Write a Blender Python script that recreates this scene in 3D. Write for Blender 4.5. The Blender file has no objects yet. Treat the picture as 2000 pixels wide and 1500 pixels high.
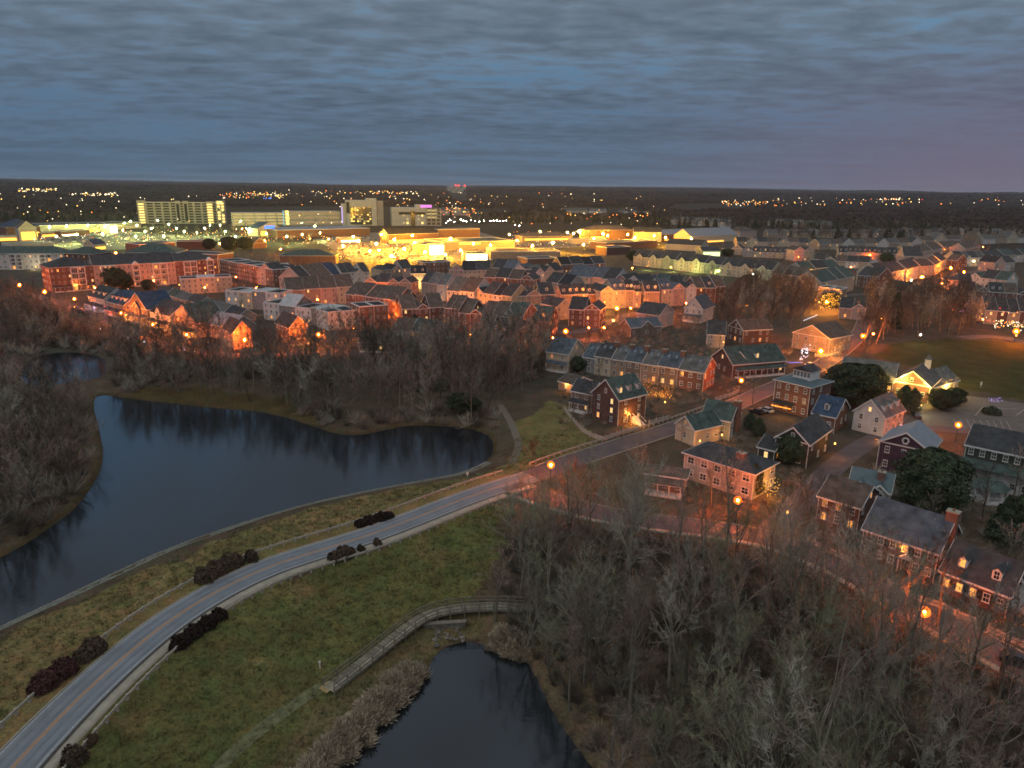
import bpy, math, random
import numpy as np
from mathutils import Vector, Matrix

# ------------------------------------------------------------------ camera, sky, light, exposure
H_CAM = 60.0
F_PX = 1388.0
PITCH = math.radians(15.45)
ROLL = math.radians(0.745)
sc = bpy.context.scene
cam_d = bpy.data.cameras.new('camera')
cam = bpy.data.objects.new('camera', cam_d)
sc.collection.objects.link(cam)
sc.camera = cam
cam_d.sensor_width = 36.0
cam_d.lens = 36.0 * F_PX / 2000.0
cam_d.clip_start = 0.5
cam_d.clip_end = 60000.0
cf = Vector((0, math.cos(PITCH), -math.sin(PITCH)))
r0 = Vector((1, 0, 0))
u0 = Vector((0, math.sin(PITCH), math.cos(PITCH)))
cr = r0 * math.cos(ROLL) + u0 * math.sin(ROLL)
cu = -r0 * math.sin(ROLL) + u0 * math.cos(ROLL)
M = Matrix(((cr.x, cu.x, -cf.x, 0), (cr.y, cu.y, -cf.y, 0), (cr.z, cu.z, -cf.z, H_CAM), (0, 0, 0, 1)))
cam.matrix_world = M

sc.view_settings.view_transform = 'Standard'
sc.view_settings.look = 'None'
sc.view_settings.gamma = 1.0
sc.view_settings.use_curve_mapping = False
sc.view_settings.exposure = 0.3
sc.cycles.use_denoising = True
sc.cycles.use_light_tree = True
sc.cycles.max_bounces = 4
sc.cycles.diffuse_bounces = 2
sc.cycles.glossy_bounces = 2
sc.cycles.transmission_bounces = 2
sc.cycles.transparent_max_bounces = 4
sc.cycles.sample_clamp_indirect = 2.0
sc.cycles.sample_clamp_direct = 0.0
sc.cycles.caustics_reflective = False
sc.cycles.caustics_refractive = False
sc.cycles.filter_width = 1.7

SUN_EL = math.radians(24.0)
SUN_ROT = math.radians(215.0)      # dusk glow comes from behind the camera, a little to the left

world = bpy.data.worlds.new('World')
sc.world = world
world.use_nodes = True
nt = world.node_tree
nt.nodes.clear()
def N(t, kind, **kw):
    n = t.nodes.new(kind)
    for k, v in kw.items():
        setattr(n, k, v)
    return n
def lk(t, a, b):
    t.links.new(a, b)
def mathn(t, op, a, b=None, clamp=False):
    n = t.nodes.new('ShaderNodeMath'); n.operation = op; n.use_clamp = clamp
    for i, v in enumerate((a, b)):
        if v is None: continue
        if isinstance(v, (int, float)): n.inputs[i].default_value = v
        else: t.links.new(v, n.inputs[i])
    return n.outputs[0]
def mixc(t, fac, a, b, mode='MIX'):
    n = t.nodes.new('ShaderNodeMix'); n.data_type = 'RGBA'; n.blend_type = mode
    for i, v in ((0, fac), (6, a), (7, b)):
        if isinstance(v, (int, float)): n.inputs[i].default_value = v
        elif isinstance(v, tuple): n.inputs[i].default_value = (v[0], v[1], v[2], 1)
        else: t.links.new(v, n.inputs[i])
    return n.outputs[2]
def ramp(t, fac, stops):
    n = t.nodes.new('ShaderNodeValToRGB')
    e = n.color_ramp.elements
    while len(e) < len(stops): e.new(0.5)
    for i, (p, c) in enumerate(stops):
        e[i].position = p
        e[i].color = (c, c, c, 1) if isinstance(c, (int, float)) else (c[0], c[1], c[2], 1)
    t.links.new(fac, n.inputs[0])
    return n.outputs[0]

tc = N(nt, 'ShaderNodeTexCoord')
sep = N(nt, 'ShaderNodeSeparateXYZ'); lk(nt, tc.outputs['Generated'], sep.inputs[0])
zc = mathn(nt, 'MAXIMUM', sep.outputs[2], 0.0)
den = mathn(nt, 'ADD', zc, 0.055)
px_ = mathn(nt, 'DIVIDE', sep.outputs[0], den)
py_ = mathn(nt, 'DIVIDE', sep.outputs[1], den)
comb = N(nt, 'ShaderNodeCombineXYZ'); lk(nt, px_, comb.inputs[0]); lk(nt, py_, comb.inputs[1])
# clear twilight sky: dark blue haze at the horizon, brighter blue higher up
clear = ramp(nt, zc, [(0.0, (0.066, 0.122, 0.190)), (0.10, (0.066, 0.132, 0.215)), (0.24, (0.100, 0.225, 0.36)), (0.7, (0.24, 0.36, 0.48)), (1.0, (0.26, 0.38, 0.50))])
cloudc = ramp(nt, zc, [(0.0, (0.058, 0.105, 0.165)), (0.08, (0.068, 0.112, 0.170)), (0.22, (0.115, 0.156, 0.204)), (0.7, (0.29, 0.30, 0.31)), (1.0, (0.31, 0.32, 0.33))])
mp1 = N(nt, 'ShaderNodeMapping'); lk(nt, comb.outputs[0], mp1.inputs[0])
mp1.inputs['Scale'].default_value = (0.80, 1.1, 1.0)
mp1.inputs['Rotation'].default_value = (0, 0, math.radians(-6))
n1 = N(nt, 'ShaderNodeTexNoise'); lk(nt, mp1.outputs[0], n1.inputs[0])
n1.inputs['Scale'].default_value = 4.3; n1.inputs['Detail'].default_value = 6.5; n1.inputs['Roughness'].default_value = 0.55
n1.inputs['Distortion'].default_value = 0.25
mp2 = N(nt, 'ShaderNodeMapping'); lk(nt, comb.outputs[0], mp2.inputs[0])
mp2.inputs['Scale'].default_value = (0.42, 0.75, 1.0); mp2.inputs['Location'].default_value = (3.1, 1.7, 0)
n2 = N(nt, 'ShaderNodeTexNoise'); lk(nt, mp2.outputs[0], n2.inputs[0])
n2.inputs['Scale'].default_value = 1.0; n2.inputs['Detail'].default_value = 5.0
cs = mathn(nt, 'ADD', mathn(nt, 'MULTIPLY', n1.outputs[0], 0.52), mathn(nt, 'MULTIPLY', n2.outputs[0], 0.54))
cover = ramp(nt, cs, [(0.40, 0.0), (0.47, 0.7), (0.54, 1.0)])
# lighter lit edges of the cloud rolls
shade = ramp(nt, n1.outputs[0], [(0.32, 1.28), (0.48, 1.06), (0.66, 0.82)])
fade = mathn(nt, 'MULTIPLY', zc, 9.0, True)
shade2 = mixc(nt, fade, (0.98, 0.98, 0.98), shade)
big = ramp(nt, n2.outputs[0], [(0.36, 1.14), (0.62, 0.86)])
cloud2 = mixc(nt, 1.0, mixc(nt, 1.0, cloudc, shade2, 'MULTIPLY'), big, 'MULTIPLY')
sky = mixc(nt, cover, clear, cloud2)
# mauve dusk tint low in the sky towards the right (azimuth of +x)
az = mathn(nt, 'MULTIPLY', mathn(nt, 'SUBTRACT', sep.outputs[0], 0.10), 2.4, True)
low = mathn(nt, 'SUBTRACT', 1.0, mathn(nt, 'MULTIPLY', zc, 5.5), True)
tint = mathn(nt, 'MULTIPLY', az, low)
sky = mixc(nt, mathn(nt, 'MULTIPLY', tint, 0.92), sky, (0.140, 0.112, 0.160))
nish = N(nt, 'ShaderNodeTexSky', sky_type='NISHITA')
nish.sun_disc = False
nish.sun_elevation = math.radians(-3.0)
nish.sun_rotation = SUN_ROT
nish.altitude = 60
bg1 = N(nt, 'ShaderNodeBackground'); lk(nt, nish.outputs[0], bg1.inputs[0]); bg1.inputs[1].default_value = 0.05
bg2 = N(nt, 'ShaderNodeBackground'); lk(nt, sky, bg2.inputs[0]); bg2.inputs[1].default_value = 1.06
addn = N(nt, 'ShaderNodeAddShader'); lk(nt, bg1.outputs[0], addn.inputs[0]); lk(nt, bg2.outputs[0], addn.inputs[1])
wo = N(nt, 'ShaderNodeOutputWorld'); lk(nt, addn.outputs[0], wo.inputs[0])

sun_d = bpy.data.lights.new('sun', 'SUN')
sun_d.energy = 0.5
sun_d.angle = math.radians(70)
sun_d.color = (1.0, 0.93, 0.86)
sun = bpy.data.objects.new('sun', sun_d)
sc.collection.objects.link(sun)
sdir = Vector((math.sin(SUN_ROT) * math.cos(SUN_EL + 0.5), math.cos(SUN_ROT) * math.cos(SUN_EL + 0.5), math.sin(SUN_EL + 0.5)))
sun.rotation_euler = sdir.to_track_quat('Z', 'Y').to_euler()
sun.location = (0, -50, 120)

# ------------------------------------------------------------------ helpers
rng = np.random.default_rng(7)
rnd = random.Random(11)
COL = sc.collection

def ray(px, py):
    d = cf * F_PX + cr * (px - 1000.0) + cu * (750.0 - py)
    return d
def atz(px, py, z=0.0):
    """the point of the place that the photograph shows at that pixel, on the level z"""
    d = ray(px, py)
    t = (z - H_CAM) / d.z
    return Vector((d.x * t, d.y * t, z))
def to_px(x, y, z):
    v = np.stack([np.asarray(x, float), np.asarray(y, float), np.asarray(z, float) - H_CAM], -1)
    dx = v @ np.array(cr); dy = v @ np.array(cu); dz = v @ np.array(cf)
    dz = np.where(dz < 1, 1, dz)
    return 1000 + F_PX * dx / dz, 750 - F_PX * dy / dz

def tag(o, label=None, cat=None, group=None, kind=None):
    if label: o['label'] = label
    if cat: o['category'] = cat
    if group: o['group'] = group
    if kind: o['kind'] = kind
    return o
def link(name, mesh, parent=None, loc=None, rz=0.0, scale=None):
    o = bpy.data.objects.new(name, mesh)
    COL.objects.link(o)
    if parent is not None: o.parent = parent
    if loc is not None: o.location = loc
    if rz: o.rotation_euler = (0, 0, rz)
    if scale is not None: o.scale = scale
    return o
def empty(name, loc=(0, 0, 0), rz=0.0):
    o = bpy.data.objects.new(name, None)
    o.empty_display_size = 0.5
    COL.objects.link(o)
    o.location = loc
    o.rotation_euler = (0, 0, rz)
    return o

class MB:
    def __init__(s):
        s.v = []; s.f = []; s.m = []
    def add(s, vs, fs, mi=0):
        b = len(s.v)
        s.v.extend([tuple(p) for p in vs])
        for f in fs:
            s.f.append(tuple(b + i for i in f)); s.m.append(mi)
    def box(s, x0, x1, y0, y1, z0, z1, mi=0):
        s.add([(x0,y0,z0),(x1,y0,z0),(x1,y1,z0),(x0,y1,z0),(x0,y0,z1),(x1,y0,z1),(x1,y1,z1),(x0,y1,z1)],
              [(0,3,2,1),(4,5,6,7),(0,1,5,4),(1,2,6,5),(2,3,7,6),(3,0,4,7)], mi)
    def bar(s, a, b, r, mi=0, up=(0, 0, 1), r2=None):
        a = Vector(a); b = Vector(b); d = (b - a).normalized()
        u = Vector(up)
        if abs(d.dot(u)) > 0.95: u = Vector((1, 0, 0))
        x = d.cross(u).normalized(); y = x.cross(d)
        r2 = r2 or r
        vs = [a - x*r - y*r2, a + x*r - y*r2, a + x*r + y*r2, a - x*r + y*r2, b - x*r - y*r2, b + x*r - y*r2, b + x*r + y*r2, b - x*r + y*r2]
        s.add(vs, [(0,3,2,1),(4,5,6,7),(0,1,5,4),(1,2,6,5),(2,3,7,6),(3,0,4,7)], mi)
    def cyl(s, c, r0_, r1_, z0, z1, n=8, mi=0):
        vs = []
        for z, r in ((z0, r0_), (z1, r1_)):
            for i in range(n):
                a = 2*math.pi*i/n
                vs.append((c[0]+r*math.cos(a), c[1]+r*math.sin(a), z))
        fs = [(i, (i+1) % n, n+(i+1) % n, n+i) for i in range(n)] + [tuple(range(n))[::-1], tuple(range(n, 2*n))]
        s.add(vs, fs, mi)
    def extr(s, prof, axis, a, b, mi=0):
        """closed profile (list of 2D points) extruded along 'x' or 'y' between a and b"""
        n = len(prof)
        if axis == 'x': vs = [(a, p, q) for p, q in prof] + [(b, p, q) for p, q in prof]
        else: vs = [(p, a, q) for p, q in prof] + [(p, b, q) for p, q in prof]
        fs = [(i, (i+1) % n, n+(i+1) % n, n+i) for i in range(n)] + [tuple(range(n))[::-1], tuple(range(n, 2*n))]
        s.add(vs, fs, mi)
    def mesh(s, name, mats, smooth=False):
        me = bpy.data.meshes.new(name)
        me.from_pydata(s.v, [], s.f)
        for m in (mats if isinstance(mats, (list, tuple)) else [mats]): me.materials.append(m)
        if any(s.m): me.polygons.foreach_set('material_index', s.m)
        if smooth: me.polygons.foreach_set('use_smooth', [True]*len(s.f))
        me.update()
        return me
    def build(s, name, mats, parent=None, loc=None, rz=0.0, smooth=False):
        return link(name, s.mesh(name, mats, smooth), parent, loc, rz)

def np_mesh(name, V, F, mats, midx=None, smooth=False):
    """V (n,3), F (m,k) with constant k"""
    me = bpy.data.meshes.new(name)
    V = np.asarray(V, np.float32); F = np.asarray(F, np.int32)
    k = F.shape[1]
    me.vertices.add(len(V)); me.vertices.foreach_set('co', V.ravel())
    me.loops.add(F.size); me.loops.foreach_set('vertex_index', F.ravel())
    me.polygons.add(len(F))
    me.polygons.foreach_set('loop_start', np.arange(len(F), dtype=np.int32) * k)
    me.polygons.foreach_set('loop_total', np.full(len(F), k, np.int32))
    for m in (mats if isinstance(mats, (list, tuple)) else [mats]): me.materials.append(m)
    if midx is not None: me.polygons.foreach_set('material_index', np.asarray(midx, np.int32))
    if smooth: me.polygons.foreach_set('use_smooth', np.ones(len(F), bool))
    me.update(calc_edges=True)
    me.validate()
    return me

# ------------------------------------------------------------------ materials
MATS = {}
def mat(name, col, rough=0.8, var=0.25, scale=1.5, bump=0.0, spec=0.3, col2=None, stripes=None, metal=0.0, coords='Object', perobj=0.0, bscale=None, detail=4.0):
    if name in MATS: return MATS[name]
    m = bpy.data.materials.new(name); m.use_nodes = True
    t = m.node_tree
    b = t.nodes['Principled BSDF']
    b.inputs['Roughness'].default_value = rough
    b.inputs['Specular IOR Level'].default_value = spec
    b.inputs['Metallic'].default_value = metal
    tcx = N(t, 'ShaderNodeTexCoord')
    nz = N(t, 'ShaderNodeTexNoise'); lk(t, tcx.outputs[coords], nz.inputs[0])
    nz.inputs['Scale'].default_value = scale; nz.inputs['Detail'].default_value = detail; nz.inputs['Roughness'].default_value = 0.6
    lo = tuple(c * (1 - var) for c in col); hi = tuple(min(1, c * (1 + var)) for c in (col2 or col))
    c = ramp(t, nz.outputs[0], [(0.32, lo), (0.68, hi)])
    if stripes:                       # courses of siding or shingles: (axis scale, strength)
        wv = N(t, 'ShaderNodeTexWave', wave_type='BANDS', bands_direction='Z', wave_profile='SAW')
        lk(t, tcx.outputs['Object'], wv.inputs[0]); wv.inputs['Scale'].default_value = stripes[0]
        wv.inputs['Distortion'].default_value = 0.0
        f = ramp(t, wv.outputs[1], [(0.0, 1.0 - stripes[1]), (0.35, 1.0)])
        c = mixc(t, 1.0, c, f, 'MULTIPLY')
    if perobj:
        oi = N(t, 'ShaderNodeObjectInfo')
        f = ramp(t, oi.outputs['Random'], [(0.0, 1 - perobj), (1.0, 1 + perobj)])
        c = mixc(t, 1.0, c, f, 'MULTIPLY')
    lk(t, c, b.inputs['Base Color'])
    if bump:
        bn = N(t, 'ShaderNodeBump'); bn.inputs['Strength'].default_value = bump
        nb = N(t, 'ShaderNodeTexNoise'); lk(t, tcx.outputs[coords], nb.inputs[0]); nb.inputs['Scale'].default_value = bscale or scale * 4; nb.inputs['Detail'].default_value = 5
        lk(t, nb.outputs[0], bn.inputs['Height']); lk(t, bn.outputs[0], b.inputs['Normal'])
    MATS[name] = m
    return m
def emit(name, col, strength, sample='NONE'):
    if name in MATS: return MATS[name]
    m = bpy.data.materials.new(name); m.use_nodes = True
    t = m.node_tree; t.nodes.clear()
    e = N(t, 'ShaderNodeEmission'); e.inputs[0].default_value = (*col, 1); e.inputs[1].default_value = strength
    o = N(t, 'ShaderNodeOutputMaterial'); lk(t, e.outputs[0], o.inputs[0])
    try: m.cycles.emission_sampling = sample
    except Exception: pass
    MATS[name] = m
    return m
def brick_mat(name, c1, c2, mortar, perobj=0.0):
    if name in MATS: return MATS[name]
    m = bpy.data.materials.new(name); m.use_nodes = True
    t = m.node_tree; b = t.nodes['Principled BSDF']; b.inputs['Roughness'].default_value = 0.85; b.inputs['Specular IOR Level'].default_value = 0.2
    tcx = N(t, 'ShaderNodeTexCoord'); s = N(t, 'ShaderNodeSeparateXYZ'); lk(t, tcx.outputs['Object'], s.inputs[0])
    cb = N(t, 'ShaderNodeCombineXYZ'); lk(t, mathn(t, 'ADD', s.outputs[0], s.outputs[1]), cb.inputs[0]); lk(t, s.outputs[2], cb.inputs[1])
    br = N(t, 'ShaderNodeTexBrick'); lk(t, cb.outputs[0], br.inputs[0])
    br.inputs['Scale'].default_value = 3.6; br.inputs['Mortar Size'].default_value = 0.03
    br.inputs['Color1'].default_value = (*c1, 1); br.inputs['Color2'].default_value = (*c2, 1); br.inputs['Mortar'].default_value = (*mortar, 1)
    nz = N(t, 'ShaderNodeTexNoise'); lk(t, tcx.outputs['Object'], nz.inputs[0]); nz.inputs['Scale'].default_value = 0.7; nz.inputs['Detail'].default_value = 5
    c = mixc(t, 1.0, br.outputs[0], ramp(t, nz.outputs[0], [(0.3, 0.7), (0.7, 1.15)]), 'MULTIPLY')
    lk(t, c, b.inputs['Base Color'])
    MATS[name] = m
    return m
def glass_mat(name, col, rough=0.08):
    m = mat(name, col, rough, var=0.4, scale=0.8, spec=0.8)
    return m

WALL = {
 'white': mat('white_siding', (0.62, 0.60, 0.57), 0.7, 0.12, 0.6, stripes=(2.6, 0.22), perobj=0.08),
 'cream': mat('cream_siding', (0.52, 0.45, 0.33), 0.7, 0.12, 0.6, stripes=(2.6, 0.22), perobj=0.1),
 'pink': mat('pale_pink_siding', (0.50, 0.38, 0.33), 0.7, 0.12, 0.6, stripes=(2.6, 0.22), perobj=0.1),
 'tan': mat('tan_siding', (0.36, 0.28, 0.21), 0.75, 0.14, 0.6, stripes=(2.6, 0.25), perobj=0.12),
 'grey': mat('grey_siding', (0.27, 0.27, 0.26), 0.75, 0.14, 0.6, stripes=(2.6, 0.25), perobj=0.12),
 'pale green': mat('pale_green_siding', (0.33, 0.37, 0.27), 0.75, 0.12, 0.6, stripes=(2.6, 0.25)),
 'taupe': mat('taupe_siding', (0.20, 0.165, 0.135), 0.75, 0.15, 0.6, stripes=(2.6, 0.25)),
 'dark green': mat('dark_green_siding', (0.052, 0.060, 0.045), 0.75, 0.2, 0.6, stripes=(2.6, 0.25)),
 'purple': mat('dark_purple_siding', (0.070, 0.042, 0.062), 0.75, 0.2, 0.6, stripes=(2.6, 0.25)),
 'brick': brick_mat('red_brick', (0.21, 0.088, 0.058), (0.155, 0.065, 0.047), (0.26, 0.2, 0.16)),
 'brown brick': brick_mat('brown_brick', (0.14, 0.065, 0.048), (0.10, 0.05, 0.04), (0.18, 0.14, 0.12)),
 'stucco': mat('pale_stucco', (0.42, 0.37, 0.32), 0.85, 0.15, 0.8, bump=0.1),
 'blue grey': mat('blue_grey_siding', (0.22, 0.25, 0.27), 0.75, 0.14, 0.6, stripes=(2.6, 0.25)),
 'concrete': mat('pale_concrete', (0.46, 0.41, 0.33), 0.85, 0.14, 0.15),
}
def roofm(n, c): return mat(n, c, 0.85, 0.42, 0.55, bump=0.15, stripes=(3.2, 0.28), perobj=0.12, bscale=6)
ROOF = {
 'dark grey': roofm('dark_grey_shingle', (0.050, 0.053, 0.056)),
 'slate blue': roofm('slate_blue_shingle', (0.085, 0.105, 0.125)),
 'brown': roofm('brown_shingle', (0.105, 0.082, 0.066)),
 'green': roofm('green_shingle', (0.060, 0.088, 0.078)),
 'blue': roofm('blue_shingle', (0.035, 0.058, 0.10)),
 'pale metal': mat('pale_metal_roof', (0.20, 0.22, 0.25), 0.5, 0.15, 0.7, spec=0.5),
 'black': roofm('black_shingle', (0.028, 0.029, 0.032)),
 'teal': mat('teal_metal_roof', (0.085, 0.125, 0.14), 0.55, 0.15, 0.7, spec=0.4),
 'white': mat('white_membrane_roof', (0.42, 0.43, 0.44), 0.7, 0.2, 0.5),
 'grey': roofm('mid_grey_shingle', (0.115, 0.115, 0.11)),
}
TRIM = mat('white_trim_paint', (0.70, 0.68, 0.65), 0.6, 0.1, 1.0)
DARKTRIM = mat('dark_trim_paint', (0.03, 0.032, 0.03), 0.6, 0.1, 1.0)
G_DARK = glass_mat('dark_window_glass', (0.020, 0.024, 0.030))
G_LIT = emit('warm_lit_window', (1.0, 0.36, 0.06), 1.6)
G_LIT2 = emit('pale_lit_window', (1.0, 0.58, 0.18), 1.4)
G_DIM = emit('dim_lit_window', (1.0, 0.36, 0.08), 0.45)
WOODG = mat('weathered_wood', (0.20, 0.175, 0.14), 0.85, 0.3, 2.0, coords='Object')
METAL = mat('dark_metal', (0.03, 0.03, 0.03), 0.5, 0.2, 2.0, spec=0.5)
# ------------------------------------------------------------------ the lie of the land
Z_LAKE, Z_POND = -2.5, -7.0
def poly_at(pts, z): return np.array([[atz(x, y, z).x, atz(x, y, z).y] for x, y in pts])
LAKE_NEAR = [(-260,1345),(-120,1283),(0,1225),(100,1178),(200,1130),(330,1070),(470,1022),(600,984),(720,958),(830,938),(900,925),(945,905)]
LAKE = poly_at(LAKE_NEAR + [(962,888),(966,866),(952,848),(915,836),(850,831),(790,831),(745,842),(700,850),(660,849),(610,832),(560,815),(500,803),(420,797),(350,790),(280,782),(230,775),(190,769),
    (180,790),(193,840),(203,890),(190,935),(150,990),(110,1022),(50,1062),(0,1090),(-120,1130),(-260,1180)], Z_LAKE)
COVE = poly_at([(52,706),(75,694),(120,687),(165,690),(202,697),(210,715),(205,735),(150,748),(60,758),(35,740)], Z_LAKE)
POND = poly_at([(560,1640),(640,1535),(700,1455),(762,1395),(815,1335),(838,1300),(850,1278),(870,1262),(905,1252),(950,1258),(990,1276),(1030,1290),(1052,1330),(1085,1400),(1130,1460),(1180,1530),(1240,1640)], Z_POND)

def chaikin(P, n=2, closed=True):
    P = np.asarray(P, float)
    for _ in range(n):
        Q = np.roll(P, -1, 0) if closed else P[1:]
        A = P if closed else P[:-1]
        R = np.empty((len(A)*2, P.shape[1])); R[0::2] = A*.75+Q*.25; R[1::2] = A*.25+Q*.75
        if not closed: R = np.vstack([P[:1], R, P[-1:]])
        P = R
    return P
LAKE = chaikin(LAKE, 1); COVE = chaikin(COVE, 1); POND = chaikin(POND, 1)
def seg_dist(X, Y, P, closed=True):
    d = np.full(X.shape, 1e9)
    n = len(P)
    for i in range(n if closed else n-1):
        a = P[i]; b = P[(i+1) % n]; ab = b-a; L = ab @ ab + 1e-9
        t = np.clip(((X-a[0])*ab[0] + (Y-a[1])*ab[1]) / L, 0, 1)
        d = np.minimum(d, (X-a[0]-t*ab[0])**2 + (Y-a[1]-t*ab[1])**2)
    return np.sqrt(d)
def inside(X, Y, P):
    c = np.zeros(X.shape, bool); n = len(P)
    for i in range(n):
        a = P[i]; b = P[(i+1) % n]
        cond = ((a[1] > Y) != (b[1] > Y))
        with np.errstate(divide='ignore', invalid='ignore'):
            xi = (b[0]-a[0]) * (Y-a[1]) / (b[1]-a[1] + 1e-12) + a[0]
        c ^= cond & (X < xi)
    return c
def sdist(X, Y, P):
    d = seg_dist(X, Y, P)
    return np.where(inside(X, Y, P), -d, d)
def vnoise(X, Y, s, seed=0):
    """smooth value noise in 0..1"""
    r = np.random.default_rng(100 + seed).random((64, 64))
    x = X / s; y = Y / s
    xi = np.floor(x).astype(int); yi = np.floor(y).astype(int); fx = x-xi; fy = y-yi
    fx = fx*fx*(3-2*fx); fy = fy*fy*(3-2*fy)
    g = lambda a, b: r[a % 64, b % 64]
    return (g(xi,yi)*(1-fx)+g(xi+1,yi)*fx)*(1-fy) + (g(xi,yi+1)*(1-fx)+g(xi+1,yi+1)*fx)*fy

ROAD_C = [(-150,1720),(-60,1600),(27,1495),(100,1418),(170,1348),(250,1276),(330,1212),(420,1156),(520,1108),(620,1076),(720,1046),(820,1008),(900,976),(975,950),(1040,930)]
ROAD = chaikin(poly_at(ROAD_C, 0.0), 3, False)
CROSS = chaikin(poly_at([(1040,930),(1110,902),(1200,873),(1310,838),(1400,806),(1470,775),(1530,748),(1590,722),(1625,700),(1660,672),(1682,650),(1690,625)], 0.0), 2, False)
LANE = chaikin(poly_at([(1000,948),(1060,972),(1180,1005),(1300,1022),(1420,1035),(1530,1058),(1640,1105),(1740,1160),(1840,1215),(1940,1270),(2080,1345)], 0.0), 2, False)
ALLEY = chaikin(poly_at([(1500,1045),(1560,985),(1615,925),(1660,885),(1720,850),(1800,835),(1900,842),(2060,860)], 0.0), 2, False)
ALLFLAT = [ROAD, CROSS, LANE, ALLEY]

def land(X, Y, fine=True):
    X = np.asarray(X, float); Y = np.asarray(Y, float)
    dl = np.minimum(sdist(X, Y, LAKE), sdist(X, Y, COVE))
    dp = sdist(X, Y, POND)
    hl = np.where(dl > 0, Z_LAKE + 0.05 + np.minimum(dl*0.5, 0.5) + np.clip(dl-1, 0, 99)*0.16, Z_LAKE + np.maximum(dl*0.35, -2))
    hp = np.where(dp > 0, Z_POND + 0.05 + np.minimum(dp*0.5, 0.6) + np.clip(dp-1, 0, 99)*0.23, Z_POND + np.maximum(dp*0.35, -2))
    h = np.minimum(np.minimum(hl, hp), 0.0)
    h = h + (vnoise(X, Y, 9, 1)-0.5)*0.5*np.clip(-h/3, 0, 1)*(np.minimum(dl, dp) > 2)
    d = seg_dist(X, Y, ROAD[::2], False)
    for R_ in ALLFLAT[1:]: d = np.minimum(d, seg_dist(X, Y, R_[::2], False))
    w = np.clip((d-5.2)/5.0, 0, 1); w = w*w*(3-2*w)
    h = np.where(dl < 1.2, h, h*w)
    r = np.hypot(X, Y)
    hills = np.clip((r-1100)/7500, 0, 1)
    h = h + hills*(16 + 30*vnoise(X+5000, Y*1.0+9000, 900, 2) + 26*vnoise(X+15000, Y+9000, 2300, 3)*hills) - 2.2*np.clip((r-950)/300, 0, 1)
    return h
# a coarse table of heights makes the ray search quick
_gx = np.arange(-260, 262, 2.0); _gy = np.arange(20, 442, 2.0)
_GX, _GY = np.meshgrid(_gx, _gy); _GZ = land(_GX, _GY)
def far_h(x, y):
    X = np.array([x], float); Y = np.array([y], float); r = np.hypot(X, Y)
    hills = np.clip((r-1100)/7500, 0, 1)
    h = hills*(16 + 30*vnoise(X+5000, Y*1.0+9000, 900, 2) + 26*vnoise(X+15000, Y+9000, 2300, 3)*hills) - 2.2*np.clip((r-950)/300, 0, 1)
    return float(h[0])
def zland(x, y):
    if -258 < x < 256 and 22 < y < 438:
        fx = (x+260)/2; fy = (y-20)/2; i = int(fx); j = int(fy); fx -= i; fy -= j
        return float((_GZ[j, i]*(1-fx)+_GZ[j, i+1]*fx)*(1-fy)+(_GZ[j+1, i]*(1-fx)+_GZ[j+1, i+1]*fx)*fy)
    r = math.hypot(x, y)
    if r < 420: return float(land(np.array([x]), np.array([y]))[0])
    return 0.0 if r < 900 else far_h(x, y)
def at(px, py, dz=0.0):
    """the point on the ground that the photograph shows at that pixel"""
    z = 0.0
    for _ in range(9):
        p = atz(px, py, z + dz)
        zn = zland(p.x, p.y)
        if abs(zn-z) < .01: break
        z = z + (zn - z)*0.7
    return Vector((p.x, p.y, z))

# land cover (what grows or lies there)
def P0(pts, z=0.0): return poly_at(pts, z)
LAWN = P0([(-300,1560),(170,1300),(330,1225),(640,1100),(800,1040),(960,985),(1010,1010),(960,1060),(950,1130),(930,1210),(860,1290),(760,1400),(660,1540),(560,1900),(-300,2200)])
STRIP = P0([(-300,1400),(0,1225),(470,1022),(720,958),(900,925),(1000,905),(1060,900),(1000,945),(820,1008),(520,1108),(330,1212),(100,1418),(-300,1800)])
KNOLL = P0([(985,885),(1010,820),(1060,790),(1090,785),(1110,800),(1140,840),(1180,862),(1100,895),(1040,912),(1000,905)])
FIELD = P0([(1700,690),(1760,668),(1850,662),(2100,678),(2100,800),(1960,775),(1870,760),(1800,725)])
WOODBANK = P0([(215,772),(300,752),(420,758),(560,775),(640,800),(600,830),(420,800)])

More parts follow.
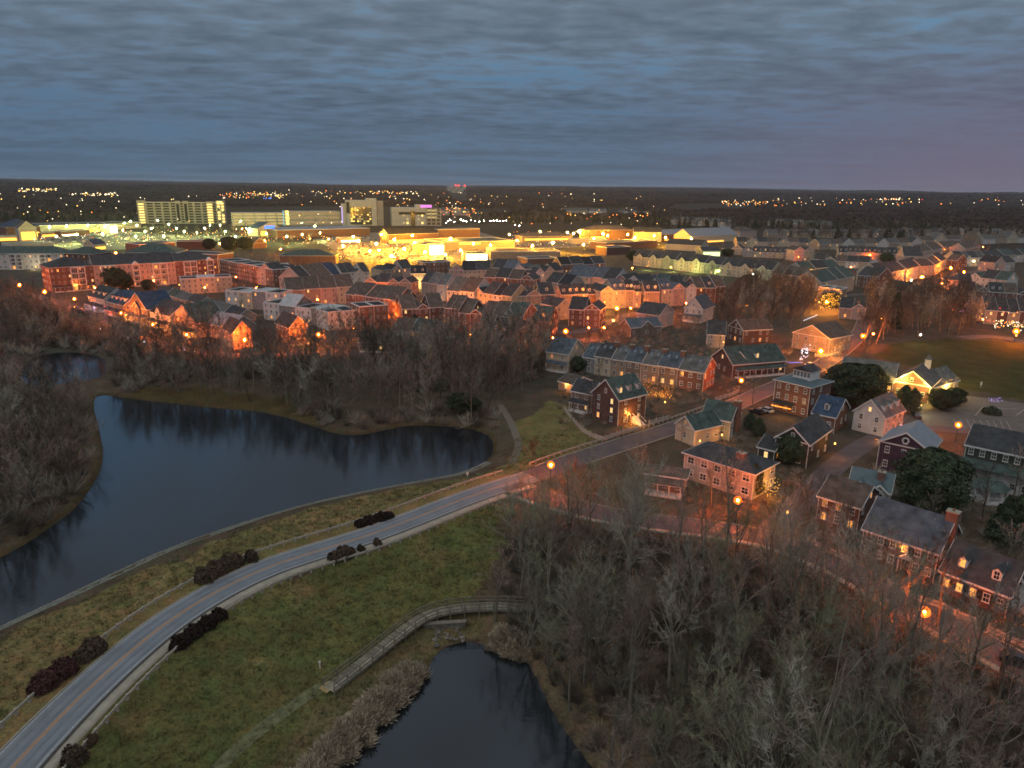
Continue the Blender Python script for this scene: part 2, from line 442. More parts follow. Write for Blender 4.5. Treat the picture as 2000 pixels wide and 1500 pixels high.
GR_GREEN = np.array([0.125, 0.128, 0.048]); GR_OLIVE = np.array([0.225, 0.168, 0.078]); LITTER = np.array([0.100, 0.076, 0.054])
TOWN = np.array([0.075, 0.066, 0.056]); FARC = np.array([0.042, 0.036, 0.030]); GRAVEL = np.array([0.22, 0.205, 0.17]); MUD = np.array([0.055, 0.045, 0.035])
def cover_rgb(X, Y):
    jx = X + (vnoise(X, Y, 6, 11)-.5)*5; jy = Y + (vnoise(X, Y, 6, 12)-.5)*5
    C = np.tile(LITTER, (X.size, 1)).reshape(X.shape + (3,))
    r = np.hypot(X, Y)
    wt = np.clip((r-150)/60, 0, 1)[..., None]; C = C*(1-wt) + TOWN*wt
    wf = np.clip((r-700)/300, 0, 1)[..., None]; C = C*(1-wf) + FARC*wf
    def lay(mask, col, k=1.0):
        nonlocal C
        C = np.where(mask[..., None], C*(1-k) + col*k, C)
    dl = sdist(X, Y, LAKE); dp = sdist(X, Y, POND)
    near = np.minimum(dl, dp) < 60
    wn = np.clip((45-dl)/25, 0, 1)[..., None]*0.8; C = C*(1-wn) + LITTER*wn
    lay(inside(jx, jy, LAWN), GR_GREEN)
    m = vnoise(X, Y, 7, 13)*0.6 + vnoise(X, Y, 2.3, 14)*0.4
    gm = inside(jx, jy, LAWN) & (m > 0.60)
    C = np.where(gm[..., None], C*(1-np.clip((m-0.60)*4, 0, .8))[..., None] + GR_OLIVE*np.clip((m-.60)*4, 0, .8)[..., None], C)
    lay(inside(jx, jy, STRIP), GR_OLIVE)
    gm = inside(jx, jy, STRIP) & (m < 0.45)
    lay(gm, GR_GREEN, 0.5)
    lay(inside(jx, jy, KNOLL), GR_GREEN*0.5 + GR_OLIVE*0.45)
    lay(inside(jx, jy, FIELD), GR_GREEN*0.42)
    lay(inside(jx, jy, WOODBANK), GR_OLIVE*0.36)
    pb = (dp > 0) & (dp < 7) ; lay(pb, LITTER*0.9 + GR_OLIVE*0.3, 0.75)
    lay((dl > 0) & (dl < 1.0), GR_OLIVE*0.35)
    lay((dl < 0.1) | (dp < 0.1), MUD)
    return C

def ground_mat():
    m = bpy.data.materials.new('ground_cover'); m.use_nodes = True
    t = m.node_tree; b = t.nodes['Principled BSDF']; b.inputs['Roughness'].default_value = 0.95; b.inputs['Specular IOR Level'].default_value = 0.1
    at_ = N(t, 'ShaderNodeAttribute'); at_.attribute_name = 'cover'
    ge = N(t, 'ShaderNodeNewGeometry')
    def nz(s, d=4, r=0.65):
        n = N(t, 'ShaderNodeTexNoise'); lk(t, ge.outputs['Position'], n.inputs[0]); n.inputs['Scale'].default_value = s; n.inputs['Detail'].default_value = d; n.inputs['Roughness'].default_value = r
        return n.outputs[0]
    a = ramp(t, nz(2.2, 6, 0.75), [(0.3, 0.45), (0.5, 1.0), (0.72, 1.6)])
    bb = ramp(t, nz(0.16, 5), [(0.3, 0.68), (0.7, 1.35)])
    warm = ramp(t, nz(0.35, 5), [(0.35, (0.85, 1.05, 0.9)), (0.65, (1.2, 0.98, 0.95))])
    c = mixc(t, 1.0, at_.outputs[0], a, 'MULTIPLY'); c = mixc(t, 1.0, c, bb, 'MULTIPLY'); c = mixc(t, 1.0, c, warm, 'MULTIPLY')
    lk(t, c, b.inputs['Base Color'])
    bn = N(t, 'ShaderNodeBump'); bn.inputs['Strength'].default_value = 0.7; bn.inputs['Distance'].default_value = 0.35
    lk(t, nz(3.5, 6, 0.8), bn.inputs['Height']); lk(t, bn.outputs[0], b.inputs['Normal'])
    return m
GROUND = ground_mat()
def grid_mesh(name, xs, ys, cut=None):
    X, Y = np.meshgrid(xs, ys)
    Z = land(X, Y); C = cover_rgb(X, Y)
    V = np.stack([X.ravel(), Y.ravel(), Z.ravel()], 1)
    nx, ny = len(xs), len(ys)
    i = np.arange(ny-1)[:, None]*nx + np.arange(nx-1)[None]
    F = np.stack([i, i+1, i+1+nx, i+nx], -1).reshape(-1, 4)
    me = np_mesh(name, V, F, GROUND, smooth=True)
    ca = me.color_attributes.new('cover', 'FLOAT_COLOR', 'POINT')
    ca.data.foreach_set('color', np.hstack([C.reshape(-1, 3), np.ones((V.shape[0], 1))]).astype(np.float32).ravel())
    return me
def spaced(lo, hi, core_lo, core_hi, step, growth=1.09):
    a = list(np.arange(core_lo, core_hi+1e-6, step)); s = step; x = a[-1]
    while x < hi: s *= growth; x += s; a.append(x)
    s = step; x = core_lo; b = []
    while x > lo: s *= growth; x -= s; b.append(x)
    return np.array(b[::-1] + a)
xs = spaced(-14000, 14000, -130, 150, 1.0, 1.06)
ys = spaced(-600, 14000, 38, 260, 1.0, 1.045)
g = link('ground', grid_mesh('ground', xs, ys)); tag(g, kind='structure')
print('ground verts', len(xs)*len(ys))

# ------------------------------------------------------------------ water
def water_mat():
    m = bpy.data.materials.new('dark_lake_water'); m.use_nodes = True
    t = m.node_tree; t.nodes.clear()
    gl = N(t, 'ShaderNodeBsdfGlossy'); gl.inputs['Color'].default_value = (0.74, 0.78, 0.86, 1); gl.inputs['Roughness'].default_value = 0.06
    df = N(t, 'ShaderNodeBsdfDiffuse'); df.inputs[0].default_value = (0.012, 0.015, 0.017, 1)
    fr = N(t, 'ShaderNodeFresnel'); fr.inputs[0].default_value = 1.75
    ge = N(t, 'ShaderNodeNewGeometry')
    mp = N(t, 'ShaderNodeMapping'); mp.inputs['Scale'].default_value = (0.9, 1.7, 1); lk(t, ge.outputs['Position'], mp.inputs[0])
    nz = N(t, 'ShaderNodeTexNoise'); lk(t, mp.outputs[0], nz.inputs[0]); nz.inputs['Scale'].default_value = 1.1; nz.inputs['Detail'].default_value = 4
    nr = N(t, 'ShaderNodeTexNoise'); lk(t, ge.outputs['Position'], nr.inputs[0]); nr.inputs['Scale'].default_value = 0.035; nr.inputs['Detail'].default_value = 3
    lk(t, ramp(t, nr.outputs[0], [(0.38, 0.015), (0.62, 0.085)]), gl.inputs['Roughness'])
    bn = N(t, 'ShaderNodeBump'); bn.inputs['Strength'].default_value = 0.14; bn.inputs['Distance'].default_value = 0.14
    lk(t, nz.outputs[0], bn.inputs['Height'])
    for x in (gl, fr, df): lk(t, bn.outputs[0], x.inputs['Normal'])
    mx = N(t, 'ShaderNodeMixShader'); lk(t, fr.outputs[0], mx.inputs[0]); lk(t, df.outputs[0], mx.inputs[1]); lk(t, gl.outputs[0], mx.inputs[2])
    o = N(t, 'ShaderNodeOutputMaterial'); lk(t, mx.outputs[0], o.inputs[0])
    return m
WATER = water_mat()
def water(name, P, z):
    c = P.mean(0)
    Q = P + (P-c)/np.linalg.norm(P-c, axis=1)[:, None]*0.6       # a little under the bank
    ar = np.sum(Q[:, 0]*np.roll(Q[:, 1], -1) - np.roll(Q[:, 0], -1)*Q[:, 1])
    if ar < 0: Q = Q[::-1]
    mb = MB(); mb.add([(x, y, z) for x, y in Q], [tuple(range(len(Q)))])
    o = mb.build(name, WATER); tag(o, kind='structure'); return o
water('lake_water', LAKE, Z_LAKE); water('pond_water', POND, Z_POND); water('cove_water', COVE, Z_LAKE)

# ------------------------------------------------------------------ roads, pavements, kerbs, markings
ASPH = mat('worn_asphalt', (0.19, 0.21, 0.235), 0.75, 0.16, 0.25, bump=0.1, coords='Object', bscale=9, detail=8)
ASPH2 = mat('dark_asphalt', (0.105, 0.085, 0.088), 0.8, 0.22, 0.3, bump=0.1, bscale=9, detail=8)
CONC = mat('pavement_concrete', (0.34, 0.31, 0.245), 0.9, 0.18, 0.6, bump=0.1, detail=8)
YELLOW = mat('yellow_road_paint', (0.52, 0.25, 0.07), 0.8, 0.25, 3.0)
WHITEP = mat('worn_white_road_paint', (0.36, 0.37, 0.36), 0.8, 0.3, 3.0)
DIRTY = mat('gutter_dirt', (0.07, 0.06, 0.05), 0.9, 0.3, 2.0)
TRACK = mat('tyre_darkened_asphalt', (0.16, 0.178, 0.20), 0.7, 0.18, 0.35, detail=8)
def normals2(P):
    T = np.gradient(P, axis=0); T /= np.linalg.norm(T, axis=1)[:, None] + 1e-9
    return np.stack([-T[:, 1], T[:, 0]], 1)      # left of travel
def resample(P, step):
    d = np.r_[0, np.cumsum(np.linalg.norm(np.diff(P, axis=0), axis=1))]
    n = max(2, int(d[-1]/step)+1); s = np.linspace(0, d[-1], n)
    return np.stack([np.interp(s, d, P[:, k]) for k in range(P.shape[1])], 1)
def ribbon(name, P, o0, o1, z, m, step=1.0, follow=False, thick=0.0, kind='structure', dash=None):
    Q = resample(P, step); Nn = normals2(Q)
    A = Q + Nn*o0; B = Q + Nn*o1
    if follow:
        za = land(A[:, 0], A[:, 1]) + z; zb = land(B[:, 0], B[:, 1]) + z
    else: za = zb = np.full(len(Q), z)
    n = len(Q)
    V = np.vstack([np.c_[A, za], np.c_[B, zb]])
    i = np.arange(n-1)
    F = np.stack([i, i+1, i+1+n, i+n], 1)
    if thick:
        V = np.vstack([V, V - [0, 0, thick]])
        k = 2*n
        F = np.vstack([F, np.stack([i, i+k, i+1+k, i+1], 1), np.stack([i+n, i+1+n, i+1+n+k, i+n+k], 1)])
    if dash:
        keep = (i // dash[0]) % dash[1] == 0
        F = F[:n-1][keep]
    o = link(name, np_mesh(name, V, F, m))
    if kind: tag(o, kind=kind)
    return o
ribbon('road', ROAD, -2.85, 2.85, 0.03, ASPH)
for s in (-0.20, 0.08): ribbon('road_centre_line', ROAD, s, s+0.12, 0.036, YELLOW)
ribbon('road_edge_line', ROAD, 2.50, 2.66, 0.036, WHITEP); ribbon('road_edge_line', ROAD, -2.66, -2.50, 0.036, WHITEP)
for s in (-2.1, -0.95, 0.65, 1.8): ribbon('tyre_track', ROAD, s-.22, s+.22, 0.033, TRACK)
ribbon('gutter', ROAD, -3.35, -2.86, 0.024, DIRTY)
ribbon('pavement', ROAD[:-6], -4.75, -3.36, 0.12, CONC, thick=0.15)
ribbon('kerb', ROAD, 2.86, 3.05, 0.10, CONC, thick=0.12)
ribbon('cross_road', CROSS, -3.3, 3.3, 0.042, ASPH2)
ribbon('kerb', CROSS[3:], 3.31, 3.55, 0.12, CONC, thick=0.14)
ribbon('kerb', CROSS[6:], -3.55, -3.31, 0.12, CONC, thick=0.14)
ribbon('lane', LANE, -3.0, 3.0, 0.054, ASPH2)
ribbon('kerb', LANE[5:], 3.01, 3.2, 0.12, CONC, thick=0.14)
ribbon('pavement', LANE[2:], -4.3, -3.1, 0.12, CONC, thick=0.14)
ribbon('alley', ALLEY, -2.6, 2.6, 0.066, ASPH2)
NEARBANK = chaikin(poly_at(LAKE_NEAR, Z_LAKE), 1, False)
ribbon('bank_path', NEARBANK, -2.6, -0.9, 0.05, mat('grey_bank_gravel', (0.15, 0.155, 0.125), 0.95, 0.3, 1.5, bump=0.3), follow=True)
ribbon('bank_edge', NEARBANK, -0.85, -0.15, 0.06, mat('bank_pebbles', (0.36, 0.37, 0.35), 0.95, 0.4, 4.0, bump=0.5), follow=True)
# the grass track down to the boardwalk, and a lot of tarmac for the town
ribbon('path', chaikin(np.array([[p.x, p.y] for p in [at(645,1333), at(590,1365), at(520,1415), at(455,1470), at(400,1530), at(350, 1600)]]), 2, False), -0.8, 0.8, 0.05, mat('worn_grass_track', (0.145, 0.148, 0.075), 0.95, 0.35, 1.2, bump=0.2), follow=True)
ribbon('path', chaikin(np.array([[p.x, p.y] for p in [at(1000,905), at(1015,870), at(1003,835), at(990,812), at(975,790)]]), 2, False), -0.9, 0.9, 0.05, mat('dirt_path', (0.15, 0.13, 0.10), 0.95, 0.25, 1.2), follow=True)
ribbon('path', chaikin(np.array([[p.x, p.y] for p in [at(-40,668), at(60,660), at(130,655), at(230,668)]]), 2, False), -1.2, 1.2, 0.05, MATS['dirt_path'], follow=True)
def street(name, pts, w, m=ASPH2, z=0.03):
    ribbon(name, chaikin(poly_at(pts, 0.0), 2, False), -w, w, z, m, step=4)
street('street', [(60,575),(120,592),(180,612),(240,640),(300,668),(380,688),(470,695),(560,690),(650,690),(740,684),(830,680),(940,672),(1040,668),(1105,672),(1160,662)], 3.2)
street('street', [(640,640),(750,628),(850,622),(960,655)], 3.0, z=0.036)
street('street', [(1040,640),(1120,655),(1200,625),(1240,610),(1330,612)], 3.0, z=0.042)
street('street', [(1598,600),(1640,575),(1720,575),(1790,556),(1880,535),(1960,520)], 3.4, z=0.03)
street('street', [(1880,660),(1940,655),(2020,672),(2100,690)], 3.4, z=0.03)
def sheet(name, pts, m, z=0.03):
    P = poly_at(pts, 0.0); mb = MB(); mb.add([(x, y, z) for x, y in P], [tuple(range(len(P)))][0:1])
    o = mb.build(name, m); tag(o, kind='structure'); return o
sheet('car_park', [(1740,835),(1800,790),(1880,772),(1960,782),(2080,800),(2080,850),(1900,845),(1800,838)], mat('lot_asphalt', (0.13, 0.115, 0.10), 0.8, 0.2, 0.3, detail=8), 0.018)
for i in range(9):
    x0 = 1862+i*13
    ribbon('parking_line', poly_at([(x0, 818+i*.6), (x0+9, 836+i*.6)], 0.0), -.06, .06, 0.024, WHITEP)
for q in ([(1905,812),(1920,795),(1990,800)], [(1985,812),(2000,800)]): ribbon('kerb', poly_at(q, 0.0), -.12, .12, 0.13, CONC, thick=0.12)
LOT = mat('shopping_lot_asphalt', (0.16, 0.14, 0.11), 0.8, 0.25, 0.05, detail=8)
sheet('car_park', [(640,482),(690,512),(960,510),(1000,470),(930,452),(700,455),(610,468)], LOT, 0.2)
sheet('car_park', [(30,470),(80,462),(250,452),(330,458),(470,462),(520,476),(330,482),(180,492),(40,490)], LOT, 0.2)
sheet('car_park', [(1000,470),(1180,470),(1170,482),(1000,488)], LOT, 0.2)
# ------------------------------------------------------------------ trees: grown branch by branch
def bark(name, c, ):
    return mat(name, c, 0.9, 0.35, 0.8, spec=0.1, perobj=0.42, coords='Object')
BARK = bark('grey_bark', (0.17, 0.15, 0.115))
BARKP = bark('pale_bark', (0.30, 0.275, 0.21))
TWIG = bark('grey_brown_twigs', (0.315, 0.295, 0.24))
TWIGR = bark('reddish_twigs', (0.265, 0.20, 0.16))
TWIGG = bark('mossy_twigs', (0.25, 0.26, 0.165))
TWIGD = bark('dark_twigs', (0.12, 0.10, 0.08))

def unit(v): return v / (np.linalg.norm(v, axis=-1, keepdims=True) + 1e-9)
def tubes(P, R, sides, r):
    """P (n,K,3) centre lines, R (n,K) radii -> verts, quads"""
    n, K, _ = P.shape
    T = unit(np.gradient(P, axis=1))
    a = r.normal(size=(n, 1, 3)); a = np.repeat(a, K, 1)
    U = unit(np.cross(T, a)); W = np.cross(T, U)
    if sides == 2:
        V = np.stack([P + U*R[..., None], P - U*R[..., None]], 2)
        S = 1
    else:
        an = np.arange(sides)*2*np.pi/sides
        V = P[:, :, None] + (U[:, :, None]*np.cos(an)[None, None, :, None] + W[:, :, None]*np.sin(an)[None, None, :, None])*R[:, :, None, None]
        S = sides
    V = V.reshape(-1, 3)
    i = np.arange(n)[:, None, None]; k = np.arange(K-1)[None, :, None]; s = np.arange(S)[None, None]
    b = (i*K + k)*sides
    F = np.stack([b+s, b+(s+1) % sides, b+sides+(s+1) % sides, b+sides+s], -1).reshape(-1, 4)
    return V, F
def grow(seed, H, spec, lean=0.0, trunk_frac=1.0):
    """spec: list of dict(K, n, len, ang, up, wan, rr, t0, sides). Returns per level (V, F)."""
    r = np.random.default_rng(seed)
    S = np.zeros((1, 3)); D = unit(np.array([[lean*r.normal(), lean*r.normal(), 1.0]])); L = np.array([H*trunk_frac]); R = np.array([H*(0.021 if H >= 20 else 0.0155)])
    out = []
    for lv, sp in enumerate(spec):
        K = sp['K']; n = len(S)
        P = np.zeros((n, K+1, 3)); P[:, 0] = S
        d = D.copy(); DD = np.zeros_like(P)
        DD[:, 0] = d
        for k in range(K):
            d = unit(d + r.normal(size=d.shape)*sp['wan'] + np.array([0, 0, sp['up']]))
            P[:, k+1] = P[:, k] + d*(L/K)[:, None]; DD[:, k+1] = d
        tt = np.linspace(0, 1, K+1)
        RR = R[:, None]*(1 - 0.82*tt[None])
        out.append(tubes(P, RR, sp['sides'], r))
        if lv == len(spec)-1: break
        nx = spec[lv+1]; m = nx['n']
        t = (np.arange(m)[None] + r.random((n, m)))/m; t = nx['t0'] + (1-nx['t0'])*t
        f = t*K; k0 = np.minimum(f.astype(int), K-1); fr = f-k0
        ii = np.arange(n)[:, None]
        pos = P[ii, k0]*(1-fr[..., None]) + P[ii, k0+1]*fr[..., None]
        pd = DD[ii, k0]
        side = unit(np.cross(pd, r.normal(size=pd.shape)))
        ang = np.radians(nx['ang'] + r.normal(size=(n, m))*9)[..., None]
        nd = unit(pd*np.cos(ang) + side*np.sin(ang))
        rr = R[:, None]*(1-0.82*t)
        ln = L[:, None]*nx['len']*(1.15-0.75*t*nx.get('tap', 1))*(0.75+0.5*r.random((n, m)))
        S = pos.reshape(-1, 3); D = nd.reshape(-1, 3); L = ln.ravel(); R = np.maximum((rr*nx['rr']).ravel(), nx.get('rmin', 0.004))
    return out
def join(parts):
    V = []; F = []; o = 0
    for v, f in parts: V.append(v); F.append(f+o); o += len(v)
    return np.vstack(V), np.vstack(F)
def bare_tree(seed, H, kind, dens=1.0, lod=0, twig=TWIG, barkm=BARK):
    if kind == 'tall':
        sp = [dict(K=8, wan=.05, up=.05, sides=6), dict(K=6, n=int(11*dens), len=.42, ang=44, up=.12, wan=.12, rr=.55, t0=.38, sides=4),
              dict(K=4, n=int(9*dens), len=.42, ang=42, up=.10, wan=.16, rr=.5, t0=.2, sides=3, rmin=.02),
              dict(K=3, n=int(8*dens), len=.48, ang=38, up=.10, wan=.18, rr=.5, t0=.15, sides=2, rmin=.011),
              dict(K=2, n=6, len=.5, ang=32, up=.12, wan=.2, rr=.6, t0=.1, sides=2, rmin=.008)]
        tf = 0.93
    elif kind == 'spread':
        sp = [dict(K=5, wan=.05, up=.02, sides=6), dict(K=7, n=int(7*dens), len=1.25, ang=30, up=.05, wan=.12, rr=.72, t0=.45, sides=5, tap=.5),
              dict(K=5, n=int(9*dens), len=.40, ang=38, up=.10, wan=.15, rr=.5, t0=.25, sides=3, rmin=.025),
              dict(K=3, n=int(9*dens), len=.42, ang=36, up=.12, wan=.18, rr=.5, t0=.1, sides=2, rmin=.012),
              dict(K=2, n=7, len=.55, ang=30, up=.14, wan=.2, rr=.6, t0=.1, sides=2, rmin=.008)]
        tf = 0.5
    elif kind == 'brush':     # many fine stems sweeping up and out
        sp = [dict(K=4, wan=.08, up=.02, sides=5), dict(K=6, n=int(12*dens), len=.95, ang=38, up=.10, wan=.10, rr=.6, t0=.15, sides=3, tap=.6, rmin=.03),
              dict(K=4, n=int(10*dens), len=.42, ang=30, up=.05, wan=.14, rr=.5, t0=.2, sides=2, rmin=.016),
              dict(K=3, n=int(9*dens), len=.5, ang=26, up=.08, wan=.15, rr=.5, t0=.1, sides=2, rmin=.010),
              dict(K=2, n=5, len=.5, ang=24, up=.10, wan=.15, rr=.6, t0=.1, sides=2, rmin=.008)]
        tf = 0.6
    if lod == 1:
        sp = sp[:4]; sp[3]['rmin'] = 0.030; sp[2]['rmin'] = .045
    if lod == 2:
        sp = [dict(s) for s in sp[:4]]; sp[3]['rmin'] = 0.085; sp[2]['rmin'] = .10; sp[3]['n'] = 5; sp[2]['n'] = 6; sp[1]['K'] = 3; sp[2]['K'] = 2; sp[3]['K'] = 1; sp[0]['sides'] = 3; sp[1]['sides'] = 3; sp[2]['sides'] = 2
    lv = grow(seed, H, sp, 0.06, tf)
    tv, tf_ = join(lv[:2]); cv, cf_ = join(lv[2:])
    zmax = cv[:, 2].max(); s = H/zmax
    tv *= s; cv *= s; tv[:, 2] -= 0.25
    # wood with whole quads only
    tm = np_mesh('trunk', tv, tf_, barkm, smooth=True); cm = np_mesh('crown', cv, cf_, twig)
    return tm, cm
def leaf_cards(C, Nrm, size, r, asp=0.55):
    n = len(C)
    a = unit(np.cross(Nrm, r.normal(size=C.shape))); b = np.cross(Nrm, a)
    s = (size*(0.6+0.8*r.random(n)))[:, None]
    V = np.stack([C-a*s, C-b*s*asp, C+a*s, C+b*s*asp], 1).reshape(-1, 3)
    F = np.arange(4*n).reshape(-1, 4)
    return V, F
LEAF = mat('dark_evergreen_leaves', (0.044, 0.060, 0.030), 0.7, 0.55, 1.3, spec=0.2, perobj=0.3)
LEAF2 = mat('olive_evergreen_leaves', (0.055, 0.065, 0.028), 0.7, 0.5, 1.3, spec=0.2, perobj=0.3)
HEDGE = mat('dark_red_brown_hedge', (0.078, 0.056, 0.040), 0.8, 0.5, 1.5, spec=0.1, perobj=0.3)
def evergreen(seed, H, R, shape='cone', n=2600, leaf=LEAF, size=0.34):
    r = np.random.default_rng(seed)
    t = r.random(n)**0.8
    if shape == 'cone': rad = R*(1-t)**0.85*(0.82+0.18*np.sin(t*26+r.random()*6)) + 0.15
    elif shape == 'column': rad = R*np.clip(1.05-t**3, 0.05, 1)*(0.55+0.45*np.minimum(1, t*6))
    else: rad = R*np.sqrt(np.clip(1-(2*t-1)**2*0.95, 0.02, 1))
    a = r.random(n)*2*np.pi
    lump = 1 + 0.16*np.sin(a*3+t*9+seed) + 0.12*np.sin(a*7-t*17)
    q = (0.62+0.40*r.random(n)**0.5)*lump
    k_ = r.random(n) < 0.13; q = np.where(k_, q*(1+0.22*r.random(n)*(np.sin(a*11+t*23) > -.2)), q)
    C = np.stack([np.cos(a)*rad*q, np.sin(a)*rad*q, 0.06*H + t*H*0.94], 1)
    Nn = unit(np.stack([np.cos(a), np.sin(a), 0.5+0*a], 1) + r.normal(size=(n, 3))*0.7)
    V, F = leaf_cards(C, Nn, np.full(n, size), r)
    cm = np_mesh('crown', V, F, leaf)
    tv, tf_ = tubes(np.array([[[0, 0, -.3], [0, 0, H*.5], [0.05, 0, H*.93]]]), np.array([[H*.02, H*.013, .03]]), 6, r)
    return np_mesh('trunk', tv, tf_, BARK), cm

def place_tree(proto, p, s, rz, name, label, group, cat='tree', sz=None):
    e = empty(name, p, rz); e.scale = (s, s, s*(sz or 1.0))
    tag(e, label, cat, group)
    link('trunk', proto[0], e); link('crown', proto[1], e)
    return e
NEAR_T = [bare_tree(1, 16, 'tall', lod=0), bare_tree(2, 15, 'brush', lod=0, twig=TWIG), bare_tree(3, 16, 'spread', lod=0, twig=TWIGR),
          bare_tree(4, 14, 'brush', lod=0, twig=TWIGG), bare_tree(5, 17, 'tall', lod=0, twig=TWIGR), bare_tree(6, 15, 'spread', lod=0, twig=TWIGG)]
BIG_T = [bare_tree(21, 20, 'spread', 1.15, 0, TWIG, BARKP), bare_tree(24, 21, 'spread', 1.1, 0, TWIGR, BARKP)]
MID_T = [bare_tree(11, 15, 'tall', lod=1, twig=TWIGR), bare_tree(12, 13, 'brush', lod=1, twig=TWIG), bare_tree(13, 14, 'spread', lod=1, twig=TWIGR), bare_tree(14, 15, 'tall', lod=1, twig=TWIGD), bare_tree(15, 13, 'brush', lod=1, twig=TWIGD)]
FAR_T = [bare_tree(31, 14, 'tall', lod=2, twig=TWIGD), bare_tree(32, 13, 'brush', lod=2, twig=TWIGD), bare_tree(33, 13, 'spread', lod=2, twig=TWIGR)]
EVER = [evergreen(41, 10, 3.0, 'cone', 6000, size=.22), evergreen(42, 9, 2.2, 'column', 4500, size=.2), evergreen(43, 9, 4.2, 'round', 11000, size=.21), evergreen(44, 12, 3.8, 'cone', 6000, LEAF2, .25)]
EVERF = [evergreen(45, 12, 3.6, 'cone', 260, LEAF, 1.1), evergreen(46, 11, 5, 'round', 300, LEAF, 1.2)]
for k, p in (('near', NEAR_T), ('mid', MID_T), ('far', FAR_T), ('ever', EVER)): print(k, [len(a.polygons)+len(b.polygons) for a, b in p])

def gn_scatter(name, pts, scales, rots, idx, protos, label):
    """one mass of alike growth: instances on points"""
    me = bpy.data.meshes.new(name)
    pts = np.asarray(pts, np.float32); n = len(pts)
    me.vertices.add(n); me.vertices.foreach_set('co', pts.ravel())
    for nm, ty, arr in (('sc', 'FLOAT', scales), ('ro', 'FLOAT', rots), ('ix', 'INT', idx)):
        a = me.attributes.new(nm, ty, 'POINT'); a.data.foreach_set('value', np.asarray(arr, np.int32 if ty == 'INT' else np.float32))
    o = bpy.data.objects.new(name, me); COL.objects.link(o)
    ng = bpy.data.node_groups.new(name, 'GeometryNodeTree')
    ng.interface.new_socket('Geometry', in_out='INPUT', socket_type='NodeSocketGeometry')
    ng.interface.new_socket('Geometry', in_out='OUTPUT', socket_type='NodeSocketGeometry')
    gi = ng.nodes.new('NodeGroupInput'); go = ng.nodes.new('NodeGroupOutput'); jn = ng.nodes.new('GeometryNodeJoinGeometry')
    def attr(nm, ty):
        a = ng.nodes.new('GeometryNodeInputNamedAttribute'); a.data_type = ty; a.inputs[0].default_value = nm
        return a.outputs[0]
    for k, ms in enumerate(protos):
        for m_ in (ms if isinstance(ms, tuple) else (ms,)):
            po = bpy.data.objects.new('growth', m_)
            oi = ng.nodes.new('GeometryNodeObjectInfo'); oi.inputs[0].default_value = po
            ip = ng.nodes.new('GeometryNodeInstanceOnPoints')
            cmpn = ng.nodes.new('FunctionNodeCompare'); cmpn.data_type = 'INT'; cmpn.operation = 'EQUAL'
            ng.links.new(attr('ix', 'INT'), cmpn.inputs[2]); cmpn.inputs[3].default_value = k
            cr_ = ng.nodes.new('ShaderNodeCombineXYZ'); ng.links.new(attr('ro', 'FLOAT'), cr_.inputs[2])
            ng.links.new(gi.outputs[0], ip.inputs['Points']); ng.links.new(cmpn.outputs[0], ip.inputs['Selection'])
            ng.links.new(oi.outputs['Geometry'], ip.inputs['Instance']); ng.links.new(cr_.outputs[0], ip.inputs['Rotation']); ng.links.new(attr('sc', 'FLOAT'), ip.inputs['Scale'])
            ng.links.new(ip.outputs[0], jn.inputs[0])
    ng.links.new(jn.outputs[0], go.inputs[0])
    md = o.modifiers.new('growth', 'NODES'); md.node_group = ng
    tag(o, label, None, None, 'stuff')
    return o

def scatter_in(poly, spacing, n_try=None, seed=0, avoid=None, jitter=None):
    r = np.random.default_rng(seed)
    lo = poly.min(0); hi = poly.max(0)
    nx = int((hi[0]-lo[0])/spacing)+1; ny = int((hi[1]-lo[1])/spacing)+1
    gx, gy = np.meshgrid(np.arange(nx), np.arange(ny))
    X = lo[0] + (gx + 0.5*(gy % 2) + (r.random(gx.shape)-.5)*0.85)*spacing
    Y = lo[1] + (gy + (r.random(gx.shape)-.5)*0.85)*spacing
    X = X.ravel(); Y = Y.ravel()
    k = inside(X, Y, poly); X = X[k]; Y = Y[k]
    d = np.minimum(np.minimum(sdist(X, Y, LAKE), sdist(X, Y, COVE)), sdist(X, Y, POND))
    k = d > 0.4
    for R_ in ALLFLAT: k &= seg_dist(X, Y, R_[::3], False) > 4.6
    X = X[k]; Y = Y[k]
    if avoid is not None and len(avoid):
        A = np.array(avoid)
        k = np.array([np.min(np.hypot(A[:, 0][None]-X[i:i+400, None], A[:, 1][None]-Y[i:i+400, None])-A[:, 2][None], 1) > 0 for i in range(0, len(X), 400)], dtype=object) if False else np.concatenate([np.min(np.hypot(A[:, 0][None]-X[i:i+400, None], A[:, 1][None]-Y[i:i+400, None])-A[:, 2][None], 1) > 0 for i in range(0, len(X), 400)] + [np.zeros(0, bool)])
        X = X[k]; Y = Y[k]
    return X, Y
AVOID = []      # (x, y, r) house footprints, filled by the house builder
# ------------------------------------------------------------------ houses
def window_mesh(nm, glass, frame=TRIM, bars=True):
    """unit window, x -0.5..0.5, z 0..1, outward -y; frame proud of the wall, pane set back in it"""
    mb = MB()
    t = 0.09
    mb.box(-.5, .5, -.09, .02, 0, .07, 0); mb.box(-.5, .5, -.07, .02, .93, 1, 0)
    mb.box(-.5, -.5+t, -.07, .02, .07, .93, 0); mb.box(.5-t, .5, -.07, .02, .07, .93, 0)
    if bars:
        mb.box(-.5+t, .5-t, -.055, .01, .48, .53, 0); mb.box(-.03, .03, -.05, .01, .07, .93, 0)
    mb.add([(-.42, -.025, .06), (.42, -.025, .06), (.42, -.025, .94), (-.42, -.025, .94)], [(0, 1, 2, 3)], 1)
    return mb.mesh(nm, [frame, glass])
WM = {'dark': window_mesh('window', G_DARK), 'lit': window_mesh('window', G_LIT), 'lit2': window_mesh('window', G_LIT2), 'dim': window_mesh('window', G_DIM)}
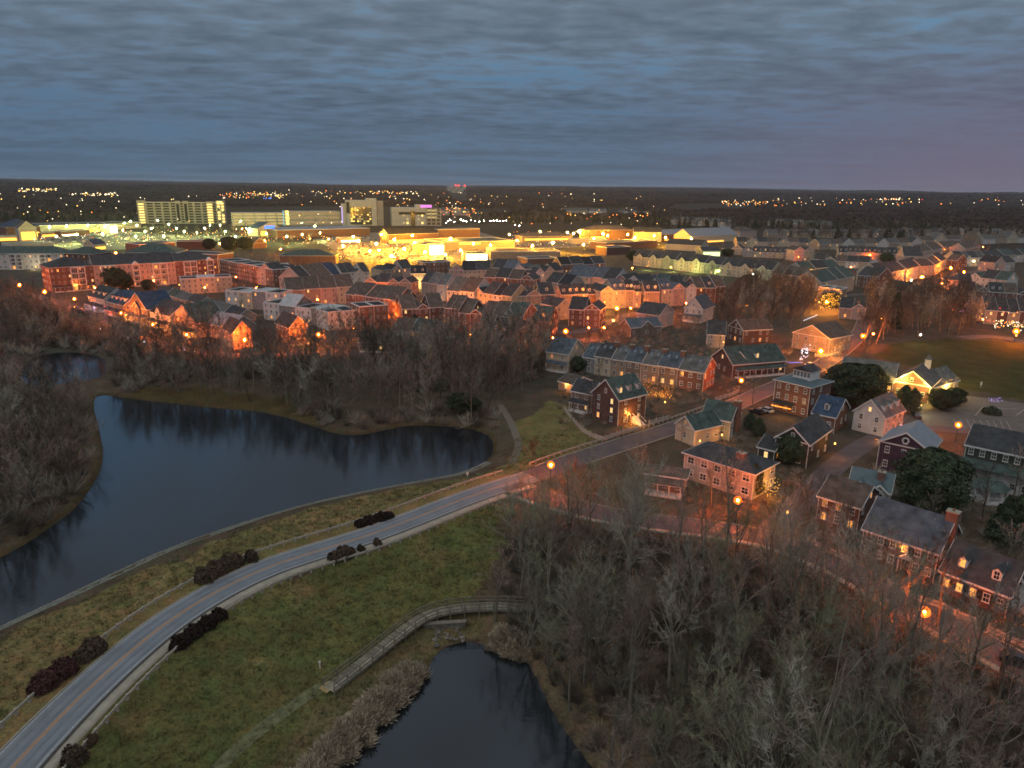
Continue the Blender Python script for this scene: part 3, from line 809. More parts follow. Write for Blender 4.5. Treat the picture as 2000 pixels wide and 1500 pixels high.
def _frame():
    mb = MB(); t = 0.10
    mb.box(-.56, .56, -.12, .02, -.05, .05); mb.box(-.53, .53, -.08, .02, .94, 1.04)
    mb.box(-.5, -.5+t, -.08, .02, .05, .94); mb.box(.5-t, .5, -.08, .02, .05, .94)
    mb.box(-.5+t, .5-t, -.065, .01, .47, .53); mb.box(-.025, .025, -.06, .01, .05, .94)
    return mb.mesh('window', TRIM)
FRAME = _frame()
def _pane(g):
    mb = MB(); mb.add([(-.42, -.03, .05), (.42, -.03, .05), (.42, -.03, .95), (-.42, -.03, .95)], [(0, 1, 2, 3)]); return mb.mesh('pane', g)
PANE = {'dark': _pane(G_DARK), 'lit': _pane(G_LIT), 'lit2': _pane(G_LIT2), 'dim': _pane(G_DIM)}
_b = MB(); _b.add([(-.42, -.03, .05), (.42, -.03, .05), (.42, -.03, .5), (-.42, -.03, .5)], [(0, 1, 2, 3)], 0); _b.add([(-.42, -.03, .5), (.42, -.03, .5), (.42, -.03, .95), (-.42, -.03, .95)], [(0, 1, 2, 3)], 1)
PANE['blind'] = _b.mesh('pane', [G_DARK, mat('drawn_blind', (0.22, 0.21, 0.19), 0.8)])
VENT = MB(); VENT.cyl((0, 0), .07, .07, -.3, .55, 6); VENT = VENT.mesh('vent_pipe', mat('grey_vent_metal', (0.3, 0.3, 0.3), 0.5))
def _door(m):
    mb = MB(); mb.box(-.5, .5, -.07, .02, 0, 1.0, 0); mb.box(-.58, -.5, -.10, .02, 0, 1.06, 1); mb.box(.5, .58, -.10, .02, 0, 1.06, 1); mb.box(-.5, .5, -.10, .02, 1.0, 1.06, 1)
    mb.box(-.3, .3, -.09, -.07, .55, .9, 2)
    return mb.mesh('door', [m, TRIM, G_DARK])
DOOR = _door(mat('dark_door_paint', (0.05, 0.03, 0.025), 0.5))
SHUT = MB(); SHUT.box(-.5, .5, -.05, .01, 0, 1); SHUT = SHUT.mesh('shutter', DARKTRIM)
HOUSES = []
def yrot(v): return Vector((-v.y, v.x, 0))
def put_window(e, side, u, z, w, h, kind, near, W, D, shutters=False):
    """side: 'f' front (y=0), 'l' x=0, 'r' x=W, 'b' back; u along the wall"""
    loc, rz = {'f': ((u, 0, z), 0), 'l': ((0, u, z), -math.pi/2), 'r': ((W, u, z), math.pi/2), 'b': ((u, D, z), math.pi)}[side]
    if near:
        f = link('window', FRAME, e, loc, rz, (w, 1.3, h)); link('pane', PANE['blind' if kind == 'dark' and (int(u*10)+int(z*7)) % 3 == 0 else kind], f)
        if shutters:
            for s in (-1, 1):
                du = s*(w*.5+.26)
                l2 = {'f': (u+du, 0, z), 'l': (0, u-du, z), 'r': (W, u+du, z), 'b': (u+du, D, z)}[side]
                link('shutter', SHUT, e, l2, rz, (.42, 1, h))
    else:
        link('window', WM[kind], e, loc, rz, (w, 1.6, h))
def house(label, E0, E1, depth, h, ridge='x', rise=None, wall='white', roof='dark grey', group=None, lit=0.12, near=False, depthL=None,
          dormers=0, chimney=(), porch=0.0, gable=0, name='house', cat='house', nwin=None, floors=None, litk=('lit', 'dim', 'lit2'), over=0.35,
          shutters=False, door=None, sides='auto', wmul=1.0, world=None, seed=None, columns=None, skylights=0, wpos='auto', avoid=True, porchm=None, wh=1.45, ww=0.95, z0=None, far=False):
    r = random.Random(seed if seed is not None else int(E0[0]*7 + E0[1]*13 + E1[0]) if world is None else seed or 1)
    if world is None:
        a = at(E0[0], E0[1], h); b = at(E1[0], E1[1], h)
    else: a, b = world
    zg = min(a.z, b.z) if z0 is None else z0
    a = Vector((a.x, a.y, 0)); b = Vector((b.x, b.y, 0))
    X = b-a; W = X.length; X.normalize(); Y = yrot(X)
    if depthL is not None:
        q = at(depthL[0], depthL[1], h); D = abs((Vector((q.x, q.y, 0))-a).dot(Y))
    elif isinstance(depth, tuple):
        q = at(depth[0], depth[1], h); D = abs((Vector((q.x, q.y, 0))-b).dot(Y))
    else: D = depth
    D = max(D, 3.0)
    e = empty(name, (a.x, a.y, zg), math.atan2(X.y, X.x))
    tag(e, label, cat, group)
    if rise is None: rise = (D if ridge == 'x' else W)*0.36 if ridge != 'flat' else 0
    wm, rm = WALL[wall], ROOF[roof]
    o = over
    mb = MB()
    B0 = -0.6
    rf = MB(); tr = MB()
    if ridge == 'x':
        mb.extr([(0, B0), (D, B0), (D, h), (D/2, h+rise), (0, h)], 'x', 0, W)
        s = rise/(D/2); t = 0.22
        rf.extr([(-o, h-o*s+.05), (D/2, h+rise+.05), (D+o, h-o*s+.05), (D+o, h-o*s+.05+t), (D/2, h+rise+.05+t), (-o, h-o*s+.05+t)], 'x', -o, W+o)
        for x in (-o-.06, W+o+.002): tr.extr([(-o-.05, h-o*s-.14), (D/2, h+rise-.14), (D+o+.05, h-o*s-.14), (D+o+.05, h-o*s+.24), (D/2, h+rise+.24), (-o-.05, h-o*s+.24)], 'x', x, x+.058)
        tr.box(-o, W+o, -o-.08, -o-.002, h-o*s-.12, h-o*s+.2); tr.box(-o, W+o, D+o+.002, D+o+.08, h-o*s-.12, h-o*s+.2)
    elif ridge == 'y':
        mb.extr([(0, B0), (W, B0), (W, h), (W/2, h+rise), (0, h)], 'y', 0, D)
        s = rise/(W/2); t = 0.22
        rf.extr([(-o, h-o*s+.05), (W/2, h+rise+.05), (W+o, h-o*s+.05), (W+o, h-o*s+.05+t), (W/2, h+rise+.05+t), (-o, h-o*s+.05+t)], 'y', -o, D+o)
        for y in (-o-.06, D+o+.002): tr.extr([(-o-.05, h-o*s-.14), (W/2, h+rise-.14), (W+o+.05, h-o*s-.14), (W+o+.05, h-o*s+.24), (W/2, h+rise+.24), (-o-.05, h-o*s+.24)], 'y', y, y+.058)
        tr.box(-o-.08, -o-.002, -o, D+o, h-o*s-.12, h-o*s+.2); tr.box(W+o+.002, W+o+.08, -o, D+o, h-o*s-.12, h-o*s+.2)
        tr.box(-.03, W+.03, -.10, -.004, h-.1, h+.14)
    elif ridge == 'hip':
        mb.box(0, W, 0, D, B0, h)
        o = max(over, .5)
        k = min(W, D)/2
        x0, x1, y0, y1 = -o, W+o, -o, D+o
        if W >= D: r0_, r1_ = (k, D/2), (W-k, D/2)
        else: r0_, r1_ = (W/2, k), (W/2, D-k)
        for zz, base in ((h+.02, 0), ):
            vs = [(x0, y0, zz), (x1, y0, zz), (x1, y1, zz), (x0, y1, zz), (x0, y0, zz+.2), (x1, y0, zz+.2), (x1, y1, zz+.2), (x0, y1, zz+.2), (*r0_, zz+rise), (*r1_, zz+rise)]
            if W >= D: fs = [(0, 3, 2, 1), (0, 1, 5, 4), (1, 2, 6, 5), (2, 3, 7, 6), (3, 0, 4, 7), (4, 5, 9, 8), (5, 6, 9), (6, 7, 8, 9), (7, 4, 8)]
            else: fs = [(0, 3, 2, 1), (0, 1, 5, 4), (1, 2, 6, 5), (2, 3, 7, 6), (3, 0, 4, 7), (4, 5, 8), (5, 6, 9, 8), (6, 7, 9), (7, 4, 8, 9)]
            rf.add(vs, fs)
        tr.box(x0-.05, x1+.05, y0-.06, y0-.004, h, h+.24); tr.box(x1+.004, x1+.06, y0, y1, h, h+.24); tr.box(x0-.06, x0-.004, y0, y1, h, h+.24)
    else:
        mb.box(0, W, 0, D, B0, h)
        rf.box(.25, W-.25, .25, D-.25, h-.3, h+.12)
        tr.box(-.08, W+.08, -.08, .25, h+.002, h+.5); tr.box(-.08, W+.08, D-.25, D+.08, h+.002, h+.5); tr.box(-.08, .25, .252, D-.252, h+.002, h+.5); tr.box(W-.25, W+.08, .252, D-.252, h+.002, h+.5)
    gx = []
    if gable:                          # a bay with its own gable on the front
        for gi in range(gable):
            c = W*(gi+.5)/gable; gw = min(W/gable*.42, 3.2) if gable > 1 else min(W*.24, 3.0)
            pr = .7; gr = gw*.85
            mb.extr([(c-gw, B0), (c+gw, B0), (c+gw, h), (c, h+gr), (c-gw, h)], 'y', -pr, .6)
            s2 = gr/gw; oo = .25; back = min(D/2, gr/(rise/(D/2)+1e-6) + .3) if ridge == 'x' else 1.5
            rf.extr([(c-gw-oo, h-oo*s2+.05), (c, h+gr+.05), (c+gw+oo, h-oo*s2+.05), (c+gw+oo, h-oo*s2+.25), (c, h+gr+.25), (c-gw-oo, h-oo*s2+.25)], 'y', -pr-oo, back)
            tr.extr([(c-gw-oo-.04, h-oo*s2-.12), (c, h+gr-.12), (c+gw+oo+.04, h-oo*s2-.12), (c+gw+oo+.04, h-oo*s2+.27), (c, h+gr+.27), (c-gw-oo-.04, h-oo*s2+.27)], 'y', -pr-oo-.06, -pr-oo-.003)
            gx.append((c-gw, c+gw, pr))
    tr.box(-.06, .06, -.06, .06, 0, h-.15); tr.box(W-.06, W+.06, -.06, .06, 0, h-.15)
    mb.build('wall', wm, e); rf.build('roof', rm, e); tr.build('trim', TRIM if wall not in ('brown brick',) else TRIM, e)
    # windows
    nf = floors or max(1, int(h/2.7 + .3)); fh = h/nf
    mid = a + X*W/2 + Y*D/2; camv = Vector((-mid.x, -mid.y, 0))
    visible = {'f': (-Y).dot(camv) > 0, 'r': X.dot(camv + X*(-W/2)) > -2, 'l': (-X).dot(camv + X*(W/2)) > -2, 'b': Y.dot(camv) > 5}
    def wk():
        return r.choice(litk) if r.random() < lit else 'dark'
    wh_ = min(wh, fh*.55)
    if nwin != 0:
        for sd, L in (('f', W), ('l', D), ('r', D), ('b', W)):
            if not visible[sd]: continue
            if sides != 'auto' and sd not in sides: continue
            n = (nwin if (nwin and sd == 'f') else max(1, int(L/2.9*wmul)))
            for f in range(nf):
                for i in range(n):
                    u = L*(i+.5)/n
                    if sd != 'f' and ((i*7+f*3) % 5 == 0) and n > 2: continue
                    z = f*fh + fh*.32
                    dd = 0
                    if sd == 'f':
                        if door is not None and f == 0 and abs(u-door) < 1.0: continue
                        inb = [g for g in gx if g[0]-.3 < u < g[1]+.3]
                        if inb: continue
                    if sd == 'f' and porch and f == 0 and not far: pass
                    put_window(e, sd, u, z, ww, wh_, wk(), near, W, D, shutters and near)
        for g in gx:
            for f in range(nf):
                ob = link('window', WM[wk()], e, ((g[0]+g[1])/2, -g[2], f*fh+fh*.32), 0, (1.5, 1.6, wh_))
            link('window', WM['dark'], e, ((g[0]+g[1])/2, -g[2], h+.3), 0, (.7, 1.6, .9))
        # attic windows in the gables
        ak = 'dark'
        if ridge == 'x':
            for sd in 'lr':
                if visible[sd] and rise > 2.2: put_window(e, sd, D/2, h+rise*.18, .8, min(1.2, rise*.4), wk(), near, W, D)
        elif ridge == 'y' and rise > 2.0: put_window(e, 'f', W/2, h+rise*.2, .8, min(1.2, rise*.4), wk(), near, W, D)
    if door is not None: link('door', DOOR, e, (door, 0, .2), 0, (1.05, 1, 2.2))
    # dormers on the front slope
    if dormers and ridge == 'x':
        s = rise/(D/2)
        dp = MB(); y0 = D*.12; z0 = h + s*y0 + .2; hh = min(1.5, rise*.42); gy = .5
        def slope_y(z): return (z-h-.1)/s
        dw = .62
        top = z0+hh
        dp.add([(-dw, y0, z0-.1), (dw, y0, z0-.1), (dw, y0, top), (0, y0, top+gy), (-dw, y0, top), (-dw, slope_y(top), top), (dw, slope_y(top), top), (0, slope_y(top+gy), top+gy)],
               [(0, 1, 2, 3, 4), (0, 4, 5), (1, 6, 2)], 0)
        oo = .14
        dp.add([(-dw-oo, y0-oo, top-.06), (0, y0-oo, top+gy+.08), (dw+oo, y0-oo, top-.06), (-dw-oo, slope_y(top)+.1, top-.06), (0, slope_y(top+gy)+.2, top+gy+.08), (dw+oo, slope_y(top)+.1, top-.06),
                (-dw-oo, y0-oo, top-.18), (0, y0-oo, top+gy-.06), (dw+oo, y0-oo, top-.18)], [(0, 1, 4, 3), (1, 2, 5, 4), (6, 7, 1, 0), (7, 8, 2, 1)], 1)
        dm = dp.mesh('dormer', [TRIM, rm])
        for i in range(dormers):
            c = W*(i+.5)/dormers
            d_ = link('dormer', dm, e, (c, 0, 0)); link('window', WM[wk()], d_, (0, y0, z0+.08), 0, (.82, 1.4, hh*.95))
    if near and ridge == 'x' and W > 5:
        for fx, fy in ((.28, .72), (.63, .66), (.8, .38)):
            sl = rise*(1-abs(fy-.5)*2); link('vent_pipe', VENT, e, (W*fx, D*fy, h+sl+.2))
    sk = MB()
    for i in range(skylights):
        s = rise/(D/2); c = W*(.3+.4*i/max(1, skylights-1)); y = D*.33; z = h+s*y+.28
        sm = MB(); sm.add([(-.35, -.5, -.5*s), (.35, -.5, -.5*s), (.35, .5, .5*s), (-.35, .5, .5*s), (-.35, -.5, -.5*s+.12), (.35, -.5, -.5*s+.12), (.35, .5, .5*s+.12), (-.35, .5, .5*s+.12)], [(0, 3, 2, 1), (4, 5, 6, 7), (0, 1, 5, 4), (1, 2, 6, 5), (2, 3, 7, 6), (3, 0, 4, 7)])
        sm.build('skylight', SKYL, e, (c, y, z))
    for cx, cy, cw, ctop in chimney:
        cm = MB(); zt = h+rise+ctop
        cm.box(cx*W-cw/2, cx*W+cw/2, cy*D-cw*.4, cy*D+cw*.4, h*.3 if cx > .95 or cx < .05 else h, zt, 0)
        cm.box(cx*W-cw/2-.1, cx*W+cw/2+.1, cy*D-cw*.4-.1, cy*D+cw*.4+.1, zt+.002, zt+.18, 1); cm.box(cx*W-.15, cx*W+.15, cy*D-.15, cy*D+.15, zt+.19, zt+.6, 0)
        cm.build('chimney', [WALL['brick'], MATS['pavement_concrete']], e)
    if porch:
        pm = MB(); pd = porch; ph = min(2.9, h*.9)
        pr0, pr1 = (0.05*W, .95*W)
        pm.extr([(-pd-.2, ph-.1), (-.01, ph+.55), (-.01, ph+.75), (-pd-.2, ph+.08)], 'x', pr0-.2, pr1+.2, 0)
        pm.box(pr0-.1, pr1+.1, -pd-.12, -.012, ph-.32, ph-.12, 1); pm.box(pr0-.1, pr1+.1, -pd-.1, -.014, -.3, .35, 1)
        po = pm.build('porch', [rm, TRIM], e)
        nc = max(2, int(W/2.4)+1)
        cmh = COLM
        for i in range(nc): link('column', cmh, po, (pr0+.1+(pr1-pr0-.2)*i/(nc-1), -pd+.05, .35), 0, (1, 1, ph-.67))
    if avoid:
        c = a + X*W/2 + Y*D/2
        n = max(1, int(W/D+.5))
        for i in range(n):
            q = a + X*W*(i+.5)/n + Y*D/2; AVOID.append((q.x, q.y, max(W/n, D)*.55+1.0))
    HOUSES.append((label, W, D))
    e['_w'] = W; 
    return e, a, X, Y, W, D
COLM = MB(); COLM.cyl((0, 0), .12, .10, 0, 1, 8); COLM.box(-.16, .16, -.16, .16, 0, .04); COLM.box(-.15, .15, -.15, .15, .96, 1); COLM = COLM.mesh('column', TRIM)
SKYL = glass_mat('skylight_glass', (0.16, 0.19, 0.22), 0.2)
ORD = ['first', 'second', 'third', 'fourth', 'fifth', 'sixth', 'seventh', 'eighth', 'ninth', 'tenth', 'eleventh', 'twelfth', 'thirteenth', 'fourteenth']
def row(phrase, p0, p1, n, depth, h, walls, roofs, ridges='x', lit=.12, kind='rowhouse', gap=1.0, dorm='0', gables='0', group=None, var=.4, **kw):
    a = at(p0[0], p0[1], h); b = at(p1[0], p1[1], h)
    z0 = 0.0
    a = Vector((a.x, a.y, 0)); b = Vector((b.x, b.y, 0)); X = (b-a)/n; u = X.normalized(); Y = yrot(u)
    r = random.Random(int(p0[0]*3+p0[1]*5))
    for i in range(n):
        s = Y*r.uniform(-.5, .5)*(var > 0)
        q0 = a + X*(i + (1-gap)/2) + s; q1 = a + X*(i+1-(1-gap)/2) + s
        rg = {'x': 'x', 'y': 'y', 'h': 'hip', 'f': 'flat'}[ridges[i % len(ridges)]]
        wl = walls[i % len(walls)]; rf_ = roofs[i % len(roofs)]
        shp = {'x': 'ridged', 'y': 'gable-fronted', 'hip': 'hip-roofed', 'flat': 'flat-roofed'}[rg]
        where = f'{ORD[i]} from the left in {phrase}' if n > 1 else f'in {phrase}'
        lab = f'{wl} {shp} {kind}, {where}'
        if len(lab.split()) > 16: lab = f'{wl} {kind}, {where}'
        if len(lab.replace('-', ' ').split()) > 17: lab = lab.replace(' from the left', '')
        if len(lab.split()) > 16: lab = ' '.join(lab.split()[:16])
        house(lab, p0, p1, depth, h + r.uniform(-var, var), rg, None, wl, rf_, group or f'houses in {phrase}', lit, world=(q0, q1), seed=int(p0[0]*31+i*17),
              dormers=int(dorm[i % len(dorm)]), gable=int(gables[i % len(gables)]), z0=z0, over=.28, name='rowhouse' if 'row' in kind else 'house', **kw)
# ---- the houses near the camera, one by one
B, BB = 'brick', 'brown brick'
n1 = house('brown brick three-storey house with white-edged gable and lit front steps behind the picket fence', (1209,781), (1262,768), 0, 7.3, 'x', 4.4, BB, 'green', lit=.12, near=True, depthL=(1157,765), dormers=3, shutters=True, door=4.2, wmul=.8)
house('low dark wing with white two-storey veranda beside the brown brick house', (1117,762), (1156,770), 6.5, 5.6, 'x', 2.6, 'taupe', 'dark grey', near=True, porch=1.8, lit=.05, name='veranda_wing')
house('small brown-roofed garage with a lit door beyond the green lawn', (1092,744), (1120,752), 8, 2.8, 'x', 1.8, 'tan', 'brown', near=False, lit=.9, nwin=1, name='garage', cat='garage')
wl = ['grey', 'cream', 'tan', 'taupe', 'tan', 'taupe', B]
desc = ['short grey', 'cream', 'pinkish tan', 'grey-brown', 'light taupe', 'dim taupe', 'end brick']
rc = ['slate blue', 'dark grey', 'grey', 'slate blue', 'grey', 'slate blue', 'grey']
pa = at(1140,692,6.2); pb = at(1375,728,6.2); pa = Vector((pa.x, pa.y, 0)); pb = Vector((pb.x, pb.y, 0)); u = (pb-pa); cuts = [0, .11, .245, .375, .505, .65, .80, 1.0]
for i in range(7):
    off = yrot(u.normalized())*(-.35*(i % 2))
    house(f'{desc[i]} unit with skylights, {ORD[i]} from the left of the chimneyed terrace', None or (0, 0), (1, 1), 11, 6.2+(.25 if i % 2 else 0) - (.8 if i == 0 else 0), 'x', 3.6, wl[i], rc[i], 'terrace with brick chimneys',
          lit=(.2, .1, .3, .12, .35, .35, .2)[i], near=True, world=(pa+u*cuts[i]+off, pa+u*cuts[i+1]+off), seed=50+i, chimney=((.98, .42, 1.5, .9),) if i < 6 else (), skylights=2, floors=2, ww=1.15, wmul=1.15, z0=0, name='rowhouse', litk=('lit2', 'lit'))
house('white-gabled cream house left of the chimneyed terrace', (1068,686), (1110,692), (1144,680), 6.4, 'x', 4.0, 'cream', 'slate blue', near=True, lit=.15, wmul=.9, porch=1.6)
n4 = house('pale green house with a tall brick chimney on its right gable', (1372,811), (1427,822), (1457,811), 5.2, 'x', 3.4, 'pale green', 'green', near=True, lit=.1, chimney=((1.03, .5, 1.7, .9),), nwin=2, floors=2)
house('small pale wing with steep front gable beside the pale green house', (1321,826), (1357,840), 9, 4.2, 'y', 2.6, 'cream', 'green', near=True, lit=.1, floors=1, nwin=1, name='house_wing')
house('entrance wing with glowing door below the pale green house', (1360,846), (1393,842), 5, 2.6, 'x', 1.7, 'cream', 'dark grey', near=True, lit=.9, nwin=1, floors=1, name='entrance_wing')
n5 = house('wide hip-roofed stucco house lit orange by the street lamp', (1338,885), (1473,927), (1512,903), 5.6, 'hip', 2.4, 'stucco', 'dark grey', near=True, lit=.06, nwin=5, floors=2, chimney=((.72, .3, 1.6, .2),), ww=1.7)
house('white pergola porch with columns left of the stucco house', (1262,925), (1338,936), 5, 3.6, 'hip', 1.1, 'taupe', 'brown', near=True, porch=2.4, nwin=3, name='porch_house', lit=0)
n6 = house('dark green gabled house with white rake boards on the lane', (1516,853), (1580,868), (1632,840), 5.8, 'y', 3.1, 'dark green', 'dark grey', near=True, lit=0, nwin=2, wmul=.8)
house('low shed-like wing with lit window left of the dark green house', (1482,872), (1513,880), 7, 3.2, 'x', 1.8, 'dark green', 'dark grey', near=True, lit=.9, nwin=1, floors=1, name='house_wing')
n7 = house('tall red brick building with a white cupola and glowing awning', (1515,742), (1583,758), (1610,742), 8.6, 'hip', 1.3, B, 'teal', near=True, lit=.2, nwin=4, floors=3, name='brick_building', cat='building')
house('brick annex with blue roof and one big white dormer', (1588,806), (1632,815), (1660,797), 4.4, 'x', 3.6, B, 'blue', near=True, lit=.05, dormers=1, nwin=2, floors=1)
n8 = house('pale grey house with three dormers and two lit windows under its front gable', (1729,816), (1766,800), 0, 5.2, 'x', 3.8, 'white', 'grey', near=True, lit=.1, depthL=(1667,802), dormers=3, floors=2)
n9 = house('dark purple house with round gable window and pale metal roof', (1719,862), (1817,883), (1857,862), 6.5, 'y', 3.2, 'purple', 'pale metal', near=True, lit=0, nwin=3, floors=2, wmul=.7)
n10 = house('white and dark shingled house with an octagonal porch at the right edge', (1888,868), (2050,902), 12, 8.6, 'x', 3.0, 'white', 'dark grey', near=True, lit=0, nwin=7, floors=3, wmul=.7)
n11 = house('long slate-roofed brick house with pedimented white door and tall end chimney', (1688,1032), (1833,1080), (1888,1043), 5.3, 'x', 4.0, BB, 'slate blue', near=True, lit=.12, nwin=6, floors=2, chimney=((.985, .5, 1.7, 1.3),), shutters=True, door=7.0, litk=('lit',))
house('lower brick wing with two white dormers right of the long brick house', (1840,1113), (1972,1163), 8.5, 3.6, 'x', 3.6, BB, 'dark grey', near=True, lit=.3, nwin=5, floors=1, dormers=2, shutters=True, litk=('lit',), name='house_wing')
house('white gabled conservatory wing at the right edge by the fence', (1966,1146), (2010,1160), 7, 3.4, 'y', 2.4, 'white', 'dark grey', near=True, lit=.1, name='house_wing')
house('brown brick house with lit side window behind the street trees', (1600,968), (1680,992), 10, 5.2, 'x', 2.6, BB, 'brown', near=True, lit=.3, nwin=3, litk=('lit', 'dim'))
house('teal-roofed cottage with two small front gables and a brick chimney', (1660,946), (1738,962), 7, 4.6, 'x', 2.4, 'grey', 'teal', near=True, lit=.1, gable=2, chimney=((.72, .3, 1.3, .6),), floors=2)
house('long brick community hall with grey roof behind the big dark evergreen', (1640,732), (1745,746), 15, 5.0, 'x', 4.2, B, 'grey', near=True, lit=.2, nwin=8, floors=1, name='community_hall', cat='hall', wh=2)
n12 = house('brick hall pavilion with yellow floodlit gable', (1744,744), (1817,756), 15, 5.0, 'y', 3.9, B, 'grey', near=True, lit=0, nwin=3, floors=1, name='community_hall', cat='hall')
house('low hall wing with glowing end gable beside the string-lit shrub', (1822,756), (1872,742), 9, 3.6, 'x', 3.4, 'cream', 'grey', near=True, lit=.6, nwin=4, floors=1, name='community_hall', cat='hall', litk=('lit2',))
n13 = house('brown house with its broad gable lit orange and string lights on the porch side', (1550,649), (1621,662), (1645,650), 6.2, 'y', 4.0, 'tan', 'brown', near=True, lit=.15, nwin=4, floors=2)
house('brick house under a green roof left of the holiday lights', (1432,712), (1534,704), 12, 4.6, 'x', 4.4, BB, 'green', near=True, lit=.25, nwin=6, floors=1, porch=1.6, dormers=1)
house('brown brick house with pinkish roof among dark trees', (1424,636), (1452,645), (1476,633), 6.0, 'y', 3.4, BB, 'brown', lit=.1, near=True)
house('white temple-fronted house with tall columns among bare trees', (1337,600), (1373,604), 14, 6.5, 'y', 5.2, 'white', 'slate blue', lit=.1, near=True, porch=2.2)
house('pinkish gabled house left of the temple-fronted one', (1287,616), (1316,608), 11, 6.4, 'y', 4.0, 'pink', 'dark grey', lit=.08, near=True)
house('dim grey house with steep roof behind the terrace chimneys', (1382,652), (1416,654), 10, 5.5, 'x', 4.4, 'grey', 'dark grey', lit=.15, near=True)
house('low grey house with an arched window right of the orange lamps', (1232,640), (1292,636), 9, 4.2, 'x', 2.8, 'taupe', 'slate blue', lit=.2, gable=1)
house('brick cottage with two lit upper windows by the corner lamp', (1428,700), (1462,706), 9, 5.0, 'y', 2.8, BB, 'dark grey', lit=.5, near=True, nwin=2)
house('pale cream garage-like house behind the evergreen on the left', (1057,592), (1088,599), 9, 6.5, 'x', 3.2, 'cream', 'dark grey', lit=.05)
house('pink-lit gable-fronted house at the edge of the lakeside wood', (857,655), (893,648), 16, 6.4, 'y', 4.0, 'pink', 'green', lit=.25, near=True)
house('dim brown house behind the lakeside wood left of the pink-lit gable', (765,645), (800,648), 12, 6, 'x', 4.0, 'tan', 'brown', lit=.2)
house('low house with glowing porch lights behind the lakeside wood', (700,668), (770,670), 9, 3.6, 'x', 2.4, 'tan', 'brown', lit=.6, porch=1.6)
house('tall gabled house outlined by orange light in the lakeside wood', (565,640), (600,636), 14, 7, 'y', 4.0, 'tan', 'dark grey', lit=.3, porch=2)
house('dim gabled house in the wood beside the pair of orange lamps', (455,650), (490,646), 12, 6.5, 'y', 4.0, 'pink', 'dark grey', lit=.2)
house('grey house with skylights above the lakeside wood', (405,632), (452,640), 11, 5.5, 'x', 4.0, 'grey', 'pale metal', lit=.05, skylights=3)
# ---- rows, left part
row('the lakeside row with string-lit porches', (168,577), (388,632), 5, 13, 6.2, ['white', 'tan', 'taupe', 'white', 'cream'], ['dark grey', 'blue', 'blue', 'dark grey', 'green'], 'xxyxy', .2, 'house', .82, '3400', '00110'[:5], porch=2.4)
row('the low garage row behind the lakeside houses', (305,568), (465,618), 7, 8, 3.0, ['tan'], ['dark grey', 'green', 'grey'], 'x', .05, 'garage', 1.0, nwin=1)
row('the terrace behind the lakeside garages', (228,580), (290,598), 3, 10, 5.0, ['grey'], ['blue', 'dark grey'], 'x', .05, 'house')
row('the upper group of flat modern houses', (352,545), (452,541), 3, 12, 8.5, ['cream'], ['black', 'white'], 'f', .15, 'townhouse')
row('the middle group of flat modern houses', (440,568), (545,574), 4, 12, 8.5, ['white', 'cream', 'grey'], ['black', 'white', 'white'], 'f', .15, 'townhouse')
row('the lower group of flat modern houses', (515,592), (640,606), 4, 12, 7.5, ['white', 'grey'], ['black', 'white'], 'fxff', .2, 'townhouse')
row('the pair right of the flat modern houses', (640,610), (698,604), 2, 12, 8, ['white'], ['black'], 'f', .1, 'townhouse')
row('the tall brick block above the orange porch lights', (702,600), (757,596), 2, 12, 10, [B], ['black'], 'f', .1, 'townhouse')
row('the orange-lit brick terrace behind the long apartment block', (428,508), (532,527), 5, 14, 10.5, [B], ['black'], 'f', .1, 'rowhouse')
row('the orange brick pair right of the long terrace', (533,520), (566,519), 2, 12, 8, [B], ['white'], 'f', .1, 'rowhouse')
row('the pink-lit pair below the brick terrace', (537,534), (588,528), 2, 16, 8, ['pink'], ['dark grey'], 'xy', .1, 'house')
row('the big-roofed row in front of the shopping lot', (590,545), (668,534), 4, 18, 8, ['pink', 'tan', 'cream', 'cream'], ['dark grey', 'brown', 'brown', 'blue'], 'x', .05)
row('the white row in front of the car-filled lot', (668,534), (722,530), 4, 14, 8.5, ['white'], ['dark grey'], 'xxyx', .08)
row('the brown-roofed row with orange walls', (560,566), (690,560), 4, 15, 8.5, ['tan', 'tan', 'pink', 'cream'], ['brown'], 'x', .12)
row('the front brown-roofed brick row', (676,572), (775,588), 5, 14, 9.5, [B, B, BB], ['brown'], 'x', .15)
row('the steep-roofed group beside the bright doorway', (776,590), (812,592), 2, 14, 9, [BB, 'tan'], ['brown', 'dark grey'], 'xy', .15)
row('the three small tan gables in mid town', (713,549), (803,553), 4, 12, 7, ['tan', 'tan', 'taupe'], ['dark grey'], 'yxyy', .03)
row('the dark-roofed group under the shopping lot', (745,528), (805,524), 3, 14, 8, ['cream', 'tan', 'pink'], ['dark grey', 'black'], 'hyx', .12)
house('narrow grey house with two round dormers and string-lit front', (803,534), (833,534), 13, 9.5, 'x', 4.0, 'grey', 'black', lit=.3, dormers=2)
row('the dark red brick block in mid town', (826,514), (879,512), 2, 12, 9, [B], ['black'], 'f', .25)
row('the pale row beside the white-lit store', (878,528), (958,528), 3, 15, 8.5, ['pink', 'cream', 'cream'], ['dark grey', 'black'], 'yxx', .15)
row('the slate-roofed row beyond the brick gables', (962,522), (1048,528), 4, 14, 8.5, ['white'], ['dark grey', 'slate blue', 'slate blue', 'grey'], 'xxyh', .1)
row('the stepped grey row in the centre', (822,552), (870,556), 3, 14, 9, ['grey', 'grey', 'white'], ['dark grey', 'grey', 'grey'], 'x', .15)
row('the broad white row in the centre', (872,566), (925,572), 2, 17, 9, ['white'], ['grey', 'brown'], 'x', .1)
row('the cream row right of the broad white one', (927,570), (1000,580), 4, 14, 9, ['cream', 'cream', 'white', 'pale green'], ['black', 'dark grey'], 'yxxx', .12, porch=1.6)
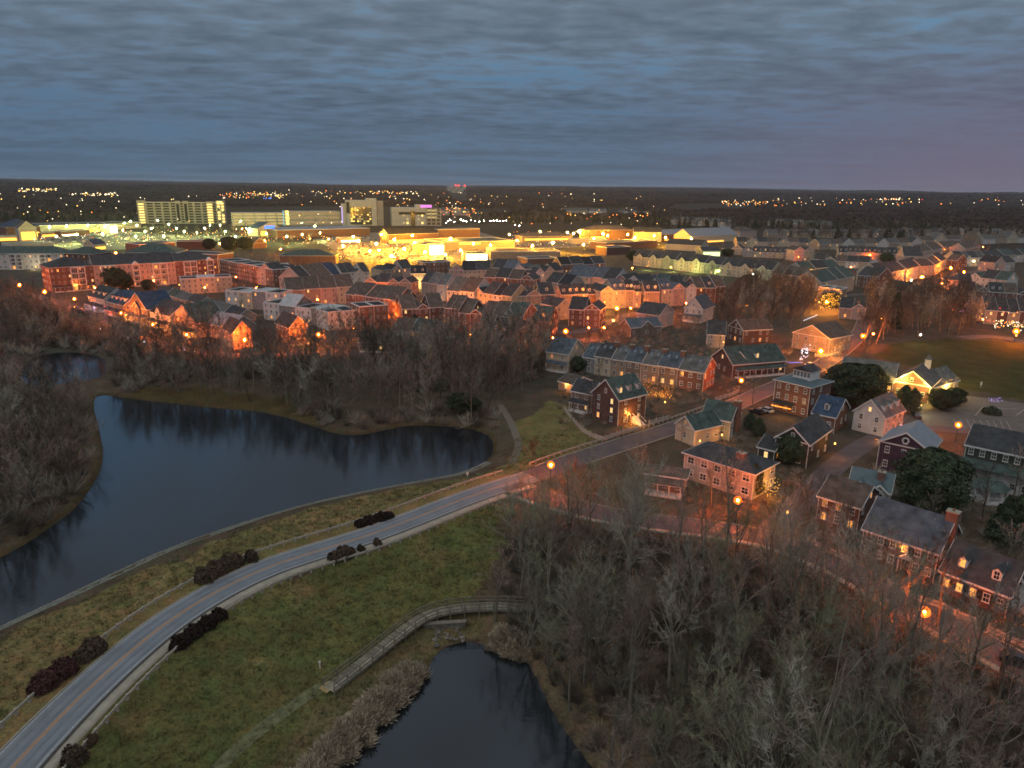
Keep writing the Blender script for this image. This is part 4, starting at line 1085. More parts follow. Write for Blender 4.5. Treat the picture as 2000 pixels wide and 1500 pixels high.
row('the red-gabled row behind the centre', (945,540), (1042,546), 4, 13, 8, [B], ['brown', 'dark grey'], 'xxxy', .12)
row('the yellow-lit doorway row', (868,600), (896,603), 2, 13, 10, [B], ['brown'], 'x', .3)
row('the brown brick row behind the lakeside lamps', (786,604), (866,600), 3, 14, 9, [BB, B], ['brown'], 'xyx', .15)
row('the tree-screened brick row above the lake wood', (897,610), (985,618), 4, 14, 8.5, [B, BB], ['brown'], 'xyxx', .15)
row('the green-roofed pair above the lake wood', (985,618), (1018,622), 2, 14, 9, [BB], ['green'], 'x', .1)
row('the hip-roofed corner with orange arched dormers', (1012,624), (1076,628), 2, 14, 7, [B], ['green'], 'x', .3, dorm='11')
row('the gabled row in the very centre', (1000,578), (1084,576), 3, 14, 9, ['pale green', 'tan', B], ['dark grey'], 'xyx', .1, dorm='001')
row('the orange-eaved row above it', (1067,550), (1112,556), 2, 13, 9, ['tan', 'pink'], ['dark grey', 'black'], 'x', .1)
row('the white cottages near the bare park', (1045,534), (1100,528), 3, 12, 7, ['white', 'cream', 'cream'], ['dark grey'], 'yyx', .12)
row('the long cream row with slate roofs', (1110,536), (1250,552), 6, 16, 9, ['cream', 'cream', 'cream', 'white', B, 'white'], ['slate blue', 'slate blue', 'slate blue', 'dark grey', 'dark grey', 'dark grey'], 'xxxxyy', .1)
row('the dormered row before the long cream one', (1096,576), (1172,574), 3, 12, 7, ['tan', 'tan', B], ['dark grey'], 'x', .15, dorm='222')
row('the dark gabled houses left of the bright yellow one', (1112,602), (1172,606), 2, 13, 8, [BB, B], ['dark grey'], 'xy', .15)
row('the bright yellow-lit corner', (1175,568), (1222,566), 2, 14, 9.5, ['cream', 'cream'], ['dark grey', 'slate blue'], 'yx', .2, dorm='02')
row('the pale dormered pair beside the yellow-lit corner', (1223,568), (1252,568), 2, 13, 9, ['tan', 'pink'], ['dark grey'], 'x', .12, dorm='22')
row('the dim dormered house between the lit ones', (1260,570), (1288,570), 1, 13, 9, ['tan'], ['dark grey'], 'x', .12, dorm='2')
row('the second yellow-lit corner', (1292,566), (1336,564), 2, 14, 9, ['cream', 'pink'], ['slate blue'], 'xy', .2, dorm='20')
row('the white and red group behind the big bare tree', (1342,562), (1416,560), 4, 14, 9, ['white', B, B, BB], ['dark grey', 'brown'], 'yxxx', .12, dorm='0010')
row('the mixed roofs behind them', (1228,548), (1330,556), 4, 13, 7, ['white', BB, 'taupe', 'tan'], ['dark grey', 'blue', 'green', 'dark grey'], 'yyxx', .1)
# ---- rows, right part
row('the long green-lit gabled terrace', (1238,500), (1508,528), 9, 14, 7.5, ['cream', 'cream', 'pale green'], ['dark grey'], 'x', .12, gables='1', group='green-lit gabled terrace')
row('the shadowed terrace right of the green-lit one', (1510,534), (1566,540), 3, 14, 7, ['tan'], ['brown'], 'x', .1)
row('the orange-lit low block', (1568,526), (1640,520), 3, 13, 6.5, ['cream', 'tan', 'tan'], ['green', 'dark grey'], 'x', .15)
row('the tall cream terrace above the glowing facade', (1604,552), (1668,538), 4, 16, 9.5, ['cream'], ['green'], 'x', .06)
row('the burning-bright orange facade', (1600,562), (1642,566), 2, 12, 9.5, ['tan'], ['brown'], 'f', .3)
row('the dark brick pair on the right', (1676,536), (1714,541), 2, 14, 8.5, [B], ['dark grey'], 'x', .06)
row('the cream terrace behind the dark brick pair', (1718,534), (1768,526), 3, 15, 9, ['cream', 'cream', 'white'], ['dark grey'], 'x', .06)
row('the second cream terrace along the right street', (1771,526), (1800,518), 2, 14, 9, ['white'], ['dark grey'], 'x', .06)
row('the orange-lit house above the street lamp', (1799,520), (1824,518), 1, 12, 9, ['cream'], ['brown'], 'x', .2)
row('the third cream terrace along the right street', (1826,516), (1848,506), 2, 13, 8.5, ['cream'], ['dark grey'], 'x', .06)
row('the red brick house behind the brightest right lamp', (1849,506), (1869,508), 1, 12, 8.5, [B], ['brown'], 'x', .1)
row('the white terrace past the red brick house', (1870,504), (1940,502), 5, 13, 7.5, ['cream', 'white'], ['dark grey', 'grey'], 'x', .1, gables='01001')
row('the dark-roofed cottage over the bare trees', (1716,562), (1766,570), 2, 13, 4.5, ['cream'], ['green'], 'x', .1)
row('the long dormered mansard terrace', (1638,492), (1752,496), 6, 14, 6, ['cream', 'pink'], ['dark grey'], 'x', .12, dorm='2')
row('the dormered terrace to its left', (1452,490), (1548,494), 5, 13, 5.5, ['pink', 'cream'], ['dark grey'], 'yxxxx', .15, dorm='02222')
row('the tall gables between the dormered terraces', (1552,490), (1590,490), 2, 14, 9, ['pink', 'pale green'], ['dark grey'], 'y', .1)
row('the broad pink gable right of the mansard terrace', (1752,496), (1766,500), 1, 14, 9, ['pink'], ['dark grey'], 'y', .1)
row('the grey-roofed cottages below the mansard terrace', (1590,506), (1720,514), 6, 12, 5.5, ['pale green', 'cream', 'cream', 'white', 'cream', 'white'], ['dark grey', 'dark grey', 'brown'], 'xyxxxy', .08)
row('the orange striped apartment terrace', (1798,492), (1842,484), 4, 14, 10, ['pink'], ['brown'], 'x', .1)
row('the orange row right of the striped terrace', (1843,482), (1882,480), 3, 13, 6.5, ['cream'], ['brown'], 'xxy', .12)
row('the pinkish houses at the right edge', (1886,486), (1916,480), 2, 14, 6, ['pink', 'tan'], ['brown'], 'xy', .12)
row('the pink-lit gable near the right edge', (1945,514), (1982,512), 2, 13, 7, ['pink', 'white'], ['black', 'dark grey'], 'yx', .1)
row('the far right terrace beside it', (1940,500), (2020,496), 4, 13, 7, ['white', 'cream'], ['dark grey', 'green'], 'x', .12)
row('the dark-roofed white group on the right', (1892,540), (1966,548), 3, 14, 6, ['white'], ['green', 'dark grey'], 'yxx', .05)
row('the white house across the street', (1850,548), (1898,550), 2, 13, 5.5, ['white', 'grey'], ['dark grey'], 'hx', .08)
row('the brick houses at the right edge', (1880,568), (2015,575), 5, 13, 6, [BB, B], ['dark grey', 'brown'], 'xyxxy', .2, dorm='00200')
row('the long dark terrace at the right edge', (1925,606), (2040,612), 5, 15, 6.5, ['tan', BB], ['dark grey'], 'x', .45, wmul=1.2)
row('the far terraces behind the mansard roofs', (1600,477), (1800,474), 9, 13, 6, ['tan', 'cream', 'white'], ['grey', 'brown', 'dark grey'], 'xxy', .08, far=True)
row('the second far row', (1440,472), (1600,474), 8, 13, 6, ['tan', 'cream', 'pink'], ['dark grey', 'brown'], 'xyx', .12, far=True)
row('the farthest right row', (1800,470), (2010,466), 9, 13, 6, ['tan', 'cream', 'white'], ['brown', 'grey'], 'xyx', .12, far=True)
# ------------------------------------------------------------------ landmark buildings and the shopping quarter
Y_EM = emit('yellow_interior_light', (1.0, 0.66, 0.16), 2.2)
Y_SOFT = emit('soft_yellow_interior_light', (0.95, 0.70, 0.26), 0.55)
W_EM = emit('white_shop_light', (1.0, 0.80, 0.38), 4.5, 'AUTO')
O_EM = emit('orange_shop_light', (1.0, 0.38, 0.06), 2.4)
Y_SHOP = emit('yellow_shop_light', (1.0, 0.50, 0.06), 2.6, 'AUTO')
P_EM = emit('pink_sign_light', (0.85, 0.22, 0.75), 1.2)
B_EM = emit('blue_sign_light', (0.08, 0.22, 1.0), 1.8)
V_EM = emit('violet_edge_light', (0.6, 0.45, 1.0), 1.0)
R_EM = emit('red_light', (1.0, 0.03, 0.02), 4.0)
PALEC = WALL['concrete']; DARKC = mat('dark_recess', (0.05, 0.045, 0.04), 0.9, 0.3, 0.2)
GLASSB = glass_mat('green_curtain_glass', (0.045, 0.065, 0.065), 0.15)
WHITEC = mat('white_office_cladding', (0.52, 0.50, 0.44), 0.7, 0.1, 0.2)
def frame_at(p0, p1, ytop=None, h=None, name='building', label='', cat='building', group=None):
    a = at(*p0); b = at(*p1)
    zg = min(a.z, b.z)
    a2 = Vector((a.x, a.y, 0)); b2 = Vector((b.x, b.y, 0)); X = (b2-a2); W = X.length; X.normalize()
    if ytop is not None:
        lo, hi = 0.0, 200.0
        for _ in range(30):
            m_ = (lo+hi)/2
            if to_px(a.x, a.y, zg+m_)[1] > ytop: lo = m_
            else: hi = m_
        h = m_
    e = empty(name, (a.x, a.y, zg), math.atan2(X.y, X.x)); tag(e, label, cat, group)
    AVOID.append((a.x+X.x*W/2, a.y+X.y*W/2+10, 20))
    return e, W, h
def box_part(name, e, x0, x1, y0, y1, z0, z1, m):
    mb = MB(); mb.box(x0, x1, y0, y1, z0, z1); return mb.build(name, m, e)
def flood(px, py, z, power, col, size=0.6, name='light'):
    p = at(px, py, z)
    d = bpy.data.lights.new(name, 'POINT'); d.energy = power; d.color = col; d.shadow_soft_size = size
    o = bpy.data.objects.new(name, d); COL.objects.link(o); o.location = (p.x, p.y, p.z+z)
    return o
# multi-storey garage, tall and long
e, W, h = frame_at((275,437), (425,437), 396, name='parking_garage', label='tall long pale multi-storey car park with a yellow-lit stair at its left end')
box_part('wall', e, 6, W-2, 1.2, 34, 0, h-2, DARKC)
nf = 8; fh = h/nf
for k in range(nf+1): box_part('floor_slab', e, 0, W, 0, 35, k*fh-(.0 if k else -.1), k*fh+fh*.42 if k < nf else h+.6, PALEC)
for k in range(9):
    x = W*(.09+.82*k/8)
    if k in (4, 5): box_part('pier', e, x-3.6, x+3.6, -1.6, 3, 0, h+3.2, PALEC); box_part('stair_window', e, x-2, x+2, -1.75, -1.61, 4, h-1, DARKC)
    else: box_part('pier', e, x-1.4, x+1.4, -.5, 2, 0, h+.9, PALEC)
box_part('stair_tower', e, -2, 9, -2, 10, 0, h+3.5, PALEC)
for k in range(nf): box_part('lit_opening', e, .0, 7.5, -2.2, -2.04, k*fh+1.2, k*fh+fh*.72, Y_EM)
box_part('stair_tower', e, W-14, W-4, -2, 10, 0, h+2.5, PALEC)
for k in range(nf): box_part('lit_opening', e, W-13, W-5.5, -2.2, -2.04, k*fh+1.2, k*fh+fh*.72, Y_EM)
box_part('top_rail_light', e, 3, W, -.3, -.1, h+.9, h+1.3, emit('dim_yellow_rail', (0.9, 0.7, 0.35), 0.8))
e, W, h = frame_at((425,438), (440,438), 392, name='stair_tower_block', label='pale square tower with lit windows at the right end of the tall car park', cat='tower')
box_part('wall', e, 0, W, 0, 22, 0, h, PALEC)
for k in range(7):
    for j in range(2): box_part('window', e, 2+j*6, 5.5+j*6, -.12, -.01, 3+k*4.6, 5.4+k*4.6, Y_EM if (k+j) % 4 else G_DARK)
box_part('crown_light', e, 2, W-2, -.2, -.02, h-5, h-1, Y_EM)
def deck(p0, p1, yt, label, nfl=4, lit=Y_SOFT):
    e, W, h = frame_at(p0, p1, yt, name='parking_garage', label=label)
    fh = h/nfl
    box_part('wall', e, 1, W-1, 2.5, 30, 0, h-1, lit)
    for k in range(nfl+1): box_part('floor_slab', e, 0, W, 0, 31, k*fh+.01, k*fh+fh*.45 if k < nfl else h+.8, PALEC)
    n = int(W/16)
    for k in range(n+1): box_part('pier', e, W*k/n-.9, W*k/n+.9, -.25, 2.4, 0, h+1, PALEC)
    return e, W, h
deck((455,441), (563,440), 417, 'lower car park with glowing yellow decks right of the tall one')
e, W, h = frame_at((555,441), (568,441), 412, name='stair_tower_block', label='glass stair tower glowing yellow with a cyan edge on the lower car park', cat='tower')
box_part('wall', e, 0, W, 0, 10, 0, h, PALEC)
for k in range(5): box_part('window', e, 3, W-2, -.15, -.02, 2+k*h/5, 2+(k+.66)*h/5, Y_EM)
box_part('edge_light', e, -.4, .3, -.5, -.1, 0, h+1, emit('cyan_edge_light', (0.25, 0.75, 1.0), 1.0))
deck((568,441), (665,440), 414, 'open car park with white lights left of the office tower', 3, emit('dim_deck_light', (0.8, 0.55, 0.25), 0.35))
# office tower
e, W, h = frame_at((677,441), (737,441), 391, name='office_tower', label='pale eight-storey office tower with a tall dark glass front', cat='office building')
box_part('wall', e, 0, W, 0, 30, 0, h, WHITEC); box_part('penthouse', e, W*.66, W, 4, 24, h+.01, h+3, WHITEC)
box_part('curtain_wall', e, W*.14, W*.83, -.5, -.02, 2, h*.73, GLASSB); box_part('corner_glass', e, W*.02, W*.12, -.4, -.02, h*.5, h*.93, DARKC)
rr = random.Random(5)
for k in range(8):
    for j in range(10):
        if rr.random() < (.55 if k < 3 else .16): box_part('lit_window', e, W*(.15+.067*j), W*(.15+.067*j+.052), -.62, -.51, 3+k*h*.085, 3+k*h*.085+1.7, Y_EM if rr.random() < .6 else Y_SOFT)
e2, W2, h2 = frame_at((738,441), (750,441), 392.5, name='office_tower', label='plain shaded side block joined to the right of the glass office tower', cat='office building')
box_part('wall', e2, 0, W2, 2, 32, 0, h2, mat('shaded_cladding', (0.36, 0.33, 0.29), 0.8, 0.1, 0.2)); box_part('shaft', e2, -8, -.4, 3, 28, 0, h2-.5, DARKC)
e2, W2, h2 = frame_at((668,441), (676,441), 398, name='office_tower', label='slim stair block with a violet light line left of the glass office tower', cat='office building')
box_part('wall', e2, 0, W2, 2, 20, 0, h2, WHITEC); box_part('edge_light', e2, .3, 1.8, 1.6, 1.98, 4, h2-4, V_EM)
e, W, h = frame_at((766,441), (832,441), 405.5, name='office_building', label='broad white office block with a dark window band and pink-lit penthouse', cat='office building')
box_part('wall', e, 0, W, 0, 30, 0, h, WHITEC); box_part('window_band', e, W*.2, W*.98, -.3, -.01, h*.62, h*.76, DARKC); box_part('curtain_wall', e, W*.55, W*.68, -.5, -.02, 0, h*.82, GLASSB)
for k in range(3):
    for j in range(8):
        if rr.random() < .5 and j not in (4, 5): box_part('lit_window', e, W*(.1+.11*j), W*(.1+.11*j+.05), -.2, -.02, 3+k*6, 6+k*6, Y_SOFT if rr.random() < .5 else Y_EM)
box_part('penthouse', e, W*.72, W*1.2, 6, 24, h+.01, h+4.6, WHITEC); box_part('lit_sign', e, W*.86, W*1.2, 5.6, 5.98, h+.4, h+4.0, P_EM)
e, W, h = frame_at((833,441), (862,441), 407, name='office_building', label='open glass corner with lit floors right of the white office block', cat='office building')
box_part('wall', e, 0, W, 3, 28, 0, h, mat('glassy_grey', (0.12, 0.12, 0.11), 0.5))
for k in range(5): box_part('floor_slab', e, 0, W, 0, 3, k*h/5, k*h/5+1.1, WHITEC)
for k in range(4): box_part('pier', e, W*k/3.2, W*k/3.2+1.2, -.2, 2.8, 0, h+.5, WHITEC)
for k in range(2, 5): box_part('lit_window', e, 2, W-6, 2.7, 2.98, k*h/5+1.4, k*h/5+3.6, Y_SOFT)
# shops
def shop(p0, p1, h, depth, label, wall='brick', roof='white', front=None, fz=(0.4, 3.6), fx=(0.05, .95), ridge='flat', name='shop', **kw):
    e, a, X, Y, W, D = house(label, p0, p1, depth, h, ridge, kw.pop('rise', None), wall, roof, name=name, cat='shop', nwin=0, z0=None, **kw)
    if front: box_part('lit_shopfront', e, W*fx[0], W*fx[1], -.35, -.06, fz[0], fz[1], front)
    return e, W, D
shop((62,441), (215,438), 9, 60, 'long low mall wing with pale roof and lit shopfronts on the left', 'concrete', 'grey', Y_SHOP, (.5, 3.2), (.3, .85))
shop((222,437), (275,434), 8, 40, 'mall end block with a row of small lamps left of the tall car park', 'concrete', 'dark grey', Y_SOFT, (1, 3.5))
shop((213,439), (228,438), 11, 12, 'blazing white mall entrance porch', 'concrete', 'dark grey', W_EM, (1, 9.5))
shop((12,444), (78,442), 12, 30, 'brick mall corner with a blue hipped roof', 'brick', 'blue', Y_SHOP, (1, 6), (.35, .95), 'hip', rise=8)
shop((36,446), (70,445), 13, 12, 'gabled brick mall portal lit yellow', 'stucco', 'brown', Y_SHOP, (1, 9), (.1, .9), 'y', rise=7)
shop((80,455), (112,453), 5, 15, 'low orange-lit shop beside the mall portal', 'brick', 'dark grey', O_EM, (.5, 3))
shop((118,452), (175,449), 6, 16, 'dark-awninged shop row with bright windows in the mall', 'brick', 'blue', W_EM, (.8, 2.4), (.05, .5))
shop((-10,462), (34,461), 5, 14, 'low orange-lit restaurant at the left edge', 'cream', 'dark grey', O_EM, (.5, 3.2))
shop((20,478), (105,474), 4, 22, 'white flat-roofed shed behind the white apartment block', 'concrete', 'grey')
shop((183,478), (207,476), 5, 12, 'small blue-gabled filling station with a white canopy light', 'cream', 'blue', Y_SHOP, (.5, 2.6), (.1, .9), 'x')
shop((272,478), (342,474), 8, 24, 'orange-lit brick shop with parapet behind the green roof', 'brick', 'brown', O_EM, (.5, 3), (.6, .98))
shop((344,472), (410,471), 7, 20, 'dark brick shop right of the orange-lit one', 'brown brick', 'dark grey')
shop((540,450), (722,446), 9, 60, 'very long brick store with a pale blue roof edge', 'brick', 'pale metal')
e, W, D = shop((503,447), (548,445), 9, 20, 'store with a blue-lit gable sign over yellow light', 'cream', 'blue', Y_SHOP, (.5, 6), (.12, .88), 'y', rise=7)
box_part('lit_sign', e, W*.3, W*.72, -.9, -.5, 8.4, 12.0, B_EM)
shop((495,475), (520,474), 5, 14, 'small dark gabled shop under an orange lamp', 'brick', 'brown', None, ridge='y')
shop((664,466), (704,465), 5, 14, 'diner with yellow windows under a red roof band', 'brick', 'dark grey', W_EM, (1.2, 3.2))
shop((758,458), (856,455), 10, 20, 'brick arcade with dormers and a blazing yellow arcade front', 'brick', 'black', Y_SHOP, (.5, 3.8), (.02, .98), 'x', rise=5)
shop((858,449), (937,447), 13, 18, 'three-storey brick hotel-like block right of the arcade', 'brick', 'dark grey', Y_SHOP, (.3, 2.2), (.3, .9))
shop((832,478), (866,476), 10, 20, 'glaring yellow-white store front at the corner of the lot', 'tan', 'green', W_EM, (.5, 9), (.2, 1.0))
shop((868,474), (1005,470), 8, 50, 'wide store with green roof and red fascia light', 'tan', 'green', Y_SHOP, (5.5, 7.6), (.2, .5))
shop((905,496), (952,496), 7.5, 22, 'store with one huge blank glowing white front', 'cream', 'dark grey', emit('glaring_shop_wall', (1.0, 0.80, 0.30), 7.0, 'AUTO'), (1, 7.3), (.12, .99))
shop((958,492), (1095,492), 6, 36, 'flat store with roof edge glowing yellow behind the slate roofs', 'tan', 'dark grey', None)
shop((1020,462), (1118,461), 7, 26, 'low shop with a line of dazzling lights under its eaves', 'tan', 'brown', Y_SHOP, (2.8, 4.4), (.05, .95), 'hip', rise=4)
shop((1118,468), (1185,468), 5, 18, 'small flat shop right of the dazzling one', 'concrete', 'dark grey', W_EM, (2, 3.2), (.5, .9))
shop((1150,450), (1236,449), 12, 24, 'red brick store with glowing corner under a grey roof', 'brick', 'brown', Y_SHOP, (.5, 5), (.05, .35), 'hip', rise=5)
shop((1238,453), (1292,454), 11, 20, 'long pale office row with small windows', 'cream', 'dark grey', Y_SOFT, (1, 2.6), (.1, .9), 'x', rise=5)
shop((1293,458), (1346,456), 8, 20, 'orange-lit brick hall right of the pale office row', 'brick', 'pale metal', O_EM, (.5, 2.2), (.1, .9), 'x', rise=5)
shop((1350,462), (1440,458), 8, 26, 'pale broad-roofed hall glowing orange at its foot', 'cream', 'pale metal', O_EM, (.5, 2), (.1, .7), 'x', rise=8)
shop((1446,452), (1478,451), 8, 22, 'pink-walled hall under a small roof turret', 'pink', 'brown', None, ridge='hip', rise=6)
shop((1184,475), (1284,470), 7, 24, 'curving brick block with three lit windows and green roof edge', 'brick', 'green', O_EM, (2, 5), (.02, .14))
shop((1300,476), (1370,480), 6, 22, 'dark-roofed low hall before the pale halls', 'cream', 'dark grey', None, ridge='x', rise=5)
shop((1372,490), (1408,490), 6, 16, 'green-lit pale hall behind the gabled terrace', 'pale green', 'dark grey', emit('green_white_shop', (0.85, 1.0, 0.45), 1.4), (.5, 5), (.05, .95), 'x', rise=3)
shop((345,494), (425,498), 12, 16, 'hall roofed with dark solar slats behind the brick terrace', 'brick', 'black', None)
shop((242,494), (345,494), 11, 26, 'brick block under a broad green hipped roof', 'brick', 'green', None, ridge='hip', rise=6)
shop((545,500), (655,500), 7, 26, 'plain brick storehouse with a domed green roof', 'brick', 'green', None, ridge='hip', rise=4)
shop((1030,506), (1090,504), 6, 18, 'orange-lit flat brick block behind the slate-roofed row', 'brick', 'dark grey', None)
shop((1185,484), (1232,482), 7, 16, 'dim brick block left of the evergreen', 'brown brick', 'black', None)
# the apartment blocks
def bays(e, spots, h, gabled=()):
    for i, (x, w) in enumerate(spots):
        mb = MB()
        for s in (-w/2, 0, w/2) if w > 4 else (-w/2, w/2): mb.box(x+s-.22, x+s+.22, -1.5, -1.1, 0, h-.4)
        n = max(2, round(h/3.1))
        for k in range(n+1): mb.box(x-w/2, x+w/2, -1.48, -.01, k*(h-.6)/n, k*(h-.6)/n+.35)
        if i in gabled: mb.extr([(x-w/2-.4, h-.3), (x+w/2+.4, h-.3), (x, h+1.6)], 'y', -1.6, 1.0)
        b = mb.build('balcony_bay', TRIM, e)
        for k in range(n):
            for s in ((-w/4, w/4) if w > 4 else (0,)):
                link('window', WM['lit' if (i*3+k*5+int(s > 0)) % 7 == 0 else 'dark'], b, (x+s, -.01, k*(h-.6)/n+.5), 0, (1.9, 1.3, 1.9))
e, a, X, Y, W, D = house('white three-storey apartment block with balcony bays at the left edge', (-40,496), (124,495), 18, 11, 'hip', 4.5, 'white', 'green', lit=.08, nwin=16, floors=3, name='apartment_block', cat='apartment block')
bays(e, [(W*.42, 8), (W*.78, 8)], 11)
e, a, X, Y, W, D = house('brown brick end of the white apartment block with two lit windows', (125,495), (180,497), 18, 11, 'hip', 4.5, BB, 'green', lit=.25, nwin=5, floors=3, name='apartment_block', cat='apartment block')
e, a, X, Y, W, D = house('brick corner of the long orange-lit apartment block', (95,524), (182,519), 20, 13.5, 'hip', 5, B, 'dark grey', lit=.2, nwin=8, floors=4, name='apartment_block', cat='apartment block', porch=2.2)
bays(e, [(W*.62, 7)], 13.5)
e, a, X, Y, W, D = house('pale pinkish middle of the long orange-lit apartment block', (182,519), (341,511.5), 20, 13.5, 'x', 5, 'pink', 'dark grey', lit=.15, nwin=18, floors=4, name='apartment_block', cat='apartment block')
bays(e, [(W*.17, 7.5), (W*.5, 3.6), (W*.80, 8)], 13.5, (1,))
e, a, X, Y, W, D = house('brick right end of the long orange-lit apartment block', (341,511.5), (424,506), 20, 13.5, 'hip', 5, B, 'dark grey', lit=.15, nwin=8, floors=4, name='apartment_block', cat='apartment block')
bays(e, [(W*.33, 8), (W*.8, 4)], 13.5, (1,))
# far settlements
row('the pale far terrace on the dark hillside', (1100,411), (1148,411), 3, 16, 10, ['cream'], ['grey'], 'x', .1, far=True)
row('the far terrace beside it', (1150,411), (1178,412), 2, 16, 10, ['white'], ['grey'], 'x', .1, far=True)
row('the far lit hillside row', (1205,416), (1268,418), 5, 16, 10, ['cream', 'white'], ['grey', 'dark grey'], 'xyx', .2, far=True)
row('the far roofs left of the dark field', (862,411), (912,412), 4, 16, 10, ['cream'], ['grey'], 'xxy', .1, far=True)
row('the far cottages past the brick hall', (1310,430), (1420,436), 7, 14, 8, ['white', 'tan', 'cream'], ['dark grey', 'grey'], 'xyx', .1, far=True)
row('the distant cottages above the right rowhouses', (1500,434), (1620,440), 8, 14, 7, ['white', 'tan', 'grey'], ['dark grey', 'grey'], 'xyx', .05, far=True)
row('the pale roofs by the dark wood on the right', (1850,452), (2010,458), 9, 13, 6, ['tan', 'pink', 'cream'], ['brown', 'grey'], 'xyx', .08, far=True)
e, W, h = frame_at((881,377), (910,377), 363.5, name='tower_block', label='lone pale tower block with red roof lights on the horizon', cat='tower block')
box_part('wall', e, 0, W, 0, 60, -30, h, PALEC)
for k in range(5):
    for j in range(9):
        if (k*5+j*3) % 4 == 0: box_part('lit_window', e, W*(.05+.1*j), W*(.05+.1*j+.06), -1, -.1, h*(.1+.18*k), h*(.1+.18*k+.08), Y_SOFT)
for j in (.3, .5, .9): box_part('warning_light', e, W*j, W*j+9, -2, 6, h+1, h+9, R_EM)

row('the brick row beside the dim brick block', (1096,517), (1182,514), 4, 13, 6.5, [B], ['black', 'dark grey'], 'x', .2)
row('the dark roofs behind the green-lit terrace', (1410,484), (1450,486), 2, 13, 6, ['tan', 'pink'], ['dark grey'], 'xy', .12, far=True)
row('the low roofs at the foot of the dark wood', (1500,456), (1660,457), 8, 13, 6, ['tan', 'grey', 'cream'], ['grey', 'dark grey'], 'xyx', .1, far=True)
row('the low roofs above the mansard terrace', (1664,457), (1846,456), 9, 13, 6, ['tan', 'cream', 'grey'], ['dark grey', 'brown'], 'xxy', .1, far=True)
row('the shadowed cottages in the right grove', (1640,600), (1690,604), 2, 12, 5.5, ['tan', 'grey'], ['dark grey'], 'xy', .2)
row('the grey roofs above the lake-lit gables', (935,640), (1040,648), 4, 12, 5.5, [BB, 'tan'], ['brown', 'dark grey'], 'xy', .25)
# ------------------------------------------------------------------ lamps
POLE = MB(); POLE.cyl((0, 0), .14, .10, 0, .5, 8); POLE.cyl((0, 0), .07, .05, .501, 4.1, 8); POLE.cyl((0, 0), .12, .16, 4.101, 4.2, 8); POLE = POLE.mesh('post', METAL)
CAPM = MB(); CAPM.cyl((0, 0), .58, .16, 4.95, 5.16, 8); CAPM.cyl((0, 0), .04, .01, 5.161, 5.34, 6); CAPM = CAPM.mesh('cap', METAL)
def globe_mesh(nm, m, r, z):
    vs = []; fs = []; n = 8
    rings = [(-.95, .35), (-.5, .86), (0, 1), (.5, .86), (.95, .35)]
    for zz, rr_ in rings:
        for i in range(n): a = 2*math.pi*i/n; vs.append((r*rr_*math.cos(a), r*rr_*math.sin(a), z+zz*r))
    for k in range(4):
        for i in range(n): fs.append((k*n+i, k*n+(i+1) % n, (k+1)*n+(i+1) % n, (k+1)*n+i))
    fs += [tuple(range(n))[::-1], tuple(range(4*n, 5*n))]
    mb = MB(); mb.add(vs, fs); return mb.mesh('glow_globe', m)
SOD = (1.0, 0.145, 0.005)
def glow_shell(name, col, strength, clear=0.62):
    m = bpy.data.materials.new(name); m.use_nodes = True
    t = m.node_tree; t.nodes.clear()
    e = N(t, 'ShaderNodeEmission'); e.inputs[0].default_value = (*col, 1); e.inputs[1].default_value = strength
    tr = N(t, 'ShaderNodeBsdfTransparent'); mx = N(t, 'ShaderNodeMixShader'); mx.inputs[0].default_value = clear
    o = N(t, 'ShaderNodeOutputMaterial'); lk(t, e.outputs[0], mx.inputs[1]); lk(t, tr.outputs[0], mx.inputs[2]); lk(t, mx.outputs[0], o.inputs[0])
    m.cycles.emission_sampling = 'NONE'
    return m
GLO = glow_shell('orange_halo_shell', (1.0, 0.15, 0.006), 4.4, 0.55); GLW = glow_shell('white_halo_shell', (1.0, 0.75, 0.45), 2.2)  # oversized see-through glowing shells that imitate the halo round each street lamp
def bulb_mesh(nm, m, r):
    """hooded burner: a shallow cone hung under the cap, shining down and sideways"""
    n = 8; mb = MB(); z = 4.93
    mb.add([(r*math.cos(2*math.pi*i/n), r*math.sin(2*math.pi*i/n), z) for i in range(n)] + [(0, 0, z-r*.5)], [(i, n, (i+1) % n) for i in range(n)] + [tuple(range(n))])
    return mb.mesh(nm, m)
CORE = emit('warm_glow_core', (1.0, 0.50, 0.08), 6.0); COREW = emit('white_glow_core', (1.0, 0.85, 0.6), 4.0)  # glowing balls added inside the halo shells for a brighter centre
def lk_(key, col, st, rb, rg, gl=GLO, core=CORE):
    return (bulb_mesh('bulb', emit('burner_'+key, col, st, 'AUTO'), rb), globe_mesh('glow_globe', gl, rg, 4.5), globe_mesh('core', core, rg*.42, 4.42))
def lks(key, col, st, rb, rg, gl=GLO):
    return (globe_mesh('bulb', emit('burner_'+key, col, st, 'AUTO'), rb, 4.5), globe_mesh('glow_globe', gl, rg, 4.5), globe_mesh('core', CORE, rg*.3, 4.2))
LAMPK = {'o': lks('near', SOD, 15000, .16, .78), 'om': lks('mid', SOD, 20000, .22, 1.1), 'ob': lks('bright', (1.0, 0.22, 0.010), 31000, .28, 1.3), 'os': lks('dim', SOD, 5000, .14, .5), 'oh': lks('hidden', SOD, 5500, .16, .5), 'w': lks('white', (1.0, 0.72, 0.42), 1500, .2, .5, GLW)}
def lamp(px, py, k, where, col='orange'):
    p = at(px, py, 4.5)
    e = empty('street_lamp', (p.x, p.y, p.z)); tag(e, f'{col} street lamp {where}', 'street lamp', 'street lamps')
    link('post', POLE, e); gl = link('glow_globe', LAMPK[k][1], e); link('bulb', LAMPK[k][0], gl); link('core', LAMPK[k][2], gl); link('cap', CAPM, e)
    return e
